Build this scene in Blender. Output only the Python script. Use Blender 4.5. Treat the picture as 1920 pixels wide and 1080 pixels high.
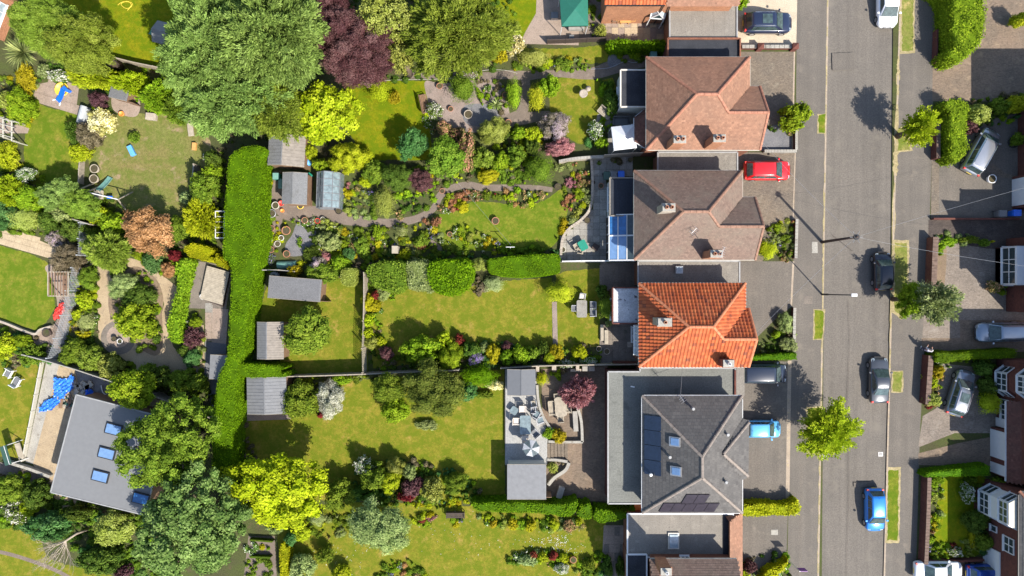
import bpy, math, random
import numpy as np
from mathutils import Vector
random.seed(7); rng = np.random.default_rng(7)
for o in list(bpy.data.objects): bpy.data.objects.remove(o)
SC = bpy.context.scene; COL = SC.collection
# ---------------------------------------------------------------- camera, sky, sun, exposure
HC = 64.0
cam = bpy.data.cameras.new('camera'); camo = bpy.data.objects.new('camera', cam); COL.objects.link(camo)
cam.lens = 24; cam.sensor_width = 36; cam.clip_end = 1500; camo.location = (0, 0, HC)
SC.camera = camo
wd = bpy.data.worlds.new("World"); SC.world = wd; wd.use_nodes = True
nt = wd.node_tree; bg = nt.nodes['Background']; sky = nt.nodes.new('ShaderNodeTexSky')
sky.sky_type = 'NISHITA'; sky.sun_disc = False
SUND = Vector((0.64, -0.70, 1.0)).normalized()
sky.sun_elevation = math.asin(SUND.z); sky.sun_rotation = math.atan2(SUND.x, SUND.y)
nt.links.new(sky.outputs[0], bg.inputs[0]); bg.inputs[1].default_value = 0.128
sl = bpy.data.lights.new('sun', 'SUN'); sl.energy = 4.6; sl.angle = math.radians(0.5); sl.color = (1.0, 0.94, 0.84)
so = bpy.data.objects.new('sun', sl); COL.objects.link(so); so.rotation_euler = (-SUND).to_track_quat('-Z', 'Y').to_euler()
so.location = (30, -30, 60)
SC.view_settings.view_transform = 'Standard'; SC.view_settings.look = 'None'
SC.view_settings.exposure = 1.05; SC.view_settings.gamma = 1
SC.render.engine = 'CYCLES'

# ---------------------------------------------------------------- helpers
def W(px, py, h=0.0):            # a point of the place at height h, read off the survey photograph
    k = (HC - h) / HC / 20.0
    return ((px - 960) * k, (540 - py) * k)
def WS(r, h=0.0): return r / 20.0 * (HC - h) / HC
def link(o, parent=None):
    COL.objects.link(o)
    if parent is not None: o.parent = parent
    return o
def tag(o, label=None, cat=None, group=None, kind=None):
    if label: o['label'] = label
    if cat: o['category'] = cat
    if group: o['group'] = group
    if kind: o['kind'] = kind
    return o
def thing(name, label, cat, loc=(0, 0, 0), rz=0.0, group=None):
    o = bpy.data.objects.new(name, None); link(o); o.location = loc; o.rotation_euler = (0, 0, rz)
    o.empty_display_size = 0.3
    return tag(o, label, cat, group)
def kids(o): return [c for c in ALLCH.get(o.name, [])]
def copy_tree(o, parent=None):
    c = o.copy(); COL.objects.link(c); c.parent = parent
    for ch in [x for x in COL.objects if x.parent == o]: copy_tree(ch, c)
    return c
def smooth(pts, n=5, closed=True):
    P = [Vector((p[0], p[1])) for p in pts]; out = []; N = len(P)
    rngi = range(N) if closed else range(N - 1)
    for i in rngi:
        if closed: a, b, c, d = P[i-1], P[i], P[(i+1) % N], P[(i+2) % N]
        else: a, b, c, d = P[max(i-1, 0)], P[i], P[i+1], P[min(i+2, N-1)]
        for k in range(n):
            t = k / n
            q = 0.5*((2*b) + (c-a)*t + (2*a-5*b+4*c-d)*t*t + (3*b-a-3*c+d)*t**3)
            out.append((q.x, q.y))
    if not closed: out.append((P[-1].x, P[-1].y))
    return out
def ribbon(pts, w, n=5):        # closed polygon around a centre line; w one width or a list (px)
    s = smooth([(p[0], p[1]) for p in pts], n, False); L = []; R = []
    ws = w if isinstance(w, (list, tuple)) else [w]*len(pts)
    for i, p in enumerate(s):
        a = s[max(i-1, 0)]; b = s[min(i+1, len(s)-1)]
        dx, dy = b[0]-a[0], b[1]-a[1]; l = math.hypot(dx, dy) or 1
        f = i/(len(s)-1)*(len(pts)-1); k = min(int(f), len(pts)-2); ww = ws[k]+(ws[k+1]-ws[k])*(f-k)
        L.append((p[0]-dy/l*ww/2, p[1]+dx/l*ww/2)); R.append((p[0]+dy/l*ww/2, p[1]-dx/l*ww/2))
    return L + R[::-1]
def circ(cx, cy, rx, ry=None, n=24):
    ry = ry or rx
    return [(cx+rx*math.cos(2*math.pi*i/n), cy+ry*math.sin(2*math.pi*i/n)) for i in range(n)]
def inside(X, Y, poly):
    X = np.asarray(X); Y = np.asarray(Y); r = np.zeros(X.shape, bool); n = len(poly); j = n-1
    for i in range(n):
        xi, yi = poly[i]; xj, yj = poly[j]
        if yi != yj: r ^= ((yi > Y) != (yj > Y)) & (X < (xj-xi)*(Y-yi)/(yj-yi)+xi)
        j = i
    return r

class MB:                       # collects shapes, builds ONE mesh object
    def __init__(s, org=(0, 0, 0)): s.v = []; s.f = []; s.m = []; s.org = org
    def add(s, vs, fs, mi=0):
        b = len(s.v); s.v += [tuple(v) for v in vs]; s.f += [tuple(b+i for i in f) for f in fs]; s.m += [mi]*len(fs)
    def box(s, cx, cy, cz, sx, sy, sz, rz=0.0, mi=0, ry=0.0):
        vs = []
        for z in (-1, 1):
            for x, y in ((-1, -1), (1, -1), (1, 1), (-1, 1)):
                a, b, c = x*sx/2, y*sy/2, z*sz/2
                if ry: a, c = a*math.cos(ry)+c*math.sin(ry), -a*math.sin(ry)+c*math.cos(ry)
                vs.append((cx+a*math.cos(rz)-b*math.sin(rz), cy+a*math.sin(rz)+b*math.cos(rz), cz+c))
        s.add(vs, [(3, 2, 1, 0), (4, 5, 6, 7), (0, 1, 5, 4), (1, 2, 6, 5), (2, 3, 7, 6), (3, 0, 4, 7)], mi); return s
    def bar(s, p, q, w, h, mi=0):      # box beam from p to q
        p = Vector(p); q = Vector(q); d = (q-p); 
        if d.length < 1e-6: return s
        d.normalize(); u = Vector((0, 0, 1)).cross(d)
        if u.length < 1e-3: u = Vector((1, 0, 0))
        u.normalize(); t = d.cross(u); vs = []
        for c in (p, q):
            for a, b in ((-1, -1), (1, -1), (1, 1), (-1, 1)): vs.append(c+u*a*w/2+t*b*h/2)
        s.add(vs, [(0, 1, 2, 3), (7, 6, 5, 4), (0, 4, 5, 1), (1, 5, 6, 2), (2, 6, 7, 3), (3, 7, 4, 0)], mi); return s
    def tube(s, pts, rs, n=6, mi=0, cap=True):
        rs = rs if isinstance(rs, (list, tuple)) else [rs]*len(pts)
        P = [Vector(p) for p in pts]; vs = []
        for i, p in enumerate(P):
            d = (P[min(i+1, len(P)-1)]-P[max(i-1, 0)]).normalized()
            u = d.orthogonal().normalized() if abs(d.z) > .99 else Vector((0, 0, 1)).cross(d).normalized()
            t = d.cross(u)
            for k in range(n):
                a = 2*math.pi*k/n; vs.append(p+(u*math.cos(a)+t*math.sin(a))*rs[i])
        fs = [(i*n+k, i*n+(k+1) % n, (i+1)*n+(k+1) % n, (i+1)*n+k) for i in range(len(P)-1) for k in range(n)]
        if cap: fs += [tuple(range(n-1, -1, -1)), tuple((len(P)-1)*n+k for k in range(n))]
        s.add(vs, fs, mi); return s
    def cyl(s, cx, cy, z0, z1, r0, r1=None, n=12, mi=0, cap=True):
        return s.tube([(cx, cy, z0), (cx, cy, z1)], [r0, r0 if r1 is None else r1], n, mi, cap)
    def prism(s, poly, z0, z1, mi=0, top=True, bottom=False):
        n = len(poly); a = sum(poly[i][0]*poly[(i+1) % n][1]-poly[(i+1) % n][0]*poly[i][1] for i in range(n))
        if a < 0: poly = poly[::-1]
        vs = [(x, y, z0) for x, y in poly]+[(x, y, z1) for x, y in poly]
        fs = [(i, (i+1) % n, n+(i+1) % n, n+i) for i in range(n)]
        if top: fs.append(tuple(range(n, 2*n)))
        if bottom: fs.append(tuple(range(n-1, -1, -1)))
        s.add(vs, fs, mi); return s
    def lathe(s, prof, cx, cy, n=12, mi=0):   # prof: (r, z)
        vs = [(cx+r*math.cos(2*math.pi*k/n), cy+r*math.sin(2*math.pi*k/n), z) for r, z in prof for k in range(n)]
        fs = [(i*n+k, i*n+(k+1) % n, (i+1)*n+(k+1) % n, (i+1)*n+k) for i in range(len(prof)-1) for k in range(n)]
        s.add(vs, fs, mi); return s
    def build(s, name, mats, parent=None, sm=False, bevel=0):
        if not isinstance(mats, (list, tuple)): mats = [mats]
        me = bpy.data.meshes.new(name); o_ = s.org
        me.from_pydata([(v[0]-o_[0], v[1]-o_[1], v[2]-o_[2]) for v in s.v], [], s.f)
        for m in mats: me.materials.append(m)
        me.polygons.foreach_set('material_index', s.m)
        if sm: me.polygons.foreach_set('use_smooth', [True]*len(s.f))
        me.update(); ob = bpy.data.objects.new(name, me); link(ob, parent)
        if bevel:
            b = ob.modifiers.new('bevel', 'BEVEL'); b.width = bevel; b.segments = 2; b.limit_method = 'ANGLE'; b.angle_limit = .6
        return ob

def np_mesh(name, V, Q, tone=None, mi=None, mats=()):      # fast: V (n,3), Q (m,4)
    me = bpy.data.meshes.new(name); V = np.ascontiguousarray(V, np.float32); Q = np.ascontiguousarray(Q, np.int32)
    me.vertices.add(len(V)); me.vertices.foreach_set('co', V.ravel())
    me.loops.add(Q.size); me.loops.foreach_set('vertex_index', Q.ravel())
    me.polygons.add(len(Q)); me.polygons.foreach_set('loop_start', np.arange(len(Q), dtype=np.int32)*4)
    if tone is not None:
        at = me.attributes.new('tone', 'FLOAT', 'FACE'); at.data.foreach_set('value', np.ascontiguousarray(tone, np.float32))
    me.polygons.foreach_set('use_smooth', np.zeros(len(Q), bool))
    for m in mats: me.materials.append(m)
    if mi is not None: me.polygons.foreach_set('material_index', np.ascontiguousarray(mi, np.int32))
    me.update(calc_edges=True); me.validate()
    return me

# ---------------------------------------------------------------- materials
def srgb(r, g, b): return tuple(((c/255)/12.92 if c/255 <= .04045 else ((c/255+.055)/1.055)**2.4) for c in (r, g, b))
def newmat(name):
    m = bpy.data.materials.new(name); m.use_nodes = True; t = m.node_tree
    return m, t, t.nodes['Principled BSDF']
def ramp(t, stops):
    r = t.nodes.new('ShaderNodeValToRGB'); e = r.color_ramp.elements
    while len(e) < len(stops): e.new(0.5)
    for i, (p, c) in enumerate(stops): e[i].position = p; e[i].color = (*c, 1)
    return r
def noise(t, sc, det=4, coord=None, rough=.6, dist=0):
    n = t.nodes.new('ShaderNodeTexNoise'); n.inputs['Scale'].default_value = sc; n.inputs['Detail'].default_value = det
    n.inputs['Roughness'].default_value = rough; n.inputs['Distortion'].default_value = dist
    if coord: t.links.new(coord, n.inputs['Vector'])
    return n
def mixc(t, a, b, f, mode='MIX'):
    x = t.nodes.new('ShaderNodeMix'); x.data_type = 'RGBA'; x.blend_type = mode
    for s_, i in ((a, 6), (b, 7)):
        if hasattr(s_, 'links'): t.links.new(s_, x.inputs[i])
        else: x.inputs[i].default_value = (*s_, 1)
    if hasattr(f, 'links'): t.links.new(f, x.inputs[0])
    else: x.inputs[0].default_value = f
    return x.outputs[2]
def wpos(t): return t.nodes.new('ShaderNodeNewGeometry').outputs['Position']
def surf(name, c1, c2, c3=None, sc=(0.4, 6), rough=.85, bump=.3, bsc=25, spots=None, metal=0, spec=.3, brick=None):
    """ground / wall surface: coarse and fine noise over 2-3 colours in world space"""
    m, t, p = newmat(name); co = wpos(t)
    a = noise(t, sc[0], 5, co); ra = ramp(t, [(.35, (0, 0, 0)), (.65, (1, 1, 1))]); t.links.new(a.outputs[0], ra.inputs[0])
    col = mixc(t, c1, c2, ra.outputs[0])
    b = noise(t, sc[1], 6, co, .7)
    rb = ramp(t, [(.3, (.62, .62, .62)), (.7, (1.38, 1.38, 1.38))]); t.links.new(b.outputs[0], rb.inputs[0])
    col = mixc(t, col, rb.outputs[0], .8, 'MULTIPLY')
    if c3:
        c = noise(t, sc[0]*2.3, 6, co, .65); rc = ramp(t, [(.56, (0, 0, 0)), (.68, (1, 1, 1))]); t.links.new(c.outputs[0], rc.inputs[0])
        col = mixc(t, col, c3, rc.outputs[0])
    if spots:
        d = noise(t, spots[0], 3, co); rd = ramp(t, [(spots[1], (0, 0, 0)), (min(spots[1]+.05, 1), (1, 1, 1))]); t.links.new(d.outputs[0], rd.inputs[0])
        col = mixc(t, col, spots[2], rd.outputs[0])
    if brick:
        bt = t.nodes.new('ShaderNodeTexBrick'); bt.inputs['Scale'].default_value = 1; bt.inputs['Brick Width'].default_value = brick[0]
        bt.inputs['Row Height'].default_value = brick[1]; bt.inputs['Mortar Size'].default_value = brick[2]
        bt.inputs['Color1'].default_value = (1, 1, 1, 1); bt.inputs['Color2'].default_value = (.72, .72, .72, 1); bt.inputs['Mortar'].default_value = (*brick[3], 1)
        cc = co
        if len(brick) > 4:       # wall: use (x+y, z)
            sx = t.nodes.new('ShaderNodeSeparateXYZ'); t.links.new(co, sx.inputs[0]); ad = t.nodes.new('ShaderNodeMath')
            t.links.new(sx.outputs[0], ad.inputs[0]); t.links.new(sx.outputs[1], ad.inputs[1]); cb = t.nodes.new('ShaderNodeCombineXYZ')
            t.links.new(ad.outputs[0], cb.inputs[0]); t.links.new(sx.outputs[2], cb.inputs[1]); cc = cb.outputs[0]
        t.links.new(cc, bt.inputs[0]); col = mixc(t, col, bt.outputs[0], 1.0, 'MULTIPLY')
    t.links.new(col, p.inputs['Base Color']); p.inputs['Roughness'].default_value = rough; p.inputs['Metallic'].default_value = metal
    p.inputs['Specular IOR Level'].default_value = spec
    if bump:
        bn = noise(t, bsc, 4, co); bm = t.nodes.new('ShaderNodeBump'); bm.inputs['Strength'].default_value = bump; bm.inputs['Distance'].default_value = .05
        t.links.new(bn.outputs[0], bm.inputs['Height']); t.links.new(bm.outputs[0], p.inputs['Normal'])
    return m
def plain(name, c, rough=.5, metal=0, spec=.5, var=.15, coat=0, alpha=None):
    m, t, p = newmat(name); oc = t.nodes.new('ShaderNodeTexCoord').outputs['Object']
    n = noise(t, 3, 4, oc); r = ramp(t, [(.3, (1-var,)*3), (.7, (1+var,)*3)]); t.links.new(n.outputs[0], r.inputs[0])
    t.links.new(mixc(t, c, r.outputs[0], 1.0, 'MULTIPLY'), p.inputs['Base Color'])
    p.inputs['Roughness'].default_value = rough; p.inputs['Metallic'].default_value = metal; p.inputs['Specular IOR Level'].default_value = spec
    p.inputs['Coat Weight'].default_value = coat
    return m
def leafmat(name, stops, trans=.3, hv=.12):
    m, t, p = newmat(name); at = t.nodes.new('ShaderNodeAttribute'); at.attribute_name = 'tone'
    r = ramp(t, stops); t.links.new(at.outputs['Fac'], r.inputs[0])
    oi = t.nodes.new('ShaderNodeObjectInfo'); mr = t.nodes.new('ShaderNodeMapRange'); mr.inputs[3].default_value = 1-hv; mr.inputs[4].default_value = 1+hv
    t.links.new(oi.outputs['Random'], mr.inputs[0])
    hs = t.nodes.new('ShaderNodeHueSaturation'); t.links.new(r.outputs[0], hs.inputs['Color']); t.links.new(mr.outputs[0], hs.inputs['Value'])
    mh = t.nodes.new('ShaderNodeMapRange'); mh.inputs[3].default_value = .5-hv*.12; mh.inputs[4].default_value = .5+hv*.12
    t.links.new(oi.outputs['Random'], mh.inputs[0]); t.links.new(mh.outputs[0], hs.inputs['Hue'])
    cn = noise(t, .9, 3, wpos(t)); rc = ramp(t, [(.35, (.8, .8, .8)), (.65, (1.2, 1.2, 1.2))]); t.links.new(cn.outputs[0], rc.inputs[0])
    col = mixc(t, hs.outputs[0], rc.outputs[0], 1.0, 'MULTIPLY')
    t.links.new(col, p.inputs['Base Color']); p.inputs['Roughness'].default_value = .7; p.inputs['Specular IOR Level'].default_value = .08
    tr = t.nodes.new('ShaderNodeBsdfTranslucent'); t.links.new(col, tr.inputs[0]); ms = t.nodes.new('ShaderNodeMixShader'); ms.inputs[0].default_value = trans
    out = t.nodes['Material Output']; t.links.new(p.outputs[0], ms.inputs[1]); t.links.new(tr.outputs[0], ms.inputs[2]); t.links.new(ms.outputs[0], out.inputs[0])
    return m
def tilemat(name, stops, dirt=(.05, .045, .03), dk=.6, rough=.8):
    m, t, p = newmat(name); at = t.nodes.new('ShaderNodeAttribute'); at.attribute_name = 'tone'
    r = ramp(t, stops); t.links.new(at.outputs['Fac'], r.inputs[0]); co = wpos(t)
    n = noise(t, .5, 6, co, .7); rn = ramp(t, [(.45, (0, 0, 0)), (.75, (dk,)*3)]); t.links.new(n.outputs[0], rn.inputs[0])
    c = mixc(t, r.outputs[0], dirt, rn.outputs[0])
    n2 = noise(t, 14, 4, co, .7); r2 = ramp(t, [(.3, (.75,)*3), (.7, (1.25,)*3)]); t.links.new(n2.outputs[0], r2.inputs[0])
    c = mixc(t, c, r2.outputs[0], .8, 'MULTIPLY')
    t.links.new(c, p.inputs['Base Color']); p.inputs['Roughness'].default_value = rough; p.inputs['Specular IOR Level'].default_value = .3
    return m
M = {}
M['asphalt'] = surf('asphalt', (0.127, 0.112, 0.0959), (0.112, 0.0998, 0.0868), (0.14, 0.124, 0.104), (.25, 9), .9, .25, 40, spots=(30, .68, (0.144, 0.131, 0.11)))
M['pave'] = surf('pavement_asphalt', (0.124, 0.109, 0.0928), (0.104, 0.0923, 0.0801), (0.141, 0.122, 0.102), (.35, 10), .9, .25, 40, spots=(22, .7, (0.141, 0.126, 0.103)))
M['drive_red'] = surf('block_paving_red', (0.181, 0.143, 0.107), (0.141, 0.118, 0.0952), (0.215, 0.185, 0.143), (.4, 8), .9, .3, 30, brick=(.2, .1, .008, (0.679, 0.675, 0.63)))
M['drive_tan'] = surf('block_paving_tan', (0.23, 0.19, 0.155), (0.172, 0.144, 0.121), (0.253, 0.218, 0.184), (.4, 8), .9, .3, 30, brick=(.2, .1, .008, (0.69, 0.69, 0.69)))
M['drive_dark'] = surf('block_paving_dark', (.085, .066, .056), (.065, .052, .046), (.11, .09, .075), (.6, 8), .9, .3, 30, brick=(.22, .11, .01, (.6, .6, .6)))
M['drive_brown'] = surf('block_paving_brown', (0.197, 0.143, 0.106), (0.151, 0.117, 0.0898), (0.242, 0.18, 0.126), (.5, 8), .9, .3, 30, brick=(.22, .11, .01, (0.907, 0.9, 0.792)))
M['drive_grey'] = surf('driveway_tarmac', (0.13, 0.112, 0.0939), (0.105, 0.0932, 0.0801), (0.151, 0.13, 0.108), (.3, 8), .9, .25, 40)
M['gravel_cream'] = surf('cream_gravel', (.46, .39, .29), (.38, .32, .24), None, (.6, 12), .9, .6, 60, spots=(28, .62, (.3, .24, .18)))
M['gravel_tan'] = surf('tan_gravel', (.36, .28, .18), (.29, .22, .14), (.22, .17, .12), (.7, 12), .9, .6, 60, spots=(26, .62, (.2, .15, .1)))
M['gravel_grey'] = surf('grey_slate_chippings', (.16, .155, .16), (.11, .11, .12), None, (1, 14), .9, .7, 60, spots=(30, .6, (.3, .3, .3)))
M['gravel_pink'] = surf('pinkish_gravel', (.24, .19, .165), (.19, .15, .13), (.14, .12, .1), (1, 12), .9, .6, 60, spots=(26, .62, (.34, .28, .24)))
M['slab_cream'] = surf('cream_slab', (.38, .3, .2), (.32, .25, .165), None, (1.2, 14), .85, .2, 40)
M['slab_grey'] = surf('grey_slab', (.24, .225, .2), (.19, .18, .16), (.16, .145, .12), (1, 12), .85, .2, 40)
M['slab_pink'] = surf('pinkish_slab', (.27, .21, .17), (.22, .17, .135), (.17, .14, .11), (.9, 12), .85, .2, 40)
M['concrete'] = surf('concrete', (.3, .285, .25), (.24, .225, .2), (.18, .16, .13), (.8, 12), .9, .3, 40)
M['concrete_dk'] = surf('weathered_concrete', (.17, .145, .12), (.13, .11, .095), (.1, .09, .07), (.8, 12), .9, .3, 40)
M['path_brown'] = surf('brown_path', (.16, .125, .1), (.125, .1, .082), (.19, .155, .125), (.6, 12), .9, .3, 40)
M['kerb'] = surf('kerb_stone', (.32, .26, .2), (.26, .21, .16), (.38, .3, .16), (1.2, 14), .9, .2, 40)
M['soil'] = surf('garden_soil', (.07, .055, .032), (.05, .045, .022), (.04, .06, .014), (.5, 9), .95, .8, 20, spots=(14, .62, (.14, .10, .07)))
M['soil_light'] = surf('bare_earth', (.2, .145, .095), (.15, .11, .075), (.11, .1, .04), (.5, 9), .95, .7, 20)
M['field'] = surf('rough_grass', (.055, .07, .016), (.05, .05, .02), (.075, .058, .03), (.5, 7), .95, .8, 12)
def streak(m, k=.16):
    t = m.node_tree; p = t.nodes['Principled BSDF']; src = p.inputs['Base Color'].links[0].from_socket; mp = t.nodes.new('ShaderNodeMapping'); mp.inputs['Scale'].default_value = (1.6, .05, 1)
    t.links.new(wpos(t), mp.inputs['Vector']); n = noise(t, 1, 5, mp.outputs[0], .6); r = ramp(t, [(.35, (1-k,)*3), (.65, (1+k,)*3)]); t.links.new(n.outputs[0], r.inputs[0]); c = mixc(t, src, r.outputs[0], 1., 'MULTIPLY')
    n = noise(t, .12, 8, wpos(t), .75, 1.5); r = ramp(t, [(.5, (0, 0, 0)), (.505, (1, 1, 1)), (.512, (0, 0, 0))]); t.links.new(n.outputs[0], r.inputs[0]); f = t.nodes.new('ShaderNodeMath'); f.operation = 'MULTIPLY'; f.inputs[1].default_value = .2; t.links.new(r.outputs[0], f.inputs[0])
    t.links.new(mixc(t, c, (.05, .045, .04), f.outputs[0]), p.inputs['Base Color'])
streak(M['asphalt'], .09); streak(M['pave'], .07); streak(M['drive_grey'], .07)
def lawnmat(name, a, b, dry, lush, k=.58):
    m = surf(name, a, b, dry, (.3, 4), .95, .9, 14, spots=None, spec=.05); t = m.node_tree; p = t.nodes['Principled BSDF']
    src = p.inputs['Base Color'].links[0].from_socket; co = wpos(t)
    n = noise(t, .9, 9, co, .8); r = ramp(t, [(.44, (0, 0, 0)), (k-.03, (1, 1, 1))]); t.links.new(n.outputs[0], r.inputs[0])
    c = mixc(t, src, tuple(v*f for v, f in zip(lush, (.85, .93, .8))), r.outputs[0])
    n2 = noise(t, 22, 3, co, .8); r2 = ramp(t, [(.3, (.7, .7, .7)), (.7, (1.3, 1.3, 1.3))]); t.links.new(n2.outputs[0], r2.inputs[0])
    t.links.new(mixc(t, c, r2.outputs[0], 1., 'MULTIPLY'), p.inputs['Base Color']); return m
M['lawn'] = lawnmat('lawn_grass', (0.18, 0.16, 0.0213), (0.145, 0.144, 0.0158), (0.264, 0.185, 0.0473), (0.121, 0.139, 0.0126))
M['lawn_bright'] = lawnmat('bright_lawn_grass', (0.169, 0.165, 0.0063), (0.129, 0.149, 0.00504), (0.207, 0.174, 0.0158), (0.11, 0.145, 0.00504))
M['lawn_fresh'] = lawnmat('fresh_lawn_grass', (0.117, 0.144, 0.015), (0.151, 0.16, 0.0195), (0.197, 0.165, 0.0338), (0.0928, 0.134, 0.0105))
M['lawn_worn'] = lawnmat('worn_lawn_grass', (0.144, 0.15, 0.0441), (0.166, 0.14, 0.0525), (0.289, 0.2, 0.137), (0.107, 0.135, 0.0252), .68)
M['verge'] = lawnmat('dry_verge_grass', (.18, .17, .05), (.15, .16, .04), (.4, .3, .13), (.11, .15, .02), .7)
M['verge_dry'] = lawnmat('straw_dry_grass', (.34, .28, .16), (.27, .22, .12), (.4, .33, .18), (.2, .17, .08), .8)
M['brick'] = surf('red_brick', (.25, .105, .06), (.19, .08, .05), (.14, .06, .045), (.8, 10), .9, .2, 30, brick=(.225, .075, .008, (.75, .68, .62), 1))
M['brick_dk'] = surf('dark_red_brick', (.15, .055, .04), (.11, .042, .034), (.08, .035, .03), (.8, 10), .9, .2, 30, brick=(.225, .075, .008, (.75, .68, .62), 1))
M['brick_or'] = surf('orange_brick', (.42, .2, .11), (.34, .16, .09), (.3, .15, .09), (.8, 10), .9, .2, 30, brick=(.225, .075, .008, (.8, .75, .7), 1))
M['render_w'] = plain('white_render', (.5, .5, .47), .8, var=.06)
M['white'] = plain('white_paint', (.6, .6, .6), .4, var=.04)
M['cream'] = plain('cream_paint', (.42, .4, .34), .6, var=.06)
M['fascia'] = plain('pale_fascia', (.5, .47, .42), .6, var=.1)
M['lead'] = plain('grey_lead', (.25, .25, .25), .55, var=.15)
M['felt_grey'] = surf('grey_roof_felt', (.15, .152, .155), (.135, .136, .138), (.115, .115, .112), (.5, 10), .9, .2, 40)
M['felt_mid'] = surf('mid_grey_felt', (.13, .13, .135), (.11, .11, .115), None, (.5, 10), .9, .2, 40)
M['felt_dark'] = surf('dark_roof_felt', (.035, .037, .045), (.022, .024, .03), None, (.9, 12), .85, .4, 40, spots=(18, .64, (.09, .09, .1)))
M['felt_navy'] = surf('smooth_dark_membrane', (.028, .033, .045), (.022, .026, .036), None, (.5, 8), .7, .1, 30)
M['felt_tan'] = surf('weathered_tan_felt', (.2, .18, .155), (.165, .15, .13), (.23, .21, .18), (.6, 12), .9, .3, 40, spots=(9, .63, (.1, .09, .085)))
M['rubber'] = surf('grey_rubber_roof', (0.146, 0.148, 0.133), (0.12, 0.122, 0.111), (0.0912, 0.0936, 0.084), (.35, 8), .8, .1, 20)
M['fibre'] = surf('white_stained_roof', (.45, .46, .47), (.36, .37, .39), None, (.8, 8), .8, .1, 20, spots=(2.2, .64, (.07, .07, .08)))
M['membrane'] = plain('pale_grey_membrane', (.135, .138, .143), .75, var=.05)
M['wallcap'] = plain('brown_brick_coping', (.12, .08, .062), .9, var=.3)
M['deck'] = surf('grey_composite_deck', (.3, .295, .28), (.26, .255, .245), (.22, .215, .205), (.5, 8), .8, .1, 20)
M['corr'] = plain('grey_sheet', (.135, .138, .145), .6, var=.12)
M['corr_lt'] = plain('weathered_timber_board', (.2, .175, .15), .8, var=.2)
M['wood'] = plain('brown_timber', (.17, .1, .06), .8, var=.25)
M['wood_grey'] = plain('silvered_timber', (.3, .26, .2), .85, var=.22)
M['wood_or'] = plain('orange_timber', (.5, .26, .08), .7, var=.2)
M['wood_dk'] = plain('dark_stained_timber', (.045, .03, .025), .8, var=.2)
M['fence'] = plain('weathered_fence', (.27, .23, .18), .9, var=.25)
M['conc_p'] = plain('precast_concrete', (.25, .235, .21), .9, var=.15)
M['black'] = plain('black_plastic', (.015, .015, .017), .5)
M['tyre'] = plain('tyre_rubber', (.02, .02, .02), .8)
M['rim'] = plain('alloy', (.5, .5, .52), .35, .8)
M['chrome'] = plain('chrome', (.7, .7, .72), .2, 1)
M['glass'] = plain('dark_glass', (.03, .045, .05), .07, 0, .8, .3)
M['glass_car'] = plain('car_glass', (.045, .07, .07), .08, 0, .7, .5)
M['glass_pale'] = plain('reflective_glass', (.3, .36, .4), .12, 0, .8, .3)
M['glass_gh'] = plain('greenhouse_glass', (.15, .19, .2), .15, 0, .8, .35)
M['glass_blue'] = plain('painted_sky_blue_glazing', (.025, .11, .28), .1, 0, .8, .35)  # deep blue of the reflected sky, put into the base colour
M['glass_sky'] = plain('pale_blue_glazing', (.12, .21, .37), .15, 0, .8, .12)  # paler sky reflection, likewise put into the base colour
M['solar'] = plain('solar_glass', (.012, .02, .04), .12, 0, .7, .2)
M['solar2'] = plain('solar_glass_matt', (.03, .026, .036), .3, 0, .5, .2)
M['terra'] = plain('terracotta', (.34, .15, .085), .8, var=.2)
M['green_canvas'] = plain('green_canvas', (.01, .115, .08), .8, var=.08)
M['white_canvas'] = plain('white_canvas', (.58, .59, .62), .8, var=.04)
M['grey_canvas'] = plain('grey_canvas', (.1, .105, .115), .8, var=.06)
M['green_pl'] = plain('green_plastic', (.01, .18, .12), .4, var=.1)
M['green_dk'] = plain('dark_green_plastic', (.03, .07, .05), .5, var=.1)
M['teal_pl'] = plain('faded_teal_plastic', (.12, .25, .22), .6, var=.15)
M['blue_pl'] = plain('blue_plastic', (.01, .12, .6), .35, var=.1)
M['lblue_pl'] = plain('light_blue_plastic', (.1, .32, .65), .5, var=.1)
M['yellow_pl'] = plain('yellow_plastic', (.75, .55, .06), .5, var=.1)
M['red_pl'] = plain('red_plastic', (.6, .04, .03), .45, var=.1)
M['orange_pl'] = plain('orange_plastic', (.75, .25, .05), .5, var=.1)
M['tarp'] = plain('blue_tarpaulin', (.03, .17, .6), .35, var=.35)
M['stone'] = surf('pale_stone', (.36, .31, .25), (.28, .24, .2), None, (2, 12), .9, .4, 20)
M['metal'] = plain('grey_metal', (.35, .35, .36), .45, .6)
M['lattice'] = plain('pale_blue_grey_lattice', (.3, .32, .34), .7, var=.1)
M['cloth'] = plain('pale_cushion', (.5, .45, .4), .9, var=.1)
M['water'] = plain('dark_water', (.02, .03, .03), .05, 0, .8)
M['bark'] = surf('bark', (.14, .1, .07), (.1, .075, .055), None, (2, 9), .95, .6, 18)
M['bark_pale'] = surf('pale_bark', (.36, .3, .24), (.28, .23, .18), None, (2, 9), .95, .5, 18)
def pal(d, m_, l, extra=None):
    s = [(0, d), (.5, m_), (.95, l)]
    if extra: s = [(0, d), (.45, m_), (.62, l)] + [(.68, extra)]
    return s
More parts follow.
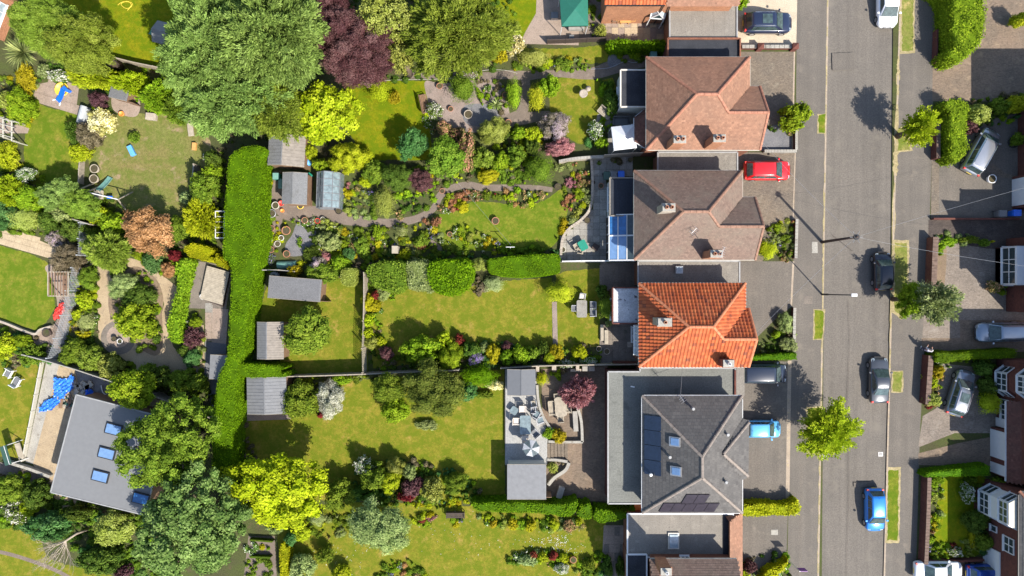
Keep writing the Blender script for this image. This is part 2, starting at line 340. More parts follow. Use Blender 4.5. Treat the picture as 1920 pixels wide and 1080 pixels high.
LEAF = {
 'con': pal((0.0861, 0.145, 0.0288), (0.18, 0.282, 0.0577), (0.315, 0.447, 0.116)),
 'brt': pal((0.098, 0.168, 0.00616), (0.182, 0.288, 0.0108), (0.307, 0.408, 0.0231)),
 'mid': pal((0.07, 0.12, 0.00924), (0.126, 0.198, 0.0154), (0.224, 0.3, 0.0308)),
 'dkg': pal((0.0344, 0.0715, 0.0084), (0.0706, 0.124, 0.0151), (0.141, 0.208, 0.0294)),
 'yel': pal((0.161, 0.222, 0.0045), (0.31, 0.374, 0.0072), (0.459, 0.503, 0.027)),
 'lim': pal((0.175, 0.23, 0.006), (0.312, 0.38, 0.01), (0.475, 0.506, 0.03)),
 'pur': pal((0.039, 0.0156, 0.0208), (0.0975, 0.039, 0.0442), (0.195, 0.104, 0.104)),
 'cop': pal((0.168, 0.084, 0.03), (0.36, 0.186, 0.078), (0.552, 0.324, 0.156)),
 'sil': pal((0.101, 0.144, 0.0378), (0.214, 0.27, 0.084), (0.403, 0.456, 0.168)),
 'pal': pal((.13, .18, .05), (.24, .3, .1), (.38, .44, .2)),
 'oli': pal((0.0909, 0.141, 0.0144), (0.17, 0.242, 0.023), (0.292, 0.369, 0.0576)),
 'olv': pal((0.144, 0.174, 0.024), (0.252, 0.288, 0.048), (0.396, 0.432, 0.108)),
 'wht': pal((.05, .10, .012), (.10, .17, .02), (.2, .28, .06), (.72, .7, .62)),
 'crm': pal((.2, .2, .05), (.5, .45, .15), (.75, .68, .3), (.85, .8, .5)),
 'pnk': pal((.08, .10, .02), (.16, .16, .04), (.3, .24, .1), (.62, .32, .2)),
 'rse': pal((0.162, 0.06, 0.06), (0.351, 0.143, 0.15), (0.567, 0.3, 0.3)),
 'mau': pal((.09, .08, .05), (.22, .19, .13), (.42, .36, .28), (.45, .35, .4)),
 'gol': pal((0.18, 0.166, 0.004), (0.36, 0.312, 0.008), (0.504, 0.441, 0.03)),
 'gyl': pal((0.172, 0.268, 0.00432), (0.327, 0.418, 0.0072), (0.448, 0.534, 0.0216)),
 'dko': pal((.05, .075, .010), (.10, .135, .018), (.19, .22, .04)),
 'mdb': pal((0.058, 0.119, 0.026), (0.123, 0.21, 0.0455), (0.232, 0.336, 0.0975)),
 'red': pal((0.075, 0.016, 0.0135), (0.195, 0.028, 0.0225), (0.315, 0.064, 0.045)),
 'tea': pal((.035, .09, .02), (.07, .165, .04), (.14, .26, .08)),
 'hdg': pal((0.058, 0.111, 0.00132), (0.11, 0.193, 0.0022), (0.185, 0.285, 0.00528)),
 'hdk': pal((0.0567, 0.12, 0.0024), (0.101, 0.197, 0.0036), (0.176, 0.284, 0.0072)),
 'gldh': pal((.2, .23, .003), (.36, .37, .006), (.5, .48, .02)),
 'grs': pal((.12, .16, .03), (.22, .27, .07), (.4, .42, .2)),
 'vio': pal((.05, .08, .03), (.09, .14, .04), (.2, .2, .2), (.35, .25, .6)),
}
LM = {k: leafmat('leaf_'+k, v) for k, v in LEAF.items()}
# ---------------------------------------------------------------- foliage
def unit(a): return a/np.maximum(np.linalg.norm(a, axis=1, keepdims=True), 1e-6)
def leaf_quads(C, Nn, l, w, r, D=None):
    n = len(C); t = unit(np.cross(Nn, r.normal(size=(n, 3)))) if D is None else unit(D+.35*r.normal(size=(n, 3))); Nn = Nn if D is None else unit(np.cross(t, np.cross(Nn, t))); b = np.cross(Nn, t)
    l = (l*(.65+.7*r.random((n, 1)))); w = (w*(.65+.7*r.random((n, 1))))
    V = np.stack([C-t*l/2, C+b*w/2, C+t*l/2, C-b*w/2], 1).reshape(-1, 3)
    return V, np.arange(4*n, dtype=np.int32).reshape(-1, 4)
def cube_sphere(k=3):
    V = []; Q = []
    for ax in range(3):
        for sg in (-1, 1):
            b = len(V)
            for i in range(k+1):
                for j in range(k+1):
                    p = [0, 0, 0]; p[ax] = sg; p[(ax+1) % 3] = -1+2*i/k; p[(ax+2) % 3] = -1+2*j/k; V.append(p)
            for i in range(k):
                for j in range(k):
                    a = b+i*(k+1)+j; q = [a, a+k+1, a+k+2, a+1]; Q.append(q if sg > 0 else q[::-1])
    return unit(np.array(V, float)), np.array(Q, np.int32)
CSV, CSQ = cube_sphere(3)
STY = {  # clump radius/R, clump min, max, leaf length, width, random-normal mix, coverage, radial stretch
 'broad': (.30, .22, .75, .19, .13, .8, 1.25, 1.0),
 'maple': (.26, .22, .60, .26, .19, .7, 1.15, 1.0),
 'fine': (.30, .10, .55, .11, .075, .6, 1.2, 1.0),
 'clip': (.95, .1, 9, .12, .08, .55, 1.5, 1.0),
 'feather': (.11, .16, .42, .34, .10, .8, 1.25, 2.1),
 'spray': (.17, .2, .42, .26, .11, .9, .8, 2.6),
 'wisp': (.2, .2, .55, .24, .055, 1.3, 1.3, 1.5),
 'loose': (.22, .14, .5, .20, .12, 1.0, .75, 1.3),
}
_proto = {}
def crown_np(sty, R, seed, cov=1.0):
    r = np.random.default_rng(seed); cf, cmin, cmax, ll, lw, mix, cv, st = STY[sty]
    ll *= .82; lw *= .82
    if R < .8: ll *= .7; lw *= .7
    elif R < 1.3: ll *= .85; lw *= .85
    cr = min(max(R*cf, cmin), cmax, R*.95); V = []; Q = []; T = []; off = 0
    if sty == 'clip': cen = np.zeros((1, 3)); crs = np.array([R*.97]); n = 1
    else:
        n = int(min(max(2.6*(R/cr)**2, 5), 230 if sty == 'feather' else 120)); i = np.arange(n)+.5
        ph = np.arccos(1-1.45*i/n); th = math.pi*(1+5**.5)*i+r.random(n)*.7
        D = np.stack([np.cos(th)*np.sin(ph), np.sin(th)*np.sin(ph), np.cos(ph)], 1)
        crs = cr*(.65+.7*r.random(n)); wob = 1+.14*np.sin(2*(th % 6.283)+r.random()*6)+.10*np.sin(3*(th % 6.283)+r.random()*6)+(.16*np.sin(7*(th % 6.283)) if sty == 'spray' else .07*np.sin(5*(th % 6.283)))
        cen = D*(R-crs*.85)[:, None]*((.55+.65*r.random((n, 1))) if sty == 'spray' else (.80+.24*r.random((n, 1))))*wob[:, None]
        ni = max(2, n//5); ni = min(ni, 9); ci = unit(r.normal(size=(ni, 3)))*R*.42*r.random((ni, 1)); cen = np.vstack([cen, ci]); crs = np.concatenate([crs, np.full(ni, R*.42)])
    for k in range(len(cen)):
        c = cen[k]; a = crs[k]; rad = unit(c[None, :]*np.array([1, 1, .6]))[0] if np.linalg.norm(c) > .05*R else np.array([0, 0, 1.])
        m = max(8, int(cv*cov*2*math.pi*a*a*st/(.5*ll*lw)*.55)); 
        d = unit(r.normal(size=(m, 3))+rad*.55+np.array([0, 0, .45])); rr = a*(.80+.3*r.random((m, 1)))
        bump = 1+.12*np.sin(d[:, :1]*7+k)+.12*np.sin(d[:, 1:2]*8+2*k)
        p = d*rr*bump; p += rad[None, :]*((p@rad)[:, None])*(st-1)*.7; C = c+p
        Nn = unit(d+mix*r.normal(size=(m, 3))*.6+np.array([0, 0, .25]))
        v, q = leaf_quads(C, Nn, ll, lw, r, d+rad*.6 if sty in ('feather', 'spray') else None); V.append(v); Q.append(q+off); off += len(v)
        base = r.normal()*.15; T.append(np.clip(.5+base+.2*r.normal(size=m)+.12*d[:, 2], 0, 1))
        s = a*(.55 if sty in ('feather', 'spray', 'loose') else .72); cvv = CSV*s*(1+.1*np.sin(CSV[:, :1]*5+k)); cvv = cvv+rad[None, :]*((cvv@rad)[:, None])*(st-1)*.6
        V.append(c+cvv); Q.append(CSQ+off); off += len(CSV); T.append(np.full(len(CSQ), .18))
    return np.vstack(V), np.vstack(Q), np.concatenate(T)
BINS = [.16, .24, .36, .5, .7, .95, 1.25, 1.6, 2.1, 2.7, 3.5, 4.5, 6, 8, 10]
def crown_mesh(sty, R, var):
    b = min(BINS, key=lambda x: abs(math.log(x/R))); key = (sty, b, var)
    if key not in _proto:
        V, Q, T = crown_np(sty, b, hash(key[1:]) % 9999+len(sty))
        _proto[key] = np_mesh('crown', V, Q, T, mats=[LM['mid']])
    return _proto[key], R/b
def set_mat(o, m): o.material_slots[0].link = 'OBJECT'; o.material_slots[0].material = m
NPL = 0
def plant(kind, sty, px, py, rx, h, label, ry=None, rot=0, cat=None, name=None, trunk=None, group=None, z0=0, bark='bark', chf=None):
    """a tree or shrub as seen at (px,py) with apparent crown radii rx, ry in survey pixels"""
    global NPL; NPL += 1
    ry = ry or rx; tree = trunk if trunk is not None else h >= 3.4
    zc = z0+h*(.66 if tree else .42); x, y = W(px, py, zc); R = WS(rx, zc); Ry = WS(ry, zc)
    me, s = crown_mesh(sty, math.sqrt(R*Ry), NPL % 3 if R < 2 else NPL % 2)
    hz = h*(.34 if tree else .58) if chf is None else h*chf; base = math.sqrt(R*Ry)
    name = name or ('tree' if tree else 'shrub'); cat = cat or name
    o = bpy.data.objects.new('crown' if tree else name, me)
    o.scale = (s*R/base, s*Ry/base, s*hz/base)
    o.rotation_euler = (0, 0, math.radians(rot)) if ry != rx else (0, 0, random.random()*6.28)
    if tree:
        t = thing(name, label, cat, (x, y, z0), 0, group); link(o, t); o.location = (0, 0, zc-z0)
        b = MB(); rt = max(.09, .045*h); b.tube([(0, 0, 0), (.05*h*.3, 0, zc*.4), (0, .04*h*.4, zc*.8)], [rt*1.3, rt, rt*.7], 7)
        for k in range(5):
            a = k*1.257+random.random(); q = .62*min(R, Ry)
            b.tube([(0, 0, zc*.55), (q*.45*math.cos(a), q*.45*math.sin(a), zc*.85), (q*math.cos(a), q*math.sin(a), zc+hz*.35)], [rt*.5, rt*.35, rt*.12], 5)
        b.build('trunk', M[bark], t, True)
    else:
        link(o); o.location = (x, y, zc); tag(o, label, cat, group); t = o
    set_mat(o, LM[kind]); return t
def _addnp(s, V, Q, T, mi=0):
    b = len(s.v); s.v += [tuple(v) for v in V.tolist()]; s.f += [tuple(q) for q in (Q+b).tolist()]; s.m += [mi]*len(Q)
    if not hasattr(s, 'tn'): s.tn = {}
    s.tn[len(s.f)-len(Q)] = T.tolist()
MB.addnp = _addnp
def build_tone(mb, name, mats, parent=None):
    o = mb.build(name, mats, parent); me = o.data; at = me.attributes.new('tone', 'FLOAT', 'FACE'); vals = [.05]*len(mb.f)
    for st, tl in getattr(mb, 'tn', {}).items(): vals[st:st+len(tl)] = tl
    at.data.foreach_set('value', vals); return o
def hedge(kind, pts, h, label, z0=0, smo=True, leaf=.11, dens=190, cat='hedge', rough=.06, name='hedge', taper=.05, group=None, bulge=.05):
    """clipped hedge with the outline (survey px) of its top"""
    px = smooth(pts, 4) if smo else pts; zt = z0+h
    n = len(px); sg = 1 if sum(px[i][0]*px[(i+1) % n][1]-px[(i+1) % n][0]*px[i][1] for i in range(n)) > 0 else -1; q_ = []
    for i in range(n):           # the outline includes the side that faces the camera: pull the top back from it
        dx, dy = px[(i+1) % n][0]-px[i-1][0], px[(i+1) % n][1]-px[i-1][1]; l = math.hypot(dx, dy) or 1; nx, ny = sg*dy/l, -sg*dx/l
        rx_, ry_ = px[i][0]-960, px[i][1]-540; d_ = -(nx*rx_+ny*ry_)*h/HC; d_ = max(0, d_); j_ = random.uniform(-1.2, 1.2) if smo else 0; q_.append((px[i][0]-nx*(d_+j_), px[i][1]-ny*(d_+j_)))
    px = q_; P = [W(a, b, zt) for a, b in px]; X = np.array(P); n = len(P)
    ar = .5*sum(P[i][0]*P[(i+1) % n][1]-P[(i+1) % n][0]*P[i][1] for i in range(n))
    if ar < 0: P = P[::-1]; X = X[::-1]
    ar = abs(ar); cx, cy = X.mean(0); mb = MB((cx, cy, z0)); r = np.random.default_rng(int(px[0][0]*7+px[0][1]))
    E = np.roll(X, -1, 0)-X; Ln = np.linalg.norm(E, axis=1); NO = np.stack([E[:, 1], -E[:, 0]], 1)/np.maximum(Ln[:, None], 1e-6)
    VN = unit(np.c_[NO+np.roll(NO, 1, 0), np.zeros(n)])[:, :2]
    ins = X-VN*.16; wall = X-VN*.05; foot = X-VN*(.05-taper)
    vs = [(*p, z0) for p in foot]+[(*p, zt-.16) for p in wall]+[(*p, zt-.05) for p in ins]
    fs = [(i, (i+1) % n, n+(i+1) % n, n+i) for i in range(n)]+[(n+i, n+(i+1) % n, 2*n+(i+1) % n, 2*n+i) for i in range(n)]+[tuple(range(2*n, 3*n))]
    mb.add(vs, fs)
    lo = X.min(0); hi = X.max(0); m = int((hi-lo)[0]*(hi-lo)[1]*dens); Q0 = lo+r.random((m, 2))*(hi-lo)
    Q0 = Q0[inside(Q0[:, 0], Q0[:, 1], [tuple(p) for p in X])]; m = len(Q0)
    z = zt-.03+bulge*(np.sin(Q0[:, 0]*2.1)*np.cos(Q0[:, 1]*1.7)+.6*np.sin(Q0[:, 0]*5.3+Q0[:, 1]*4.1))+rough*r.normal(size=m)
    C = np.c_[Q0, z]; Nn = unit(r.normal(size=(m, 3))*.5+np.array([0, 0, 1.]))
    v, q = leaf_quads(C, Nn, leaf, leaf*.65, r); mb.addnp(v, q, np.clip(.5+.26*r.normal(size=m)+.13*np.sin(Q0[:, 0]*2.9)*np.sin(Q0[:, 1]*2.3+Q0[:, 0]), 0, 1))
    ms = int(Ln.sum()*h*dens*.8); idx = r.choice(n, ms, p=Ln/Ln.sum()); tt = r.random(ms)
    B = X[idx]+E[idx]*tt[:, None]; hh = r.random(ms)
    B = B+NO[idx]*(taper*(1-hh)+rough*r.normal(size=ms)*.5-.02)[:, None]
    C = np.c_[B, z0+hh*h-.03]; Nn = unit(r.normal(size=(ms, 3))*.5+np.c_[NO[idx], np.full(ms, .35)])
    v, q = leaf_quads(C, Nn, leaf, leaf*.65, r); mb.addnp(v, q, np.clip(.45+.2*r.normal(size=ms), 0, 1))
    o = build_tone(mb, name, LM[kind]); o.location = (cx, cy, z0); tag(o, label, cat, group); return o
def bed(pts, pal_, dens, label_name='planting', rr=(.13, .46), hh=(.15, .65), smo=True, z0=0, seed=1):
    """ground cover: countless small plants and flowers of several kinds in one bed"""
    px = smooth(pts, 4) if smo else pts; P = [W(a, b, z0) for a, b in px]; X = np.array(P); lo = X.min(0); hi = X.max(0)
    r = np.random.default_rng(seed+int(px[0][0])); m = int((hi-lo)[0]*(hi-lo)[1]*dens*2.6); Q0 = lo+r.random((m, 2))*(hi-lo)
    Q0 = Q0[inside(Q0[:, 0], Q0[:, 1], P)]; m = len(Q0)
    if not m: return
    ks = [k for k, w in pal_]; wt = np.array([w for k, w in pal_], float); wt /= wt.sum()
    # patches: kind picked with spatial coherence
    sv = r.random((max(3, m//4), 2))*(hi-lo)+lo; sk = r.choice(len(ks), len(sv), p=wt)
    near = np.argmin(((Q0[:, None, :]-sv[None, :, :])**2).sum(2), 1); kk = np.where(r.random(m) < .88, sk[near], r.choice(len(ks), m, p=wt))
    Vs = []; Qs = []; Ts = []; Ms = []; off = 0
    for i in range(m):
        R = rr[0]+(rr[1]-rr[0])*r.random()**1.9; H = hh[0]+(hh[1]-hh[0])*r.random(); nl = int(16+R*R*380)
        d = unit(r.normal(size=(nl, 3))+np.array([0, 0, .7])); d[:, 2] = np.abs(d[:, 2]); C = np.c_[Q0[i]+d[:, :2]*R*(.55+.5*r.random((nl, 1))), z0+d[:, 2]*H*(.8+.3*r.random(nl))]
        Nn = unit(d+r.normal(size=(nl, 3))*.5); l = .09+.06*r.random()
        v, q = leaf_quads(C, Nn, l, l*.6, r); Vs.append(v); Qs.append(q+off); off += len(v); Ts.append(np.clip(.5+.22*r.normal(size=nl), 0, 1)); Ms.append(np.full(nl, kk[i]))
        cv_ = CSV[:, :]*np.array([R*.75, R*.75, H*.75]); cv_ = cv_+np.array([Q0[i][0], Q0[i][1], z0]); Vs.append(cv_); Qs.append(CSQ+off); off += len(CSV); Ts.append(np.full(len(CSQ), .2)); Ms.append(np.full(len(CSQ), kk[i]))
    me = np_mesh(label_name, np.vstack(Vs), np.vstack(Qs), np.concatenate(Ts), np.concatenate(Ms), [LM[k] for k in ks])
    o = bpy.data.objects.new(label_name, me); link(o); tag(o, kind='stuff'); return o

# ---------------------------------------------------------------- ground sheets
_z = [0.05]; _sh = []
def ztop(P):                     # height of the highest sheet already lying under the new one
    x0, x1 = min(p[0] for p in P), max(p[0] for p in P); y0, y1 = min(p[1] for p in P), max(p[1] for p in P); z = 0
    for Q, zq in _sh:
        a0, a1 = min(p[0] for p in Q), max(p[0] for p in Q); b0, b1 = min(p[1] for p in Q), max(p[1] for p in Q)
        if a0 < x1 and a1 > x0 and b0 < y1 and b1 > y0 and zq > z:
            if any(inside([p[0] for p in P], [p[1] for p in P], Q)) or any(inside([p[0] for p in Q], [p[1] for p in Q], P)): z = zq
    return z
def jag(v, amp, st=5):
    out = []
    for (a, b), (c, d) in zip(v, list(v[1:])+[v[0]]):
        L = math.hypot(c-a, d-b); n = max(1, int(min(L, 600)/st)); out += [(a+(c-a)*i/n+random.uniform(-amp, amp), b+(d-b)*i/n+random.uniform(-amp, amp)) for i in range(n)]
    return out
def sheet(name, pts, mat, smo=False, z=None, n=5):
    px = smooth(pts, n) if smo else pts
    if mat.startswith('lawn') and name == 'lawn': px = jag(px, 1.1, 4)
    P = [W(a, b, 0) for a, b in px]
    if z is None: z = ztop(P)+.004
    _sh.append((P, z)); k = len(P); a = sum(P[i][0]*P[(i+1) % k][1]-P[(i+1) % k][0]*P[i][1] for i in range(k))
    if a < 0: P = P[::-1]
    mb = MB(); mb.add([(x, y, z) for x, y in P], [tuple(range(k))]); o = mb.build(name, M[mat]); o['kind'] = 'structure'; return o, z
def slabs(parent, pts, z, size, mat_list, rz=0.0, name='slab', gap=.02, smo=False, th=.03, stag=0, org=None):
    """paving slabs, one object each, clipped to the polygon by their centres"""
    px = smooth(pts, 4) if smo else pts; P = [W(a, b, 0) for a, b in px]; sx, sy = size
    c, s = math.cos(rz), math.sin(rz); L = [(x*c+y*s, -x*s+y*c) for x, y in P]
    x0 = min(p[0] for p in L); x1 = max(p[0] for p in L); y0 = min(p[1] for p in L); y1 = max(p[1] for p in L)
    mes = []; z = ztop(P)+.002
    for m in mat_list:
        b = MB(); b.box(0, 0, th/2, sx-gap, sy-gap, th); me_o = b.build(name, m); me = me_o.data; bpy.data.objects.remove(me_o); mes.append(me)
    cnt = 0; j = 0; y = y0+sy/2
    while y < y1:
        x = x0+sx/2-(sx*stag if j % 2 else 0)
        while x < x1+sx/2:
            if inside([x], [y], L)[0] and cnt < 300:
                o = bpy.data.objects.new(name, random.choice(mes)); link(o, parent)
                o.location = (x*c-y*s-(org[0] if org else 0), x*s+y*c-(org[1] if org else 0), z+random.uniform(0, .008)); o.rotation_euler = (0, 0, rz); cnt += 1
            x += sx
        y += sy; j += 1

# ---------------------------------------------------------------- roofs and houses
def tile_np(poly, gu, gv, th, kind, r):
    """courses of tiles on a planar roof face (3-D polygon): returns V, Q, T"""
    P = [Vector(p) for p in poly]; n = Vector((0, 0, 0))
    for i in range(len(P)): n += (P[i]-P[0]).cross(P[(i+1) % len(P)]-P[0])
    n.normalize(); n = n if n.z > 0 else -n
    u = Vector((0, 0, 1)).cross(n); u.normalize(); v = n.cross(u); v = v if v.z > 0 else -v
    U = [((p-P[0]).dot(u), (p-P[0]).dot(v)) for p in P]
    u0, u1 = min(a for a, b in U), max(a for a, b in U); v0, v1 = min(b for a, b in U), max(b for a, b in U)
    gv = (v1-v0)/max(1, round((v1-v0)/gv)); nu = int((u1-u0)/gu)+2; nv = int(round((v1-v0)/gv))
    I, J = np.meshgrid(np.arange(nu), np.arange(nv)); I = I.ravel(); J = J.ravel()
    st = (J % 2)*.5*gu if kind != 'pan' else 0
    cu = u0+I*gu-st; cv = v0+J*gv; ok = inside(cu+gu/2, cv+gv*.5, U); cu = cu[ok]; cv = cv[ok]; m = len(cu)
    if kind == 'pan': T = [(.0, 0, .02), (.25, 0, .075), (.55, 0, .045), (.8, 0, .01), (1, 0, .02), (0, 1, -.02), (.25, 1, .035), (.55, 1, .005), (.8, 1, -.03), (1, 1, -.02), (0, 0, -.03), (1, 0, -.03), (.25, 0, -.03), (.55, 0, -.03), (.8, 0, -.03)]; F = [(0, 1, 6, 5), (1, 2, 7, 6), (2, 3, 8, 7), (3, 4, 9, 8), (10, 12, 1, 0), (12, 13, 2, 1), (13, 14, 3, 2), (14, 11, 4, 3)]
    else: T = [(.02, 0, th), (.98, 0, th), (.98, 1.03, .001), (.02, 1.03, .001), (.02, 0, -.01), (.98, 0, -.01)]; F = [(0, 1, 2, 3), (4, 5, 1, 0)]
    T = np.array(T, float); T[:, 0] *= gu; T[:, 1] *= gv; F = np.array(F, np.int32)
    un, vn, nn = np.array(u), np.array(v), np.array(n); p0 = np.array(P[0])
    A = cu[:, None]+T[None, :, 0]; B = cv[:, None]+T[None, :, 1]+r.normal(size=(m, 1))*.004; Z = T[None, :, 2]+r.random((m, 1))*(.002 if kind == 'flat' else .006)
    V = p0+A[..., None]*un+B[..., None]*vn+Z[..., None]*nn
    Q = (F[None]+(np.arange(m)*len(T))[:, None, None]).reshape(-1, 4)
    t = np.repeat(np.clip(.5+(.22 if kind == 'pan' else .13)*r.normal(size=m), 0, 1), len(F))
    return V.reshape(-1, 3), Q, t
def roof(parent, org, faces, caps, mat, capmat, gu=.2, gv=.16, th=.02, kind='plain', soffit=True, caph=.1, seed=0, basemat=None):
    r = np.random.default_rng(seed+5); mb = MB(org)
    for f in faces:
        k = len(f); n = (Vector(f[1])-Vector(f[0])).cross(Vector(f[2])-Vector(f[0])); f2 = f if n.z > 0 else f[::-1]
        nn = (Vector(f2[1])-Vector(f2[0])).cross(Vector(f2[2])-Vector(f2[0])).normalized()
        mb.add([Vector(p)-nn*.02 for p in f2]+[Vector(p)-nn*.10 for p in f2], [tuple(range(k)), tuple(range(2*k-1, k-1, -1))]+[(k+i, k+(i+1) % k, (i+1) % k, i) for i in range(k)])
    rf = mb.build('roof', basemat or mat, parent)
    Vs, Qs, Ts, off = [], [], [], 0
    for f in faces:
        V, Q, T = tile_np(f, gu, gv, th, kind, r); Vs.append(V-np.array(org)); Qs.append(Q+off); off += len(V); Ts.append(T)
    me = np_mesh('roof_tiles', np.vstack(Vs), np.vstack(Qs), np.concatenate(Ts), mats=[mat]); o = bpy.data.objects.new('roof_tiles', me); link(o, rf); o['kind'] = 'stuff'
    if caps:
        mb = MB(org)
        for p, q in caps:
            p = Vector(p); q = Vector(q); L = (q-p).length; k = max(1, int(L/.45)); d = (q-p)/k; dn = d.normalized(); sd = Vector((0, 0, 1)).cross(dn).normalized(); up = dn.cross(sd); up = up if up.z > 0 else -up
            for i in range(k):
                a = p+d*(i+.02); b = p+d*(i+.98); ps = [(-.14, -.05), (-.09, caph*.75), (0, caph), (.09, caph*.75), (.14, -.05)]
                vs = [a+sd*x+up*z for x, z in ps]+[b+sd*x*.93+up*(z*.93) for x, z in ps]
                mb.add(vs, [(j, j+1, j+6, j+5) for j in range(4)]+[(4, 3, 2, 1, 0), (5, 6, 7, 8, 9)])
        rt = mb.build('ridge_tiles', capmat, rf); rt['kind'] = 'stuff'
    return rf
def wallbox(parent, org, poly, z0, z1, mat, name='wall'):
    mb = MB(org); mb.prism(poly, z0, z1); return mb.build(name, mat, parent)
def gutter(parent, org, pts, z, mat, w=.11, closed=False):
    for i in range(len(pts)-(0 if closed else 1)):
        a, b = pts[i], pts[(i+1) % len(pts)]; mb = MB(org); d = Vector((b[0]-a[0], b[1]-a[1], 0)).normalized()*.04
        mb.bar((a[0]+d.x, a[1]+d.y, z), (b[0]-d.x, b[1]-d.y, z), w, .1); mb.build('gutter', mat, parent)
def chimney(parent, org, x, y, z0, z1, sx, sy, mat, pots, potmat, rz=0, capm=None):
    mb = MB(org); mb.box(x, y, (z0+z1)/2, sx, sy, z1-z0, rz); mb.box(x, y, z1-.12, sx+.12, sy+.12, .12, rz); mb.box(x, y, z1+.03, sx+.02, sy+.02, .06, rz, 1)
    c = mb.build('chimney', [mat, capm or M['concrete']], parent)
    for k in range(pots):
        f = (k-(pots-1)/2)*.42; px, py = x+f*math.cos(rz), y+f*math.sin(rz); b = MB(org)
        b.lathe([(.13, z1+.04), (.15, z1+.1), (.115, z1+.35), (.14, z1+.4), (.1, z1+.4), (.09, z1+.1)], px, py, 12); b.build('chimney_pot', potmat, c, True)
        b = MB(org); b.cyl(px, py, z1+.1, z1+.12, .09); b.build('flue', M['black'], c)
    return c
def window(parent, org, c, ux, w, h, nx, ny, frame=None, glass=None, depth=.09, name='window'):
    """window centred at c on a wall; ux = unit vector along the wall, outward normal = (ux.y,-ux.x)"""
    c = Vector(c); u = Vector((ux[0], ux[1], 0)).normalized(); n = Vector((u.y, -u.x, 0)); up = Vector((0, 0, 1)); fr = MB(org); t = .07
    def bx(a, b, ca, cb, d=depth): 
        vs = [c+u*s+up*z+n*y for y in (-.02, d) for s, z in ((a, ca), (b, ca), (b, cb), (a, cb))]
        fr.add(vs, [(3, 2, 1, 0), (4, 5, 6, 7), (0, 1, 5, 4), (1, 2, 6, 5), (2, 3, 7, 6), (3, 0, 4, 7)])
    bx(-w/2, w/2, -h/2, -h/2+t); bx(-w/2, w/2, h/2-t, h/2); bx(-w/2, -w/2+t, -h/2+t, h/2-t); bx(w/2-t, w/2, -h/2+t, h/2-t)
    for i in range(1, nx): x = -w/2+w*i/nx; bx(x-t/2, x+t/2, -h/2+t, h/2-t, depth*.9)
    for j in range(1, ny): z = -h/2+h*j/ny*1.0; bx(-w/2+t, w/2-t, z-t/2, z+t/2, depth*.8)
    f = fr.build(name, frame or M['white'], parent); sill = MB(org); vs = [c+u*s+up*z+n*y for y in (-.02, depth+.08) for s, z in ((-w/2-.05, -h/2-.06), (w/2+.05, -h/2-.06), (w/2+.05, -h/2-.003), (-w/2-.05, -h/2-.003))]
    sill.add(vs, [(3, 2, 1, 0), (4, 5, 6, 7), (0, 1, 5, 4), (1, 2, 6, 5), (2, 3, 7, 6), (3, 0, 4, 7)]); sill.build('sill', frame or M['white'], f)
    for i in range(nx):
        for j in range(ny):
            a = -w/2+w*i/nx+t*.55; b = -w/2+w*(i+1)/nx-t*.55; ca = -h/2+h*j/ny+t*.55; cb = -h/2+h*(j+1)/ny-t*.55
            p = MB(org); p.add([c+u*s+up*z+n*.03 for s, z in ((a, ca), (b, ca), (b, cb), (a, cb))], [(0, 1, 2, 3)]); p.build('pane', glass or M['glass'], f)
    return f
def flat_roof(parent, org, poly, z, mat, edge, th=.12, ew=.12, upst=.06, name='flat_roof'):
    mb = MB(org); mb.prism(poly, z-th, z); o = mb.build(name, mat, parent)
    n = len(poly); e = MB(org)
    for i in range(n):
        a, b = poly[i], poly[(i+1) % n]; e.bar((a[0], a[1], z-th/2+upst/2), (b[0], b[1], z-th/2+upst/2), ew, th+upst)
    e.build('roof_edging', edge, o); return o
def rect(x0, y0, x1, y1, h=0): a = W(x0, y0, h); b = W(x1, y1, h); return [(a[0], b[1]), (b[0], b[1]), (b[0], a[1]), (a[0], a[1])]

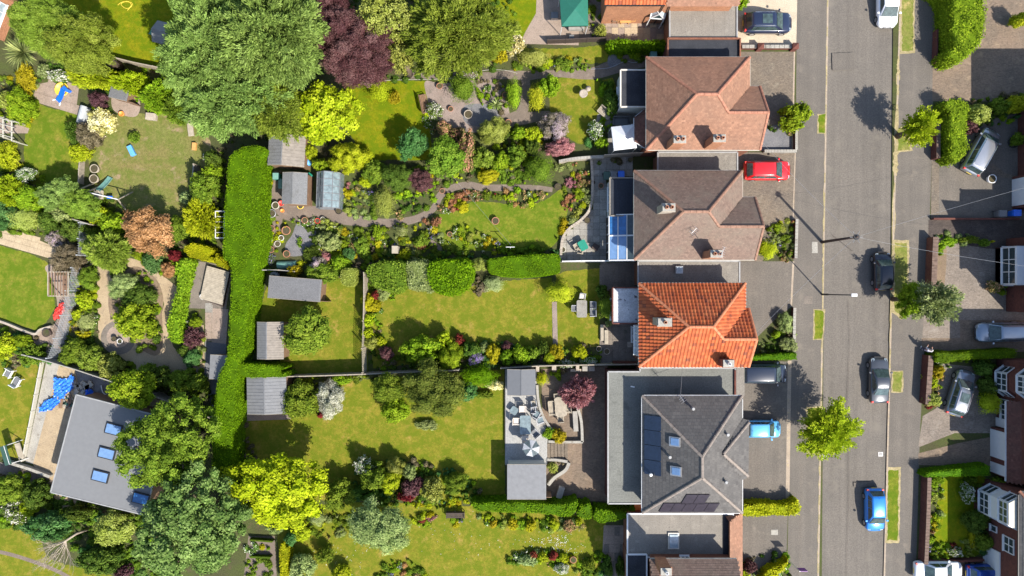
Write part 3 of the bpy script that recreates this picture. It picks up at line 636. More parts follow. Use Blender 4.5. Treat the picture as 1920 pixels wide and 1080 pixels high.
def wing_house(label, name, xa, xb, yt, yb, yw, xw, rx0, rx1, he, hr, mat, cap, gu, gv, kind, wallm, gut, seed):
    """hipped house with a gabled front wing that shares the south slope; arguments are survey px at eaves height"""
    k = (HC-he)/HC/20; X = lambda p: (p-960)*k; Y = lambda p: (540-p)*k; A, B, T, Bo, Wn, Xw = X(xa), X(xb), Y(yt), Y(yb), Y(yw), X(xw)
    kr = (HC-hr)/HC/20; r0, r1 = (rx0-960)*kr, (rx1-960)*kr; ym = (T+Bo)/2; t = (hr-he)/(ym-Bo); yq = (Bo+Wn)/2; zq = he+t*(yq-Bo)
    s = (zq-he)/(hr-he); xm = B+(r1-B)*s; org = ((A+B)/2, ym, 0); th = thing(name, label, 'house', org)
    R0, R1, Mx, G = (r0, ym, hr), (r1, ym, hr), (xm, yq, zq), (Xw, yq, zq)
    SW, NW, NE, BW, WE, SE = (A, Bo, he), (A, T, he), (B, T, he), (B, Wn, he), (Xw, Wn, he), (Xw, Bo, he)
    faces = [[NW, NE, R1, R0], [SW, NW, R0], [SW, SE, G, Mx, R1, R0], [NE, BW, Mx, R1], [BW, WE, G, Mx]]
    roof(th, org, faces, [(SW, R0), (NW, R0), (R0, R1), (NE, R1), (R1, Mx), (Mx, G), (SE, G), (WE, G)], mat, cap, gu, gv, .022, kind, seed=seed)
    i = .38; poly = [(A+i, Bo+i), (Xw-.15, Bo+i), (Xw-.15, Wn-i), (B-i, Wn-i), (B-i, T-i), (A+i, T-i)]
    wallbox(th, org, poly, 0, he-.05, wallm)
    g = MB(org); g.add([(Xw-.2, Bo+i, he-.05), (Xw-.2, Wn-i, he-.05), (Xw-.2, yq, zq-.25), (Xw-.1, Bo+i, he-.05), (Xw-.1, Wn-i, he-.05), (Xw-.1, yq, zq-.25)], [(0, 1, 2), (5, 4, 3), (0, 3, 4, 1), (1, 4, 5, 2), (2, 5, 3, 0)]); g.build('gable', wallm, th)
    gutter(th, org, [(Xw, Bo), (A, Bo), (A, T), (B, T), (B, Wn), (Xw, Wn)], he-.08, gut)
    return th, org, dict(A=A, B=B, T=T, Bo=Bo, Xw=Xw, Wn=Wn, ym=ym)

# ---------------------------------------------------------------- cars
def carpaint(name, c, metal=.3): return plain('paint_'+name, c, .28, metal, .5, .03, .8)
def make_car(name, label, px, py, ang, L, Wd, H, paint, kind='hatch', group=None, rails=False, sunroof=False, z=0.0, cat='car'):
    x, y = W(px, py, H*.55); t = thing(name, label, cat, (x, y, z), math.radians(ang), group)
    hL = L/2; w = Wd/2; belt = H*.60; hood = {'hatch': .2, 'suv': .21, 'saloon': .25, 'mpv': .15, 'estate': .21}[kind]*L
    tail = {'hatch': .03, 'suv': .03, 'saloon': .17, 'mpv': .02, 'estate': .03}[kind]*L
    zh = H*.55; zn = H*.46; zt = belt if tail < .1*L else belt*.98
    st = [(-hL, .74, H*.3, belt*.78), (-hL+.06, .88, H*.2, belt*.90), (-hL+.28, .97, H*.17, zt), (-hL+L*.22, 1, H*.15, belt), (0, 1, H*.15, belt),
          (hL-hood-.45, 1, H*.15, belt), (hL-hood, .99, H*.15, zh+.03), (hL-hood*.45, .97, H*.16, zh-.03), (hL-.26, .88, H*.17, zn+.03), (hL-.09, .72, H*.2, zn-.08), (hL, .52, H*.26, zn-.2)]
    mb = MB(); vs = []; m = 11
    for sx, fw, zb, ztp in st:
        ww = w*fw; sec = [(0, zb), (ww*.9, zb), (ww, zb+.12), (ww*1.0, (zb+ztp)/2+.02), (ww*.95, ztp-.05), (ww*.84, ztp), (0, ztp+.035)]
        half = sec; full = half+[(-a, b) for a, b in half[-2:0:-1]]; vs += [(sx, a, b) for a, b in full]
    k = 12; ns = len(st); fs = [(i*k+j, (i+1)*k+j, (i+1)*k+(j+1) % k, i*k+(j+1) % k) for i in range(ns-1) for j in range(k)]
    fs += [tuple(range(k)), tuple(range(ns*k-1, (ns-1)*k-1, -1))]; mb.add(vs, fs); mb.build('body', paint, t, True)
    # cabin
    fb = hL-hood-.05; fr = fb-L*({'mpv': .15}.get(kind, .175)); rb = -hL+tail+.05; rr = rb+L*{'hatch': .10, 'suv': .08, 'saloon': .15, 'mpv': .045, 'estate': .07}[kind]
    wb, wt = w*.88, w*.70; zr = H-.04
    cs = [(fb, belt-.08, .97), (fb-.02, belt-.02, .97), (fr, zr-.05, .99), (fr-.22, zr, 1), ((fr+rr)/2, zr+.025, 1.01), (rr+.2, zr-.01, .98), (rr, zr-.06, .95), (rb, belt-.02, .93), (rb, belt-.08, .93)]
    vs = []
    for sx, zz, f in cs:
        q = max(0., min(1., (zz-belt)/(zr-belt))); wtop = (wb+(wt-wb)*q)*f; vs += [(sx, -wb*f, belt-.1), (sx, -wtop, zz), (sx, -wtop*.8, zz+.03*q), (sx, 0, zz+.045*q), (sx, wtop*.8, zz+.03*q), (sx, wtop, zz), (sx, wb*f, belt-.1)]
    n7 = len(cs); fs = [(i*7+j, i*7+j+1, (i+1)*7+j+1, (i+1)*7+j) for i in range(n7-1) for j in range(6)]
    c = MB(); c.add(vs, fs); c.build('cabin', paint, t, True)
    g = M['glass_car']
    def quad(nm, pts, off):
        P = [Vector(p) for p in pts]; nn = (P[1]-P[0]).cross(P[2]-P[0]).normalized(); c0 = sum(P, Vector())/4
        if nn.dot(c0-Vector((0, 0, .6))) < 0: nn = -nn
        b = MB(); b.add([p+nn*off for p in P]+[p+nn*(off-.03) for p in P], [(0, 1, 2, 3), (7, 6, 5, 4), (0, 4, 5, 1), (1, 5, 6, 2), (2, 6, 7, 3), (3, 7, 4, 0)]); b.build(nm, g, t)
    lerp = lambda a, b, f: a+(b-a)*f
    quad('windscreen', [(fb-.03, -wb*.90, belt), (fb-.03, wb*.90, belt), (fr+.03, wt*.90, zr-.05), (fr+.03, -wt*.90, zr-.05)], .055)
    quad('rear_window', [(rb+.03, -wb*.80, belt+.06), (rb+.03, wb*.80, belt+.06), (rr-.01, wt*.84, zr-.09), (rr-.01, -wt*.84, zr-.09)], .05)
    for s in (-1, 1):
        xs = [fb-L*.075, lerp(fr, rr, .42), lerp(fr, rr, .8) if tail < .1*L else rr-.05]
        xt = [fr-.08, lerp(fr, rr, .42), lerp(fr, rr, .8) if tail < .1*L else rr+.12]
        xs.append(rb+.35); xt.append(rr+.12)
        for a in range(3):
            if abs(xs[a]-xs[a+1]) < .25 or xs[a+1] > xs[a]: continue
            quad('side_window', [(xs[a]-.03, s*wb*.985, belt+.01), (xs[a+1]+.03, s*wb*.965, belt+.01), (xt[a+1]+.03, s*lerp(wb, wt, .86), lerp(belt, zr, .86)), (xt[a]-.03, s*lerp(wb, wt, .86), lerp(belt, zr, .86))], .02)
        m_ = MB(); m_.box(fb-L*.07, s*(w+.10), belt+.07, .16, .2, .13, s*-.25); m_.build('door_mirror', paint, t, bevel=.03)
        h_ = MB(); h_.add([(hL-.30, s*w*.52, zn+.04), (hL-.14, s*w*.52, zn-.03), (hL-.19, s*w*.80, zn-.04), (hL-.42, s*w*.87, zn+.035), (hL-.42, s*w*.7, zn+.06)], [(0, 1, 2, 3, 4)] if s > 0 else [(4, 3, 2, 1, 0)])
        h_.v = [(a, b, c_+.025) for a, b, c_ in h_.v]; h_.build('headlight', M['glass_pale'], t)
        r_ = MB(); r_.box(-hL+.12, s*w*.80, belt*.87, .16, .2, .2, s*.25); r_.build('tail_light', M['red_pl'], t, bevel=.02)
        for xx in (hL-L*.19, -hL+L*.20):
            wh = MB(); wh.tube([(xx, s*(w-.22), .32), (xx, s*(w+.005), .32)], .32, 18); tw = wh.build('wheel', M['tyre'], t)
            ri = MB(); ri.tube([(xx, s*(w-.02), .32), (xx, s*(w+.02), .32)], .2, 12); ri.build('rim', M['rim'], tw)
        if rails: ra = MB(); ra.tube([(fr-.15, s*wt*.93, zr+.02), (fr-.25, s*wt*.93, zr+.075), (rr+.25, s*wt*.9, zr+.07), (rr+.15, s*wt*.9, zr+.02)], .025, 6); ra.build('roof_rail', M['chrome'], t)
        wl = MB(); wl.tube([(hL-hood*.98, s*.08, zh+.09), (hL-hood-.1, s*w*.65, zh+.12)], .012, 4); wl.build('wiper', M['black'], t)
    gr = MB(); gr.box(hL-.03, 0, zn-.17, .05, w*.9, .12); gr.build('grille', M['black'], t)
    ft = MB(); ft.box(-hL-.0, 0, belt*.62, .03, .5, .11); ft.build('number_plate', M['yellow_pl'], t)
    if sunroof: sr = MB(); sr.box((fr+rr)/2+.25, 0, zr+.075, L*.2, wt*1.3, .02); sr.build('sunroof', M['glass_car'], t, bevel=.02)
    an = MB(); an.tube([(rr+.2, 0, zr), (rr+.02, 0, zr+.2)], .012, 4); an.build('aerial', M['black'], t)
    return t
# ================================================================ GROUND, ROAD, PAVEMENTS
def slab_ground(name, pts, z0, z1, mat):
    mb = MB(); mb.prism([W(a, b) for a, b in pts], z0, z1); o = mb.build(name, M[mat]); o['kind'] = 'structure'; return o
mb = MB(); mb.add([(-400, -400, -.5), (400, -400, -.5), (400, 400, -.5), (-400, 400, -.5)], [(0, 1, 2, 3)]); g0 = mb.build('terrain', M['field']); g0['kind'] = 'structure'
slab_ground('ground', [(-4000, -4000), (1554+22, -4000), (1536-22, 5000), (-4000, 5000)], -.45, 0, 'field')
slab_ground('ground', [(1686+22, -4000), (5000, -4000), (5000, 5000), (1656-22, 5000)], -.45, 0, 'field')
def kx(y, side): return 1554.5-18*y/1080 if side == 0 else (1686-16*y/540 if y < 540 else 1670-14*(y-540)/540)
ys = [-700, -300, 0, 135, 270, 405, 540, 675, 810, 945, 1080, 1400, 1800]
slab_ground('road', [(kx(y, 0), y) for y in ys]+[(kx(y, 1), y) for y in ys[::-1]], -.4, -.09, 'asphalt')
sheet('pavement', [(1496, -700), (1494, 0), (1492, 270), (1487, 520), (1481, 810), (1476, 1080), (1470, 1800)]+[(kx(y, 0)-3, y) for y in ys[::-1]], 'pave')
sheet('pavement', [(1756, -700), (1752, 0), (1748, 270), (1739, 540), (1725, 810), (1717, 1080), (1710, 1800)]+[(kx(y, 1)+3, y) for y in ys[::-1]], 'pave')
# kerbs, stone by stone
for side in (0, 1):
    ks = thing('kerb', None, None, (0, 0, 0)); ks['kind'] = 'structure'
    b = MB(); b.box(0, 0, 0, .15, .90, .3); tmp = b.build('kerb_stone', M['kerb'], ks); me = tmp.data; bpy.data.objects.remove(tmp)
    y = -60
    while y < 1140:
        x0, y0 = W(kx(y, side)+(-2.2 if side == 0 else 2.2), y); x1, y1 = W(kx(y+18.3, side)+(-2.2 if side == 0 else 2.2), y+18.3)
        o = bpy.data.objects.new('kerb_stone', me); link(o, ks); o.location = ((x0+x1)/2, (y0+y1)/2, -.14+random.uniform(-.006, .006)); o.rotation_euler = (0, 0, math.atan2(y1-y0, x1-x0)+math.pi/2); y += 18.3
for (x0, x1, y0, y1, n_) in ((kx(0, 0)+.5, 1.2, 0, 1080, 0),):
    pass
# straw-dry grass growing along the right-hand kerb
for a, b_, w0 in ((100, 170, 3), (110, 160, 5), (170, 470, 5), (255, 330, 8), (440, 560, 5), (560, 700, 2.5)):
    n = 14; L = [(kx(a+(b_-a)*i/n, 1)+1-random.random()*w0*.6, a+(b_-a)*i/n) for i in range(n+1)]; R = [(kx(a+(b_-a)*i/n, 1)+2+random.random()*w0*.8, a+(b_-a)*i/n) for i in range(n+1)]
    sheet('kerbside_grass', L+R[::-1], 'verge_dry')
for a, b_ in ((-10, 240), (250, 470), (440, 545), (545, 800), (850, 1080)):
    n = 16; L = [(kx(a+(b_-a)*i/n, 0)-3-random.random()*2.2, a+(b_-a)*i/n) for i in range(n+1)]; R = [(kx(a+(b_-a)*i/n, 0)-1.5, a+(b_-a)*i/n) for i in range(n+1)]
    sheet('kerbside_grass', L+R[::-1], 'verge_dry')
VG = [((1687, -40), (1717, -40), (1714, 60), (1716, 100), (1687, 101)), ((1680, 243), (1690, 238), (1705, 245), (1711, 283), (1680, 286)), ((1674, 450), (1704, 450), (1705, 480), (1702, 560), (1690, 600), (1672, 585)), ((1672, 695), (1694, 695), (1693, 736), (1671, 736)), ((1662, 876), (1689, 876), (1686, 1018), (1660, 1018)),
      ((1533, 214), (1549, 213), (1548, 250), (1532, 251)), ((1525, 580), (1547, 580), (1544, 637), (1524, 638)), ((1510, 763), (1543, 762), (1541, 850), (1514, 852))]
for i, v in enumerate(VG):
    cx = sum(p[0] for p in v)/len(v); cy = sum(p[1] for p in v)/len(v)
    sheet('verge_border', jag(v, .8), 'verge_dry'); sheet('grass_verge', jag([(cx+(a-cx)*.74, cy+(b-cy)*.92) for a, b in v], 1.3), 'verge' if i in (0, 1, 2, 3) else 'lawn_fresh')
for v in ([(1590, 560), (1593, 640), (1588, 760), (1592, 900), (1586, 1090), (1586.3, 1090), (1592.4, 900), (1588.5, 760), (1593.4, 640), (1590.4, 560)], [(1598, 470), (1560, 440), (1560, 441), (1598, 471)]): sheet('road_seam', v, 'drive_dark')
for v, m_ in (([(1600, 905), (1632, 903), (1633, 912), (1601, 914)], 'drive_grey'), ([(1508, 555), (1524, 555), (1523, 570), (1507, 570)], 'concrete_dk'), ([(1500, 870), (1506, 870), (1504, 1080), (1497, 1080)], 'drive_grey'), ([(1560, 100), (1600, 98), (1602, 130), (1561, 132)], 'pave')): sheet('tarmac_patch', jag(v, .4), m_)
# ---- driveways left of the road
sheet('driveway', [(1380, -60), (1496, -60), (1493, 84), (1380, 86)], 'gravel_cream')
sheet('driveway', [(1380, 97), (1488, 97), (1488, 200), (1483, 232), (1440, 235), (1430, 283), (1380, 284)], 'drive_red')
sheet('driveway', [(1370, 285), (1492, 287), (1490, 412), (1450, 425), (1430, 490), (1370, 490)], 'drive_red')
sheet('driveway', [(1370, 490), (1486, 490), (1484, 575), (1452, 600), (1420, 632), (1385, 662), (1370, 662)], 'drive_grey')
sheet('driveway', [(1370, 675), (1482, 678), (1476, 937), (1370, 937)], 'drive_grey')
sheet('driveway', [(1370, 966), (1477, 966), (1474, 1060), (1392, 1090), (1370, 1200)], 'drive_grey')
sheet('slate_bed', [(1430, 283), (1429, 262), (1440, 240), (1465, 232), (1488, 233), (1489, 283)], 'gravel_grey', True)
for x, a, b_, w in ((1480.5, 676, 936, 7), (1487.5, 490, 575, 3.5), (1489.5, 97, 285, 3), (1491, 287, 410, 2)):
    sheet('threshold_strip', [(x-w/2+(a-676)*0, a), (x+w/2, a), (x+w/2-4, b_), (x-w/2-4, b_)], 'kerb')
# ---- right-hand driveways
sheet('driveway', [(1752, -60), (1960, -60), (1960, 190), (1748, 190), (1749, 100)], 'drive_brown')
sheet('driveway', [(1747, 270), (1747, 412), (1960, 412), (1960, 200), (1790, 240)], 'drive_grey')
sheet('brick_strip', [(1747, 303), (1761, 300), (1760, 410), (1745, 412)], 'drive_red')
sheet('brick_strip', [(1862, 306), (1885, 325), (1912, 330), (1912, 337), (1878, 333), (1856, 313)], 'drive_red')
sheet('driveway', [(1741, 412), (1960, 412), (1960, 660), (1728, 658)], 'drive_tan')
sheet('driveway', [(1741, 412), (1960, 412), (1960, 470), (1850, 466), (1765, 452), (1740, 450)], 'drive_dark')  # dark paving laid where the house shadow falls: shade put into the colour
sheet('bed_edge', [(1752, 440), (1768, 437), (1775, 470), (1774, 500), (1770, 540), (1750, 545)], 'soil_light')
sheet('driveway', [(1800, 600), (1960, 600), (1960, 660), (1728, 658), (1728, 634), (1800, 634)], 'drive_brown')
sheet('driveway', [(1724, 838), (1790, 812), (1960, 812), (1960, 700), (1830, 688), (1768, 682), (1757, 720), (1756, 765), (1730, 780), (1722, 836)], 'drive_tan')
sheet('driveway', [(1722, 850), (1800, 830), (1960, 800), (1960, 875), (1722, 872)], 'drive_brown')
sheet('driveway', [(1712, 1052), (1960, 1046), (1960, 1200), (1710, 1200)], 'drive_brown')
sheet('lawn', [(1775, 893), (1845, 893), (1850, 930), (1818, 975), (1832, 1010), (1836, 1040), (1760, 1044), (1752, 1000), (1760, 930)], 'lawn_bright', True)
def slabmark(name, x, y, w, h, mat, label=None):
    pass
for (x, y, w, h, l) in ((1527.5, 464, 11, 21, 'pale concrete inspection cover in the pavement beside the telegraph pole'), (1452, 998, 13, 10, 'pale inspection cover in the driveway beside the brown-roofed house')):
    b = MB(); cx, cy = W(x, y); b.box(cx, cy, .012, w/20, h/20, .02); b.box(cx, cy, .024, w/20-.14, h/20-.14, .01); tag(b.build('inspection_cover', M['concrete']), l, 'manhole cover')
for (x, y, l) in ((1546, 856, 'small square drain grating by the kerb below the young street tree'), (1652, 852, 'small square drain grating by the right kerb north of the long verge')):
    cx, cy = W(x, y); t = thing('drain_grating', l, 'drain', (cx, cy, -.088)); b = MB(); b.box(0, 0, .008, .42, .4, .016); b.build('frame', M['metal'], t)
    b = MB(); [b.box(-.15+.06*i, 0, .02, .03, .34, .01) for i in range(6)]; b.build('grate', M['black'], t)

# ================================================================ GARDEN LAWNS, PATHS, PATIOS
S = sheet
S('lawn', [(90, -60), (440, -60), (430, 165), (335, 145), (215, 112), (100, 90)], 'lawn_bright')
S('lawn', [(62, 195), (100, 205), (145, 212), (160, 240), (150, 300), (140, 345), (60, 345), (45, 290), (50, 240)], 'lawn_fresh', True)
S('lawn', [(170, 235), (225, 215), (300, 215), (370, 230), (400, 290), (372, 330), (350, 410), (310, 430), (240, 400), (190, 370), (165, 300)], 'lawn_worn', True)
S('lawn', [(-400, 455), (0, 460), (60, 477), (98, 497), (96, 530), (104, 575), (92, 598), (72, 621), (30, 607), (-400, 585)], 'lawn_fresh')
S('lawn', [(-400, 680), (40, 676), (83, 684), (66, 770), (48, 858), (-400, 840)], 'lawn')
S('lawn', [(-400, 965), (20, 980), (70, 1000), (100, 1050), (230, 1090), (300, 1200), (-400, 1200)], 'lawn', True)
S('lawn', [(650, 150), (805, 152), (803, 200), (812, 300), (690, 300), (640, 230)], 'lawn_bright')
S('lawn', [(920, -60), (1010, -60), (1007, 20), (992, 55), (968, 80), (930, 70)], 'lawn_bright', True)
S('lawn', [(965, 88), (1040, 92), (1138, 84), (1141, 116), (1106, 120), (1040, 112), (975, 120)], 'lawn')
S('lawn', [(1045, 148), (1103, 142), (1118, 152), (1152, 150), (1150, 210), (1115, 240), (1100, 268), (1070, 262), (1040, 225), (1030, 190)], 'lawn', True)
S('lawn', [(815, 405), (850, 398), (885, 378), (930, 380), (990, 385), (1030, 370), (1056, 352), (1066, 372), (1060, 420), (1047, 450), (1000, 478), (900, 470), (840, 470), (822, 440)], 'lawn_fresh', True)
S('lawn', [(498, 545), (505, 522), (688, 522), (686, 600), (690, 698), (530, 705), (520, 640), (482, 600)], 'lawn')
S('lawn', [(690, 545), (760, 540), (1035, 520), (1036, 660), (700, 690)], 'lawn')
S('lawn', [(1043, 590), (1042, 515), (1062, 508), (1128, 503), (1124, 560), (1126, 650), (1045, 656)], 'lawn')
S('lawn', [(455, 788), (560, 780), (640, 715), (945, 692), (947, 938), (450, 938)], 'lawn')
S('lawn', [(520, 1000), (560, 948), (700, 940), (900, 950), (1000, 960), (1134, 968), (1142, 1030), (1130, 1100), (530, 1200)], 'lawn')
S('path', [(-400, 432), (0, 431), (40, 436), (100, 462), (115, 485), (110, 490), (60, 470), (0, 455), (-400, 452)], 'slab_cream')
# winding path of the second garden
S('path', ribbon([(517, 320), (518, 350), (520, 378), (540, 398), (575, 400), (620, 405), (670, 414), (720, 418), (775, 412), (812, 392), (826, 366), (850, 352), (880, 347), (905, 352), (940, 352), (1000, 352), (1036, 356)], [20, 20, 26, 30, 32, 26, 20, 16, 14, 12, 14, 13, 13, 13, 12, 10, 9]), 'path_brown')
S('path', ribbon([(520, 405), (514, 440), (508, 470)], [22, 20, 16]), 'path_brown')
S('slate_bed', [(560, 415), (590, 420), (588, 470), (560, 480), (540, 478), (535, 460), (548, 440)], 'gravel_grey', True)
S('path', ribbon([(714, 420), (716, 445), (720, 470)], 11), 'path_brown')
S('path', ribbon([(775, 470), (800, 450), (830, 470)], 8), 'path_brown')
S('gravel_bed', [(798, 152), (830, 156), (930, 150), (952, 195), (950, 230), (900, 248), (850, 240), (812, 215), (800, 180)], 'gravel_pink', True)
S('slate_bed', [(870, 200), (905, 195), (945, 205), (925, 235), (875, 232)], 'gravel_grey', True)
S('path', ribbon([(770, 142), (850, 142), (920, 142), (970, 140), (985, 150), (985, 185), (975, 215), (940, 230)], [12, 12, 14, 18, 16, 16, 22, 26]), 'path_brown')
S('path', ribbon([(980, 143), (1040, 138), (1110, 138), (1165, 120), (1212, 112)], [20, 12, 22, 30, 26]), 'path_brown')
S('slate_bed', [(1142, 105), (1160, 102), (1162, 118), (1150, 126), (1140, 122)], 'gravel_grey', True)
S('path', ribbon([(940, 232), (985, 222), (1030, 215)], [18, 22, 14]), 'path_brown')
# left garden with gravel
S('gravel_path', [(110, 470), (150, 482), (195, 490), (212, 520), (205, 560), (207, 600), (235, 590), (300, 600), (308, 570), (300, 540), (275, 510), (240, 500), (235, 482), (262, 488), (312, 522), (335, 540), (325, 580), (312, 612), (325, 650), (350, 680), (372, 720), (260, 695), (215, 660), (185, 635), (182, 560), (182, 520), (150, 500), (110, 492)], 'gravel_tan', False)
S('paving_circle', circ(222, 633, 33, 32), 'concrete_dk')
S('paving_circle', circ(222, 631, 22, 21), 'slab_pink')
S('planting_island', [(208, 540), (250, 500), (290, 520), (306, 555), (304, 590), (306, 625), (303, 655), (290, 667), (265, 655), (252, 640), (225, 600), (206, 590)], 'soil_light', True)
S('gravel_path', [(360, 610), (382, 610), (384, 700), (362, 700)], 'gravel_tan')
S('concrete_pad', [(360, 488), (436, 500), (424, 580), (355, 578)], 'concrete_dk')
S('path', [(398, 578), (428, 580), (424, 645), (397, 642)], 'slab_pink')
S('path', [(386, 570), (399, 572), (396, 640), (385, 638)], 'slab_grey')
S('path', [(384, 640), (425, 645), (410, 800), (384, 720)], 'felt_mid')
S('patio', [(85, 500), (125, 490), (150, 500), (110, 670), (72, 650), (62, 625), (100, 610), (108, 580), (100, 530)], 'slab_pink', True)
S('path', [(88, 673), (112, 680), (62, 870), (48, 866)], 'concrete')
S('building_ground', [(112, 680), (235, 712), (330, 745), (330, 800), (120, 960), (62, 870)], 'gravel_tan')
S('building_ground', [(140, 690), (240, 715), (260, 770), (150, 735)], 'gravel_grey')
S('path', [(-400, 862), (0, 866), (60, 885), (110, 905), (108, 925), (40, 900), (-400, 885)], 'path_brown')
S('path', ribbon([(-60, 1030), (0, 1035), (60, 1052), (110, 1072), (160, 1100)], 7), 'path_brown')
S('patio', [(70, 158), (110, 150), (148, 165), (143, 205), (133, 212), (70, 190)], 'slab_pink')
S('patio', [(212, 175), (240, 168), (262, 190), (258, 216), (238, 218), (212, 205)], 'slab_pink', True)
S('patio', [(-10, 213), (30, 222), (57, 235), (52, 250), (-10, 250)], 'slab_pink')
S('patio', [(1008, -60), (1085, -60), (1085, 85), (975, 82), (985, 60), (1005, 25)], 'slab_pink')
S('patio', [(1085, -60), (1134, -60), (1134, 78), (1085, 80)], 'path_brown')
S('patio', [(1134, 10), (1256, 10), (1252, 78), (1134, 76)], 'slab_pink')
S('patio', [(1150, 200), (1215, 200), (1215, 288), (1140, 288), (1140, 240), (1115, 245), (1120, 215)], 'slab_grey')
S('patio', [(1126, 492), (1200, 492), (1200, 545), (1124, 545)], 'concrete_dk')
S('patio', [(1126, 608), (1200, 608), (1200, 684), (1124, 684)], 'concrete_dk')
S('bed_strip', [(1035, 566), (1044, 566), (1046, 655), (1037, 657)], 'gravel_pink')
S('patio', [(1015, 692), (1140, 686), (1138, 940), (1020, 940)], 'drive_brown')
S('patio', [(1132, 985), (1185, 985), (1182, 1100), (1120, 1100), (1130, 1030)], 'slab_pink')
S('gravel_strip', [(445, 776), (545, 774), (545, 786), (445, 790)], 'gravel_pink')
S('path', [(466, 1005), (515, 1005), (520, 1100), (455, 1100)], 'path_brown')
ZP = _z[0]+.004
# slabs laid one by one
pt = thing('patio', None, None, (0, 0, 0)); pt['kind'] = 'structure'
slabs(pt, [(1106, 296), (1140, 292), (1187, 296), (1187, 332), (1140, 334), (1140, 492), (1050, 492), (1050, 455), (1062, 435), (1085, 415), (1104, 400), (1110, 375), (1107, 330)], ZP, (.62, .62), [M['slab_grey'], M['concrete'], M['slab_grey']])
pt = thing('path', None, None, (0, 0, 0)); pt['kind'] = 'structure'
slabs(pt, [(-60, 432), (0, 431), (40, 436), (100, 462), (112, 486), (60, 470), (0, 455), (-60, 452)], ZP, (.75, .55), [M['slab_cream']], rz=-.28)
pt = thing('patio', None, None, (0, 0, 0)); pt['kind'] = 'structure'
slabs(pt, [(1135, 14), (1252, 14), (1250, 76), (1135, 74)], ZP, (.6, .6), [M['slab_pink'], M['slab_cream']])
pt = thing('patio', None, None, (0, 0, 0)); pt['kind'] = 'structure'
slabs(pt, [(1134, 986), (1180, 986), (1180, 1100), (1132, 1100)], ZP, (.5, .8), [M['slab_pink'], M['concrete_dk']])
pt = thing('path', None, None, (0, 0, 0)); pt['kind'] = 'structure'
slabs(pt, [(386, 572), (399, 574), (396, 640), (385, 638)], ZP, (.62, .9), [M['slab_grey'], M['slab_pink']])
pt = thing('patio', None, None, (0, 0, 0)); pt['kind'] = 'structure'
slabs(pt, [(70, 158), (110, 150), (148, 165), (143, 205), (133, 212), (70, 190)], ZP, (.9, .9), [M['slab_pink']], rz=-.3)
pt = thing('patio', None, None, (0, 0, 0)); pt['kind'] = 'structure'
slabs(pt, [(1126, 492), (1190, 492), (1190, 545), (1124, 545)], ZP, (.6, .6), [M['concrete_dk']]); slabs(pt, [(1126, 608), (1190, 608), (1190, 684), (1124, 684)], ZP, (.6, .6), [M['concrete_dk']])

# ================================================================ HOUSES WEST OF THE ROAD
TM = {'brown': tilemat('brown_plain_tile', [(0, (.10, .067, .052)), (.5, (.15, .102, .08)), (1, (.21, .145, .115))], (.16, .13, .1), .75),
      'redb': tilemat('red_brown_plain_tile', [(0, (.15, .08, .052)), (.5, (.235, .122, .078)), (1, (.33, .18, .115))], (.14, .085, .06), .6),
      'orange': tilemat('orange_pantile', [(0, (.15, .04, .022)), (.25, (.29, .062, .02)), (.6, (.36, .085, .026)), (1, (.44, .125, .042))], (.22, .1, .06), .4),
      'grey': tilemat('grey_concrete_tile', [(0, (.06, .056, .054)), (.5, (.085, .08, .077)), (1, (.12, .112, .105))], (.13, .12, .11), .4),
      'dkred': tilemat('dark_red_tile', [(0, (.07, .028, .022)), (.5, (.11, .045, .035)), (1, (.17, .075, .06))], (.06, .05, .04), .5)}
CAP = {'brown': plain('brown_ridge', (.22, .12, .08), .8, var=.3), 'redb': plain('red_ridge', (.3, .13, .08), .8, var=.3), 'orange': plain('orange_ridge', (.42, .15, .07), .8, var=.25), 'grey': plain('grey_ridge', (.2, .165, .14), .8, var=.2)}
# -- house with the red-brown roof
h1, o1, d1 = wing_house('detached house with faded red-brown tiled roof, north of the red car', 'detached_house', 1212, 1406, 107, 281, 162, 1425, 1307, 1346, 5.0, 7.9, TM['redb'], CAP['redb'], .2, .16, 'plain', M['brick'], M['cream'], 1)
for px_, py_ in ((1273, 263), (1347, 261)):
    x, y = W(px_, py_, 7.6); chimney(h1, o1, x, y, 5.2, 7.9, 1.0, .62, M['brick_or'], 2, M['terra'])
def ext(parent, org, r, h, wm, rm, em, rh=None, nm='extension_wall', upst=.06):
    wallbox(parent, org, r, 0, h-.13, wm, nm); e = .12; cx = sum(p[0] for p in r)/len(r); cy = sum(p[1] for p in r)/len(r)
    X0, X1, Y0, Y1 = min(p[0] for p in r), max(p[0] for p in r), min(p[1] for p in r), max(p[1] for p in r); k_ = int((X1-X0)/1.0)
    for i_ in range(1, k_+1): b_ = MB(org); b_.box(X0+(X1-X0)*i_/(k_+1), (Y0+Y1)/2, h+.004, .06, Y1-Y0, .01); b_.build('roof_seam', rm, parent)
    flat_roof(parent, org, [(p[0]+(e if p[0] > cx else -e), p[1]+(e if p[1] > cy else -e)) for p in r], h, rm, em, upst=upst)
ext(h1, o1, rect(1166, 134, 1214, 198, 2.9), 2.9, M['render_w'], M['felt_dark'], M['fascia'], upst=.1)
x0, yA = W(1166, 134, 2.9); _, yB = W(1166, 198, 2.9)
window(h1, o1, (x0-.02, yA-1.3, 1.5), (0, -1), .9, 1.0, 1, 2); window(h1, o1, (x0-.02, yA-2.55, 1.45), (0, -1), 1.1, 1.9, 2, 1, glass=M['glass_pale'])
ext(h1, o1, rect(1254, 76, 1384, 112, 3.0), 3.0, M['brick_dk'], M['felt_dark'], M['brick'], upst=.25)
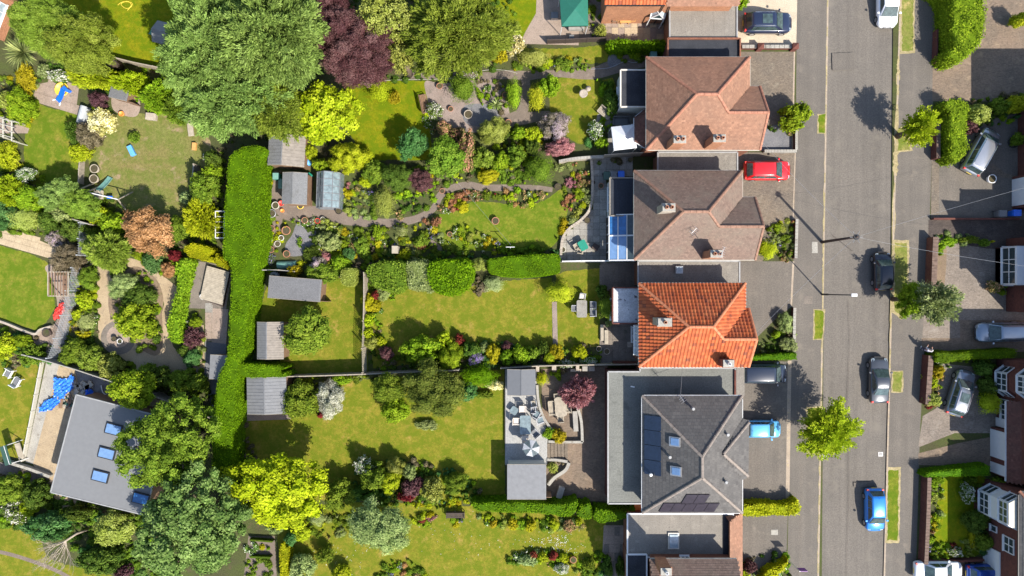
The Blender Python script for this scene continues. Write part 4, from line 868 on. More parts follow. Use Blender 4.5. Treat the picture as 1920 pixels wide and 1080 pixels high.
# bay roof against the rear wall
A_, B_ = W(1191, 212, 3), W(1191, 268, 3); xw = d1['A']+.38
b = MB(o1); b.prism([(A_[0]+.25, A_[1]-.3), (xw, A_[1]+.1), (xw, B_[1]-.1), (A_[0]+.25, B_[1]+.3)], 0, 2.5); b.build('bay_wall', M['render_w'], h1)
roof(h1, o1, [[(A_[0], A_[1]-.3, 2.55), (A_[0], B_[1]+.25, 2.55), (xw, B_[1]+.1, 3.4), (xw, A_[1], 3.4)], [(A_[0], A_[1]-.3, 2.55), (xw, A_[1], 3.4), (xw, A_[1]+.5, 2.55)], [(A_[0], B_[1]+.25, 2.55), (xw, B_[1]-.35, 2.55), (xw, B_[1]+.1, 3.4)]], [], TM['dkred'], CAP['redb'], .2, .2)
gutter(h1, o1, [(xw, A_[1]+.5), (A_[0], A_[1]-.3), (A_[0], B_[1]+.25), (xw, B_[1]-.35)], 2.5, M['white'], .14)
window(h1, o1, (A_[0]+.22, (A_[1]+B_[1])/2, 1.4), (0, -1), 1.7, 1.3, 3, 1)
# -- house with the brown roof
h2, o2, d2 = wing_house('detached house with brown tiled roof and a glass conservatory, beside the red car', 'detached_house', 1189, 1392, 320, 487, 370, 1416, 1282, 1329, 5.0, 7.9, TM['brown'], CAP['brown'], .2, .16, 'plain', M['brick'], M['cream'], 2)
x, y = W(1254, 389, 8.6); chimney(h2, o2, x, y, 6, 8.6, 1.0, .62, M['stone'], 2, M['terra'])
x, y = W(1343, 476, 7.6); chimney(h2, o2, x, y, 5, 7.7, 1.0, .62, M['brick_or'], 2, M['terra'])
def tv_aerial(parent, org, x, y, z, h, a, n=6, L=.9):
    t = MB(org); t.tube([(x, y, z), (x, y, z+h)], .025, 5); c, s = math.cos(a), math.sin(a); t.tube([(x-c*L/2, y-s*L/2, z+h), (x+c*L/2, y+s*L/2, z+h)], .02, 5)
    for i in range(n): f = (i/(n-1)-.5)*L; q = .28-.02*i; t.tube([(x+c*f-s*q, y+s*f+c*q, z+h), (x+c*f+s*q, y+s*f-c*q, z+h)], .012, 4)
    t.build('tv_aerial', M['metal'], parent)
x, y = W(1351, 474, 8.6); tv_aerial(h2, o2, x, y, 7.6, 1.5, 1.2); x, y = W(1300, 433, 7.2); tv_aerial(h2, o2, x, y, 6.6, .8, .8, 4, .6)
ext(h2, o2, rect(1236, 288, 1380, 322, 2.7), 2.7, M['brick'], M['felt_tan'], M['lead'])
ext(h2, o2, rect(1146, 336, 1190, 402, 2.8), 2.8, M['render_w'], M['felt_navy'], M['felt_tan'], upst=.1)
x0, yA = W(1147, 336, 2.8); window(h2, o2, (x0-.02, yA-1.6, 1.6), (0, -1), 2.2, 1.2, 3, 2)
# conservatory
cx0, cyT = W(1142, 403, 2.6); cx1, cyB = W(1190, 488, 2.6)
b = MB(o2); b.prism([(cx0+.15, cyT), (cx0+.15, cyB+.1), (cx1, cyB+.1), (cx1, cyT)], 0, .6); b.build('conservatory_base', M['brick_dk'], h2)
fr = MB(o2); zL, zR = 2.55, 3.15; zz = lambda x: zL+(zR-zL)*(x-cx0)/(cx1-cx0)
for i in range(4):
    x = cx0+(cx1-cx0)*i/3; fr.bar((x, cyT, zz(x)+.03), (x, cyB, zz(x)+.03), .07, .09)
for j in (0, .46, 1): y = cyT+(cyB-cyT)*j; fr.bar((cx0, y, zL+.05), (cx1, y, zR+.05), .12 if j == .46 else .09, .1)
for j in range(6): y = cyT+(cyB-cyT)*j/5; fr.bar((cx0+.12, y, .6), (cx0+.12, y, zL), .09, .09)
for i in range(3): x = cx0+.15+(cx1-cx0)*i/3; fr.bar((x, cyB+.08, .6), (x, cyB+.08, zz(x)), .09, .09)
cf = fr.build('conservatory_frame', M['white'], h2)
for i in range(3):
    for j in range(2):
        xa, xb = cx0+(cx1-cx0)*i/3+.05, cx0+(cx1-cx0)*(i+1)/3-.05; ya, yb = (cyT-.05, cyT+(cyB-cyT)*.46+.05) if j == 0 else (cyT+(cyB-cyT)*.46-.05, cyB+.05)
        p = MB(o2); p.add([(xa, yb, zz(xa)+.02), (xb, yb, zz(xb)+.02), (xb, ya, zz(xb)+.02), (xa, ya, zz(xa)+.02)], [(0, 1, 2, 3)]); p.build('roof_pane', M['glass'] if i == 2 else (M['glass_sky'] if j else M['glass_blue']), cf)  # last column gets dark glass: its shade is put into the colour
for j in range(5):
    ya, yb = cyT+(cyB-cyT)*j/5-.05, cyT+(cyB-cyT)*(j+1)/5+.05; p = MB(o2); p.add([(cx0+.12, ya, .62), (cx0+.12, yb, .62), (cx0+.12, yb, zL), (cx0+.12, ya, zL)], [(0, 1, 2, 3)]); p.build('side_pane', M['glass'], cf)
# -- house with the orange roof
h3, o3, d3 = wing_house('detached house with bright orange pantiled roof', 'detached_house', 1198, 1398, 531, 688, 578, 1404, 1292, 1338, 5.0, 7.8, TM['orange'], CAP['orange'], .30, .34, 'pan', M['brick'], M['cream'], 3)
x, y = W(1246, 604, 7.9); chimney(h3, o3, x, y, 5.8, 8.0, 1.1, .62, M['stone'], 1, M['terra'])
x, y = W(1364, 681, 6.6); chimney(h3, o3, x, y, 3, 6.9, .9, .6, M['brick'], 1, M['white'])
ext(h3, o3, rect(1199, 492, 1384, 534, 2.7), 2.7, M['brick'], M['felt_tan'], M['lead'])
x, y = W(1273, 506, 2.8); b = MB(o3); b.box(x, y, 2.85, .65, .65, .3); b.box(x, y, 3.02, .5, .5, .06, 0, 1); b.build('roof_light', [M['metal'], M['glass_pale']], h3)
ext(h3, o3, rect(1151, 542, 1196, 604, 2.8), 2.8, M['brick'], M['fibre'], M['brick_dk'], upst=.14)
x0, yA = W(1152, 560, 2.6); window(h3, o3, (x0-.03, yA-1.0, 1.6), (0, -1), 2.0, 1.2, 3, 1, glass=M['glass_pale'])
x0 = d3['A']+.36; _, ym = W(1190, 636, 2); window(h3, o3, (x0-.05, ym, 3.6), (0, -1), 2.6, 1.3, 4, 1, depth=.35); window(h3, o3, (x0-.05, ym+.3, 1.2), (0, -1), 1.5, 2.1, 2, 1)
# -- house with the grey roof and solar panels
he, hr = 5.0, 8.1; k = (HC-he)/1280
A4, B4, T4, S4 = (1204-960)*k, (1392-960)*k, (540-742)*k, (540-962)*k; kr = (HC-hr)/1280
xr = (1318-960)*kr; yr1, yr0 = (540-857)*kr, (540-896)*kr; xr = (A4+B4)/2
o4 = ((A4+B4)/2, (T4+S4)/2, 0); h4 = thing('detached_house', 'detached house with dark grey tiled roof and solar panels', 'house', o4)
R1, R0 = (xr, yr1, hr), (xr, yr0, hr); NW, NE, SE, SW = (A4, T4, he), (B4, T4, he), (B4, S4, he), (A4, S4, he)
roof(h4, o4, [[NW, NE, R1], [SW, NW, R1, R0], [SE, SW, R0], [NE, SE, R0, R1]], [(NW, R1), (NE, R1), (SW, R0), (SE, R0), (R0, R1)], TM['grey'], CAP['grey'], .32, .31, .012, 'flat', seed=4)
pz = he+(hr-he)*(B4-(1357-960)*(HC-7)/1280)/(B4-xr); P4 = ((1356-960)*(HC-pz)/1280, (540-851)*(HC-pz)/1280, pz+.12)
E1, E2 = W(1405, 792, 5.1), W(1403, 893, 5.1); E1 = (E1[0]+.0, E1[1], he+.1); E2 = (E2[0], E2[1], he+.1)
roof(h4, o4, [[E2, E1, P4], [E1, (B4-.1, E1[1]+.35, he+.02), P4], [(B4-.1, E2[1]-.35, he+.02), E2, P4]], [(E1, P4), (E2, P4)], TM['grey'], CAP['grey'], .32, .31, .012, 'flat', seed=9)
i = .38; wallbox(h4, o4, [(A4+i, S4+i), (B4-i, S4+i), (B4-i, T4-i), (A4+i, T4-i)], 0, he-.05, M['brick_dk'])
wallbox(h4, o4, [(B4-1, E2[1]+.3), (E1[0]-.3, E2[1]+.3), (E1[0]-.3, E1[1]-.3), (B4-1, E1[1]-.3)], 0, he-.02, M['brick_dk'], 'bay_wall')
gutter(h4, o4, [(A4, S4), (B4, S4)], he-.08, M['white']); gutter(h4, o4, [(A4, T4), (A4, S4)], he-.08, M['white']); gutter(h4, o4, [(A4, T4), (B4, T4)], he-.08, M['white']); gutter(h4, o4, [(B4, T4), (B4, S4)], he-.08, M['white'])
tw = (hr-he)/(xr-A4); ts = (hr-he)/(yr0-S4)
def on_w(x, y, up): return (x, y, he+(x-A4)*tw+up)
def on_s(x, y, up): return (x, y, he+(y-S4)*ts+up)
def on_e(x, y, up): return (x, y, he+(B4-x)*tw+up)
xa, _ = W(1208, 800, 5.2); xb, _ = W(1241, 800, 6.4)
for j in range(4):
    y1_ = W(0, 780+28*j, 5.8)[1]-.02; y0_ = W(0, 780+28*(j+1), 5.8)[1]+.03
    p = MB(o4); vs = [on_w(xa, y0_, .12), on_w(xb, y0_, .12), on_w(xb, y1_, .12), on_w(xa, y1_, .12)]; vs += [(a, b_, c-.05) for a, b_, c in vs]
    p.add(vs, [(0, 1, 2, 3), (7, 6, 5, 4), (0, 4, 5, 1), (1, 5, 6, 2), (2, 6, 7, 3), (3, 7, 4, 0)]); p.build('solar_panel', M['solar'], h4)
def spanel(x0p, x1p, y0p, y1p, sk):
    ya, yb = W(0, y1p, 5.4)[1], W(0, y0p, 6)[1]; a, b2 = W(x0p, 0, 5.5)[0], W(x1p, 0, 5.5)[0]
    p = MB(o4); vs = [on_s(a, ya, .13), on_s(b2-.04, ya, .13), on_s(b2-.04+sk, yb, .13), on_s(a+sk, yb, .13)]; vs += [(q, w_, c-.05) for q, w_, c in vs]
    p.add(vs, [(0, 1, 2, 3), (7, 6, 5, 4), (0, 4, 5, 1), (1, 5, 6, 2), (2, 6, 7, 3), (3, 7, 4, 0)]); p.build('solar_panel', M['solar2'], h4)
for j in range(5): spanel(1236+21*j, 1236+21*(j+1), 943.5, 961, .28)
for j in range(2): spanel(1274+22*j, 1274+22*(j+1), 922, 941.5, .28)
for px_, py_ in ((1266, 829), (1268, 884)):
    x, y = W(px_, py_, 7); z = he+(x-A4)*tw; b = MB(o4); b.box(x, y, z+.12, .95, .8, .16, 0, 0, -math.atan(tw)); s_ = b.build('roof_window', M['metal'], h4)
    b = MB(o4); b.box(x-.02, y, z+.23, .68, .58, .05, 0, 0, -math.atan(tw)); b.build('pane', M['glass_sky'], s_)
for px_, py_, kd in ((1302, 768, 0), (1254, 855, 0), (1223, 894, 1), (1363, 814, 0), (1359, 902, 0)):
    x, y = W(px_, py_, 6.4); z = min(on_w(x, y, 0)[2], on_s(x, y, 0)[2], on_e(x, y, 0)[2], he+(T4-y)*(hr-he)/(T4-yr1)); b = MB(o4); b.cyl(x, y, z-.1, z+.4, .1, n=10); b.cyl(x, y, z+.4, z+.5, .16, .12, n=10, mi=1); b.build('roof_vent', [M['metal'], M['white'] if kd else M['lead']], h4)
x, y = W(1276, 746, 5.4); tv_aerial(h4, o4, x, y, 5, .9, 2.2, 4, .6)
pL = [W(1140, 697, 3), W(1200, 697, 3), W(1200, 690, 3), W(1378, 690, 3), W(1378, 760, 3), W(1215, 760, 3), W(1215, 944, 3), W(1140, 944, 3)]
wallbox(h4, o4, [(x+(.12 if i in (0, 7) else 0), y) for i, (x, y) in enumerate(pL)], 0, 2.85, M['brick_dk'], 'extension_wall'); flat_roof(h4, o4, pL, 3.0, M['rubber'], M['lead'])
for yy in (740, 780, 820, 850, 880, 910):
    b = MB(o4); a = W(1142, yy, 3); c = W(1213, yy, 3); b.box((a[0]+c[0])/2, a[1], 3.006, c[0]-a[0], .05, .012); b.build('roof_seam', M['rubber'], h4)
b = MB(o4); a = W(1219, 694, 3); b.box(a[0], a[1]-1.1, 3.006, .05, 2.0, .012); b.build('roof_seam', M['rubber'], h4)
b = MB(o4); q = rect(1376, 694, 1379, 742, 3); b.prism(q, 3.01, 3.18); b.build('parapet', M['brick_dk'], h4)
b = MB(o4); q = rect(1380.5, 684, 1396, 742, 3.1); b.prism(q, 0, 3.1); b.build('porch_roof', M['felt_tan'], h4)
x, y = W(1186, 725, 3.02); b = MB(o4); b.box(x, y, 3.05, .35, .1, .05, -.2); b.build('roof_vent', M['white'], h4)
b = MB(o4); a = W(1290, 690, 5); b.tube([(a[0], a[1], 3.1), (W(1275, 748, 5.5)[0], W(1275, 748, 5.5)[1], 5.6)], .015, 4); b.build('cable', M['lead'], h4)
# -- house at the bottom edge
o5 = (17, -25, 0); h5 = thing('brick_house', 'brick house at the bottom edge with speckled flat roof and skylight', 'house', o5)
b_ = rect(1179, 966, 1372, 1042, 3.0); ext(h5, o5, b_, 3.0, M['brick'], M['felt_tan'], M['white'])
a = W(1263, 1014, 3.1); b = MB(o5); b.box(a[0], a[1], 3.08, .98, 1.45, .16); sk = b.build('skylight', M['fascia'], h5); b = MB(o5); b.box(a[0], a[1], 3.2, .74, 1.18, .08); b.build('pane', M['glass_pale'], sk)
b = MB(o5); b.prism(rect(1356, 966, 1366, 1040, 3.05), 3.0, 3.1); b.build('valley_gutter', M['felt_dark'], h5)
aN, aS = W(1368, 966, 3.5)[1], W(1368, 1200, 3.5)[1]; xA, xB = W(1368, 0, 3.6)[0], W(1392, 0, 2.6)[0]
roof(h5, o5, [[(xB, aN, 2.6), (xB, aS, 2.6), (xA, aS, 3.7), (xA, aN-.5, 3.7)], [(xB, aN, 2.6), (xA, aN-.5, 3.7), (xA-.3, aN, 2.6)]], [], TM['redb'], CAP['redb'], .2, .16, seed=12, basemat=M['brick_or'])
b = MB(o5); b.prism([(xA-.1, aS), (xB-.25, aS), (xB-.25, aN-.2), (xA-.1, aN-.2)], 0, 2.6); b.build('porch_wall', M['brick'], h5)
ext(h5, o5, rect(1178, 1042, 1210, 1200, 3.1), 3.1, M['brick'], M['felt_dark'], M['white'])
yN = W(0, 1048, 5)[1]; xL, xR = W(1218, 0, 5)[0], W(1382, 0, 5)[0]; yS = yN-8; ym = yN-4
roof(h5, o5, [[(xL, yN, 5), (xR, yN, 5), (xR-.0, ym, 8), (xL, ym, 8)], [(xR, yS, 5), (xL, yS, 5), (xL, ym, 8), (xR, ym, 8)]], [((xL, ym, 8), (xR, ym, 8))], TM['brown'], CAP['redb'], .2, .2, seed=13)
wallbox(h5, o5, [(xL+.4, yS+.4), (xR-.2, yS+.4), (xR-.2, yN-.35), (xL+.4, yN-.35)], 0, 4.95, M['brick']); gutter(h5, o5, [(xL, yN), (xR, yN)], 4.92, M['cream'])
x, y = W(1249, 1072, 7.4); chimney(h5, o5, x, y, 5, 7.4, .9, .6, M['brick_or'], 1, M['white'])
window(h5, o5, (W(1285, 0, 4)[0], yN-.34, 4.1), (-1, 0), .8, .9, 2, 1); b = MB(o5); b.prism(rect(1189, 944, 1206, 966, 1.5), 0, 1.6); b.build('side_store', M['orange_pl'], h5)
# -- house at the top edge
o6 = (12, 26, 0); h6 = thing('brick_house', 'orange brick house at the top edge with a small glass porch', 'house', o6)
yS = W(0, 12, 5)[1]; xL, xR = W(1133, 0, 5)[0], W(1385, 0, 5)[0]
roof(h6, o6, [[(xL, yS+.15, 5), (xL+5.4, yS+.15, 5), (xL+5.4, yS+4, 8), (xL, yS+4, 8)]], [], TM['orange'], CAP['orange'], .30, .34, kind='pan', seed=20)
roof(h6, o6, [[(xL+5.4, yS, 5.02), (xR, yS, 5.02), (xR, yS+4, 8.02), (xL+5.4, yS+4, 8.02)]], [], TM['redb'], CAP['redb'], .2, .16, seed=21, basemat=M['brick_or'])
wallbox(h6, o6, [(xL+.35, yS+.45), (xR-.2, yS+.45), (xR-.2, yS+9), (xL+.35, yS+9)], 0, 4.95, M['brick_or']); gutter(h6, o6, [(xL, yS+.12), (xL+5.3, yS+.12)], 4.9, M['black'])
ext(h6, o6, rect(1258, 14, 1379, 70, 2.9), 2.9, M['brick_or'], M['felt_tan'], M['lead'], upst=.1)
b = MB(o6); b.tube([(xL+5.3, yS+.35, 4.8), (xL+5.3, yS+.35, 0.1)], .05, 6); b.build('drainpipe', M['black'], h6); b = MB(o6); b.tube([(W(1255, 0, 4)[0], yS+.35, 4.8), (W(1255, 0, 3)[0], yS+.33, 0.1)], .05, 6); b.build('drainpipe', M['black'], h6)
ap = W(1237, 26, 3); q0, q1, q2, q3 = W(1219, 34, 2.2), W(1245, 36, 2.2), W(1225, 12, 2.6), W(1251, 12, 2.6); b = MB(o6); pan = [(*q0, 2.2), (*q1, 2.2), (*q3, 2.6), (*q2, 2.6)]
for i_ in range(4): b.bar(pan[i_], pan[(i_+1) % 4], .1, .1); b.bar(pan[i_], (*ap, 2.9), .08, .08)
for i_ in range(4): b.bar((pan[i_][0], pan[i_][1], 0), pan[i_], .08, .08)
pf = b.build('glass_porch', M['white'], h6)
for i_ in range(4): b = MB(o6); b.add([pan[i_], pan[(i_+1) % 4], (*ap, 2.88)], [(0, 1, 2)]); b.build('pane', M['glass_pale'] if i_ else M['glass'], pf)

# ================================================================ HOUSES EAST OF THE ROAD
def gable_mb(org, x, y0, y1, z0, zt, mat, parent):
    b = MB(org); ym = (y0+y1)/2; b.add([(x, y0, z0), (x, y1, z0), (x, ym, zt), (x+.1, y0, z0), (x+.1, y1, z0), (x+.1, ym, zt)], [(0, 2, 1), (3, 4, 5), (0, 1, 4, 3), (1, 2, 5, 4), (2, 0, 3, 5)]); b.build('gable', mat, parent)
def east_house(label, x, yn, ys, ze=6.2, zr=9, bay=None, wm=None, tm=None):
    o = (x+4, (yn+ys)/2, 0); t = thing('brick_house', label, 'house', o); wm = wm or M['brick_dk']; tm = tm or TM['dkred']
    wallbox(t, o, [(x, ys), (x+9, ys), (x+9, yn), (x, yn)], 0, ze, wm)
    ym = (yn+ys)/2; e = .3
    roof(t, o, [[(x-e, ys-e, ze), (x-e, yn+e, ze), (x+3.5, ym, zr)], [(x-e, yn+e, ze), (x+9+e, yn+e, ze), (x+5.5, ym, zr), (x+3.5, ym, zr)], [(x-e, ys-e, ze), (x+3.5, ym, zr), (x+5.5, ym, zr), (x+9+e, ys-e, ze)], [(x+9+e, yn+e, ze), (x+9+e, ys-e, ze), (x+5.5, ym, zr)]], [((x-e, ys-e, ze), (x+3.5, ym, zr)), ((x-e, yn+e, ze), (x+3.5, ym, zr)), ((x+3.5, ym, zr), (x+5.5, ym, zr))], tm, CAP['redb'], .25, .25, seed=int(x*3+yn))
    gutter(t, o, [(x-e-.05, ys), (x-e-.05, yn)], ze-.05, M['black']); return t, o
def bay(t, o, xf, xb, ya, yb, z0, z1, roofm, sp=.55, wm=None, base=None, splay=True):
    """bay window: ya north, yb south"""
    P = [(xb, ya), (xf+.0, ya-sp), (xf, yb+sp), (xb, yb)] if splay else [(xb, ya), (xf, ya), (xf, yb), (xb, yb)]
    if z0 > .2: b = MB(o); b.prism(P, 0 if base is None else base, z0); b.build('bay_wall', wm or M['brick_dk'], t)
    b = MB(o); b.prism([(p[0]-.05, p[1]) for p in P], z1, z1+.12); b.build('bay_roof', roofm, t)
    segs = [(P[0], P[1], 1), (P[1], P[2], 3), (P[2], P[3], 1)]
    for (p, q, n_) in segs:
        L = math.hypot(q[0]-p[0], q[1]-p[1])
        if L < .3: continue
        u = ((q[0]-p[0])/L, (q[1]-p[1])/L); window(t, o, ((p[0]+q[0])/2, (p[1]+q[1])/2, (z0+z1)/2), u, L, z1-z0-.01, n_, 2, name='bay_window')
# house behind the silver people carrier
e1, oe1 = east_house('brick house with a white garage door behind the blue wheelie bin', 47.4, 17.8, 7.2)
b = MB(oe1); b.prism([(46.9, 10.4), (49, 10.4), (49, 7.4), (46.9, 7.4)], 0, 2.5); b.build('garage_wall', M['brick_dk'], e1)
b = MB(oe1); b.box(46.86, 8.9, 1.15, .08, 2.5, 2.2); b.build('garage_door', M['white'], e1)
flat_roof(e1, oe1, [(46.8, 7.3), (49, 7.3), (49, 10.5), (46.8, 10.5)], 2.65, M['felt_mid'], M['white'])
# house with the white-roofed bay
e2, oe2 = east_house('brick house with a white flat-topped bay window', 46.3, 4.6, -2.2)
b = MB(oe2); b.prism([(45.3, 3.75), (46.4, 3.75), (46.4, .3), (45.3, .3)], 0, .95); b.build('bay_wall', M['brick_dk'], e2)
bay(e2, oe2, 45.3, 46.4, 3.7, .35, .97, 2.7, M['white'], splay=False); gable_mb(oe2, 45.9, .3, 3.8, 6.2, 8.9, M['brick_dk'], e2)
# house with the tiled porch
e3, oe3 = east_house('brick house with a dark tiled lean-to over white garage doors', 45.4, -6.6, -17.4)
bay(e3, oe3, 44.75, 45.5, -7.2, -9.9, .95, 2.35, M['brick_dk']); bay(e3, oe3, 44.75, 45.5, -7.2, -9.7, 3.6, 5.0, M['brick_dk'], base=2.5)
gx = 44.9; b = MB(oe3); b.prism([(gx, -13.0), (45.5, -13.0), (45.5, -17.3), (gx, -17.3)], 0, 2.25); b.build('garage_wall', M['brick_dk'], e3)
for yc, wdt in ((-14.45, 2.55), (-16.7, .95)): b = MB(oe3); b.box(gx-.04, yc, 1.05, .08, wdt, 2.1); b.build('garage_door', M['white'], e3)
roof(e3, oe3, [[(44.7, -17.5, 2.3), (44.7, -10.2, 2.3), (45.45, -10.2, 3.2), (45.45, -17.5, 3.2)]], [], TM['dkred'], CAP['redb'], .2, .16, seed=31); gutter(e3, oe3, [(44.64, -17.5), (44.64, -10.2)], 2.25, M['white'])
window(e3, oe3, (45.35, -11.2, 1.45), (0, -1), 1.9, 1.4, 4, 2); b = MB(oe3); b.box(45.36, -12.5, 1.0, .06, .8, 2.0); b.build('front_door', M['white'], e3)
# house with the two-storey white bay
e4, oe4 = east_house('brick house with a tall white two-storey bay window and a slate-grey roof', 44.3, -17.9, -28.5, 4.8, 7.8, tm=TM['grey'])
bay(e4, oe4, 43.3, 44.35, -18.2, -21.2, .8, 2.1, M['white']); 
b = MB(oe4); b.prism([(44.35, -18.2), (43.3, -18.75), (43.3, -20.65), (44.35, -21.2)], 2.22, 3.3); b.build('bay_panel', M['white'], e4)
bay(e4, oe4, 43.3, 44.35, -18.2, -21.2, 3.32, 4.45, M['cream'], base=3.31)
window(e4, oe4, (44.29, -22.9, 3.2), (0, -1), 1.4, 1.25, 2, 2); window(e4, oe4, (44.29, -22.1, 1.3), (0, -1), .6, .8, 1, 1); window(e4, oe4, (44.29, -25.2, 1.1), (0, -1), 2.4, 2.0, 1, 1, glass=M['white'])
# corner of a house top left
e5, oe5 = None, (-47, 27, 0); t = thing('brick_house', 'corner of a pale brick house with white window in the top left corner', 'house', oe5)
P = [W(30, -160), W(34, 10), W(8, 78), W(-200, 0), W(-200, -160)]; wallbox(t, oe5, P, 0, 4.8, M['brick_or'])
p, q = Vector(W(34, 10)), Vector(W(8, 78)); u = (p-q).normalized()*-1; mid = (p+q)/2; u2 = (q-p).normalized()
window(t, oe5, (mid.x+.03, mid.y+.05, 2.0), (-u2.x, -u2.y), 2.5, 1.5, 3, 2, glass=M['glass_pale'])
b = MB(oe5); b.prism([(x*1.0-.3, y+.3) for x, y in P], 4.8, 5.0); b.build('roof', M['felt_mid'], t)
# ================================================================ SHEDS, FENCES, GARDEN BUILDINGS
def shed(name, label, cat, x0, y0, x1, y1, h, hr, ridge=.5, matL='felt_grey', matR=None, wall='wood', rz=0.0, slats=0, over=.08, door=True):
    """apex shed; ridge runs along y; x0..x1,y0..y1 apparent roof rectangle in survey px"""
    a = W(x0, y0, h); c = W(x1, y1, h); w, d = c[0]-a[0], a[1]-c[1]; t = thing(name, label, cat, ((a[0]+c[0])/2, (a[1]+c[1])/2, 0), rz)
    xm = -w/2+w*ridge; b = MB(); o = over
    b.add([(-w/2+o, -d/2+o, 0), (w/2-o, -d/2+o, 0), (w/2-o, d/2-o, 0), (-w/2+o, d/2-o, 0), (-w/2+o, -d/2+o, h-.06), (w/2-o, -d/2+o, h-.06), (w/2-o, d/2-o, h-.06), (-w/2+o, d/2-o, h-.06), (xm, -d/2+o, hr-.06), (xm, d/2-o, hr-.06)], [(0, 1, 5, 8, 4), (2, 3, 7, 9, 6), (1, 2, 6, 5), (3, 0, 4, 7)]); b.build('wall', M[wall], t)
    for s, m, xx in ((0, matL, -w/2), (1, matR or matL, w/2)):
        b = MB(); vs = [(xx, -d/2, h), (xm, -d/2, hr), (xm, d/2, hr), (xx, d/2, h)]; vs = vs+[(p, q, z-.05) for p, q, z in vs]; b.add(vs, [(0, 1, 2, 3), (7, 6, 5, 4), (0, 4, 5, 1), (1, 5, 6, 2), (2, 6, 7, 3), (3, 7, 4, 0)]); b.build('roof_panel', M[m], t)
        if slats:
            n = max(2, int(d/slats)); r_ = MB()
            for i in range(n): y = -d/2+d*(i+.5)/n; r_.bar((xx, y, h+.012), (xm, y, hr+.012), .035, .025)
            r_.build('roof_ribs', M[m], t)
    if hr > h+.1: b = MB(); b.bar((xm, -d/2, hr+.01), (xm, d/2, hr+.01), .1, .03); b.build('ridge_capping', M[matL], t)
    for s in (-1, 1): b = MB(); b.bar((-w/2, s*(d/2+.012), h-.04), (xm, s*(d/2+.012), hr-.04), .022, .1); b.bar((w/2, s*(d/2+.012), h-.04), (xm, s*(d/2+.012), hr-.04), .022, .1); b.build('bargeboard', M['wood_grey'], t)
    if door: b = MB(); b.box(xm+.2, -d/2+over-.03, h*.44, .8, .04, h*.82); b.build('door', M['wood'], t)
    return t
shed('shed', 'large shed with grey felt on one slope and pale slatted boards on the other', 'shed', 503, 254, 572, 311, 2.1, 2.6, .42, 'felt_grey', 'corr_lt', rz=-.06, slats=.28)
shed('shed', 'plain grey felt-roofed shed beside the greenhouse', 'shed', 529, 324, 576, 383, 2.0, 2.35, .46, 'felt_grey', 'felt_grey', rz=-.03)
shed('shed', 'long low shed with mid-grey roof and a water butt at its corner', 'shed', 503, 521, 602, 562, 2.0, 2.1, .98, 'felt_mid', rz=-.08)
shed('shed', 'shed with pale ribbed sheet roof beside the spreading fruit tree', 'shed', 482, 604, 532, 673, 1.9, 2.25, .4, 'corr', 'corr_lt', slats=.22)
shed('shed', 'shed with blue-grey ribbed roof below the short hedge stub', 'shed', 463, 707, 537, 776, 2.1, 2.5, .48, 'corr', slats=.3, rz=.02)
shed('summerhouse', 'dark grey fabric-roofed pavilion at the north end of the raised terrace', 'pavilion', 951, 693, 1004, 741, 2.5, 2.75, .5, 'grey_canvas', wall='grey_canvas', door=False)
shed('garden_store', 'square pale grey flat-roofed garden room at the south end of the raised terrace', 'outbuilding', 951, 871, 1024, 936, 2.4, 2.44, .98, 'corr', wall='render_w')
shed('shed', 'small dark-topped store among the golden shrubs in the upper left garden', 'shed', 205, 166, 240, 186, 1.6, 1.75, .95, 'felt_mid', rz=-.25)
shed('shed', 'low shed with flat blue-grey top tucked against the tall hedge', 'shed', 393, 666, 426, 711, 1.9, 1.93, .98, 'corr', rz=-.05)
# greenhouse with panes
a = W(592, 322, 1.9); c = W(635, 389, 1.9); w, d = c[0]-a[0], a[1]-c[1]; t = thing('greenhouse', 'glass greenhouse beside the plain grey shed', 'greenhouse', ((a[0]+c[0])/2, (a[1]+c[1])/2, 0), -.03)
prof = [(-w/2, 1.55), (-w*.12, 2.25), (w*.24, 2.0), (w/2, 1.5)]; f = MB()
for i in range(6):
    y = -d/2+d*i/5
    for p, q in zip(prof[:-1], prof[1:]): f.bar((p[0], y, p[1]), (q[0], y, q[1]), .05, .05)
    for s in (0, 3): f.bar((prof[s][0], y, 0), (prof[s][0], y, prof[s][1]), .05, .05)
for p in prof: f.bar((p[0], -d/2, p[1]), (p[0], d/2, p[1]), .06, .06)
f.box(0, 0, .1, w, d, .2); fr = f.build('frame', M['corr'], t)
for i in range(5):
    y0, y1 = -d/2+d*i/5+.03, -d/2+d*(i+1)/5-.03
    for (p, q), nn in zip(zip(prof[:-1], prof[1:]), (2, 1, 1)):
        for kk in range(nn):
            A = (p[0]+(q[0]-p[0])*kk/nn, p[1]+(q[1]-p[1])*kk/nn); B = (p[0]+(q[0]-p[0])*(kk+1)/nn, p[1]+(q[1]-p[1])*(kk+1)/nn); s = .03
            b = MB(); z = random.uniform(0, .02); b.add([(A[0]+s, y0, A[1]+z), (B[0]-s, y0, B[1]), (B[0]-s, y1, B[1]), (A[0]+s, y1, A[1]+z)], [(0, 1, 2, 3)]); b.build('pane', M['glass_gh'], fr)
    for s in (0, 3): b = MB(); x = prof[s][0]; b.add([(x, y0, .2), (x, y1, .2), (x, y1, prof[s][1]), (x, y0, prof[s][1])], [(0, 1, 2, 3)]); b.build('pane', M['glass_gh'], fr)
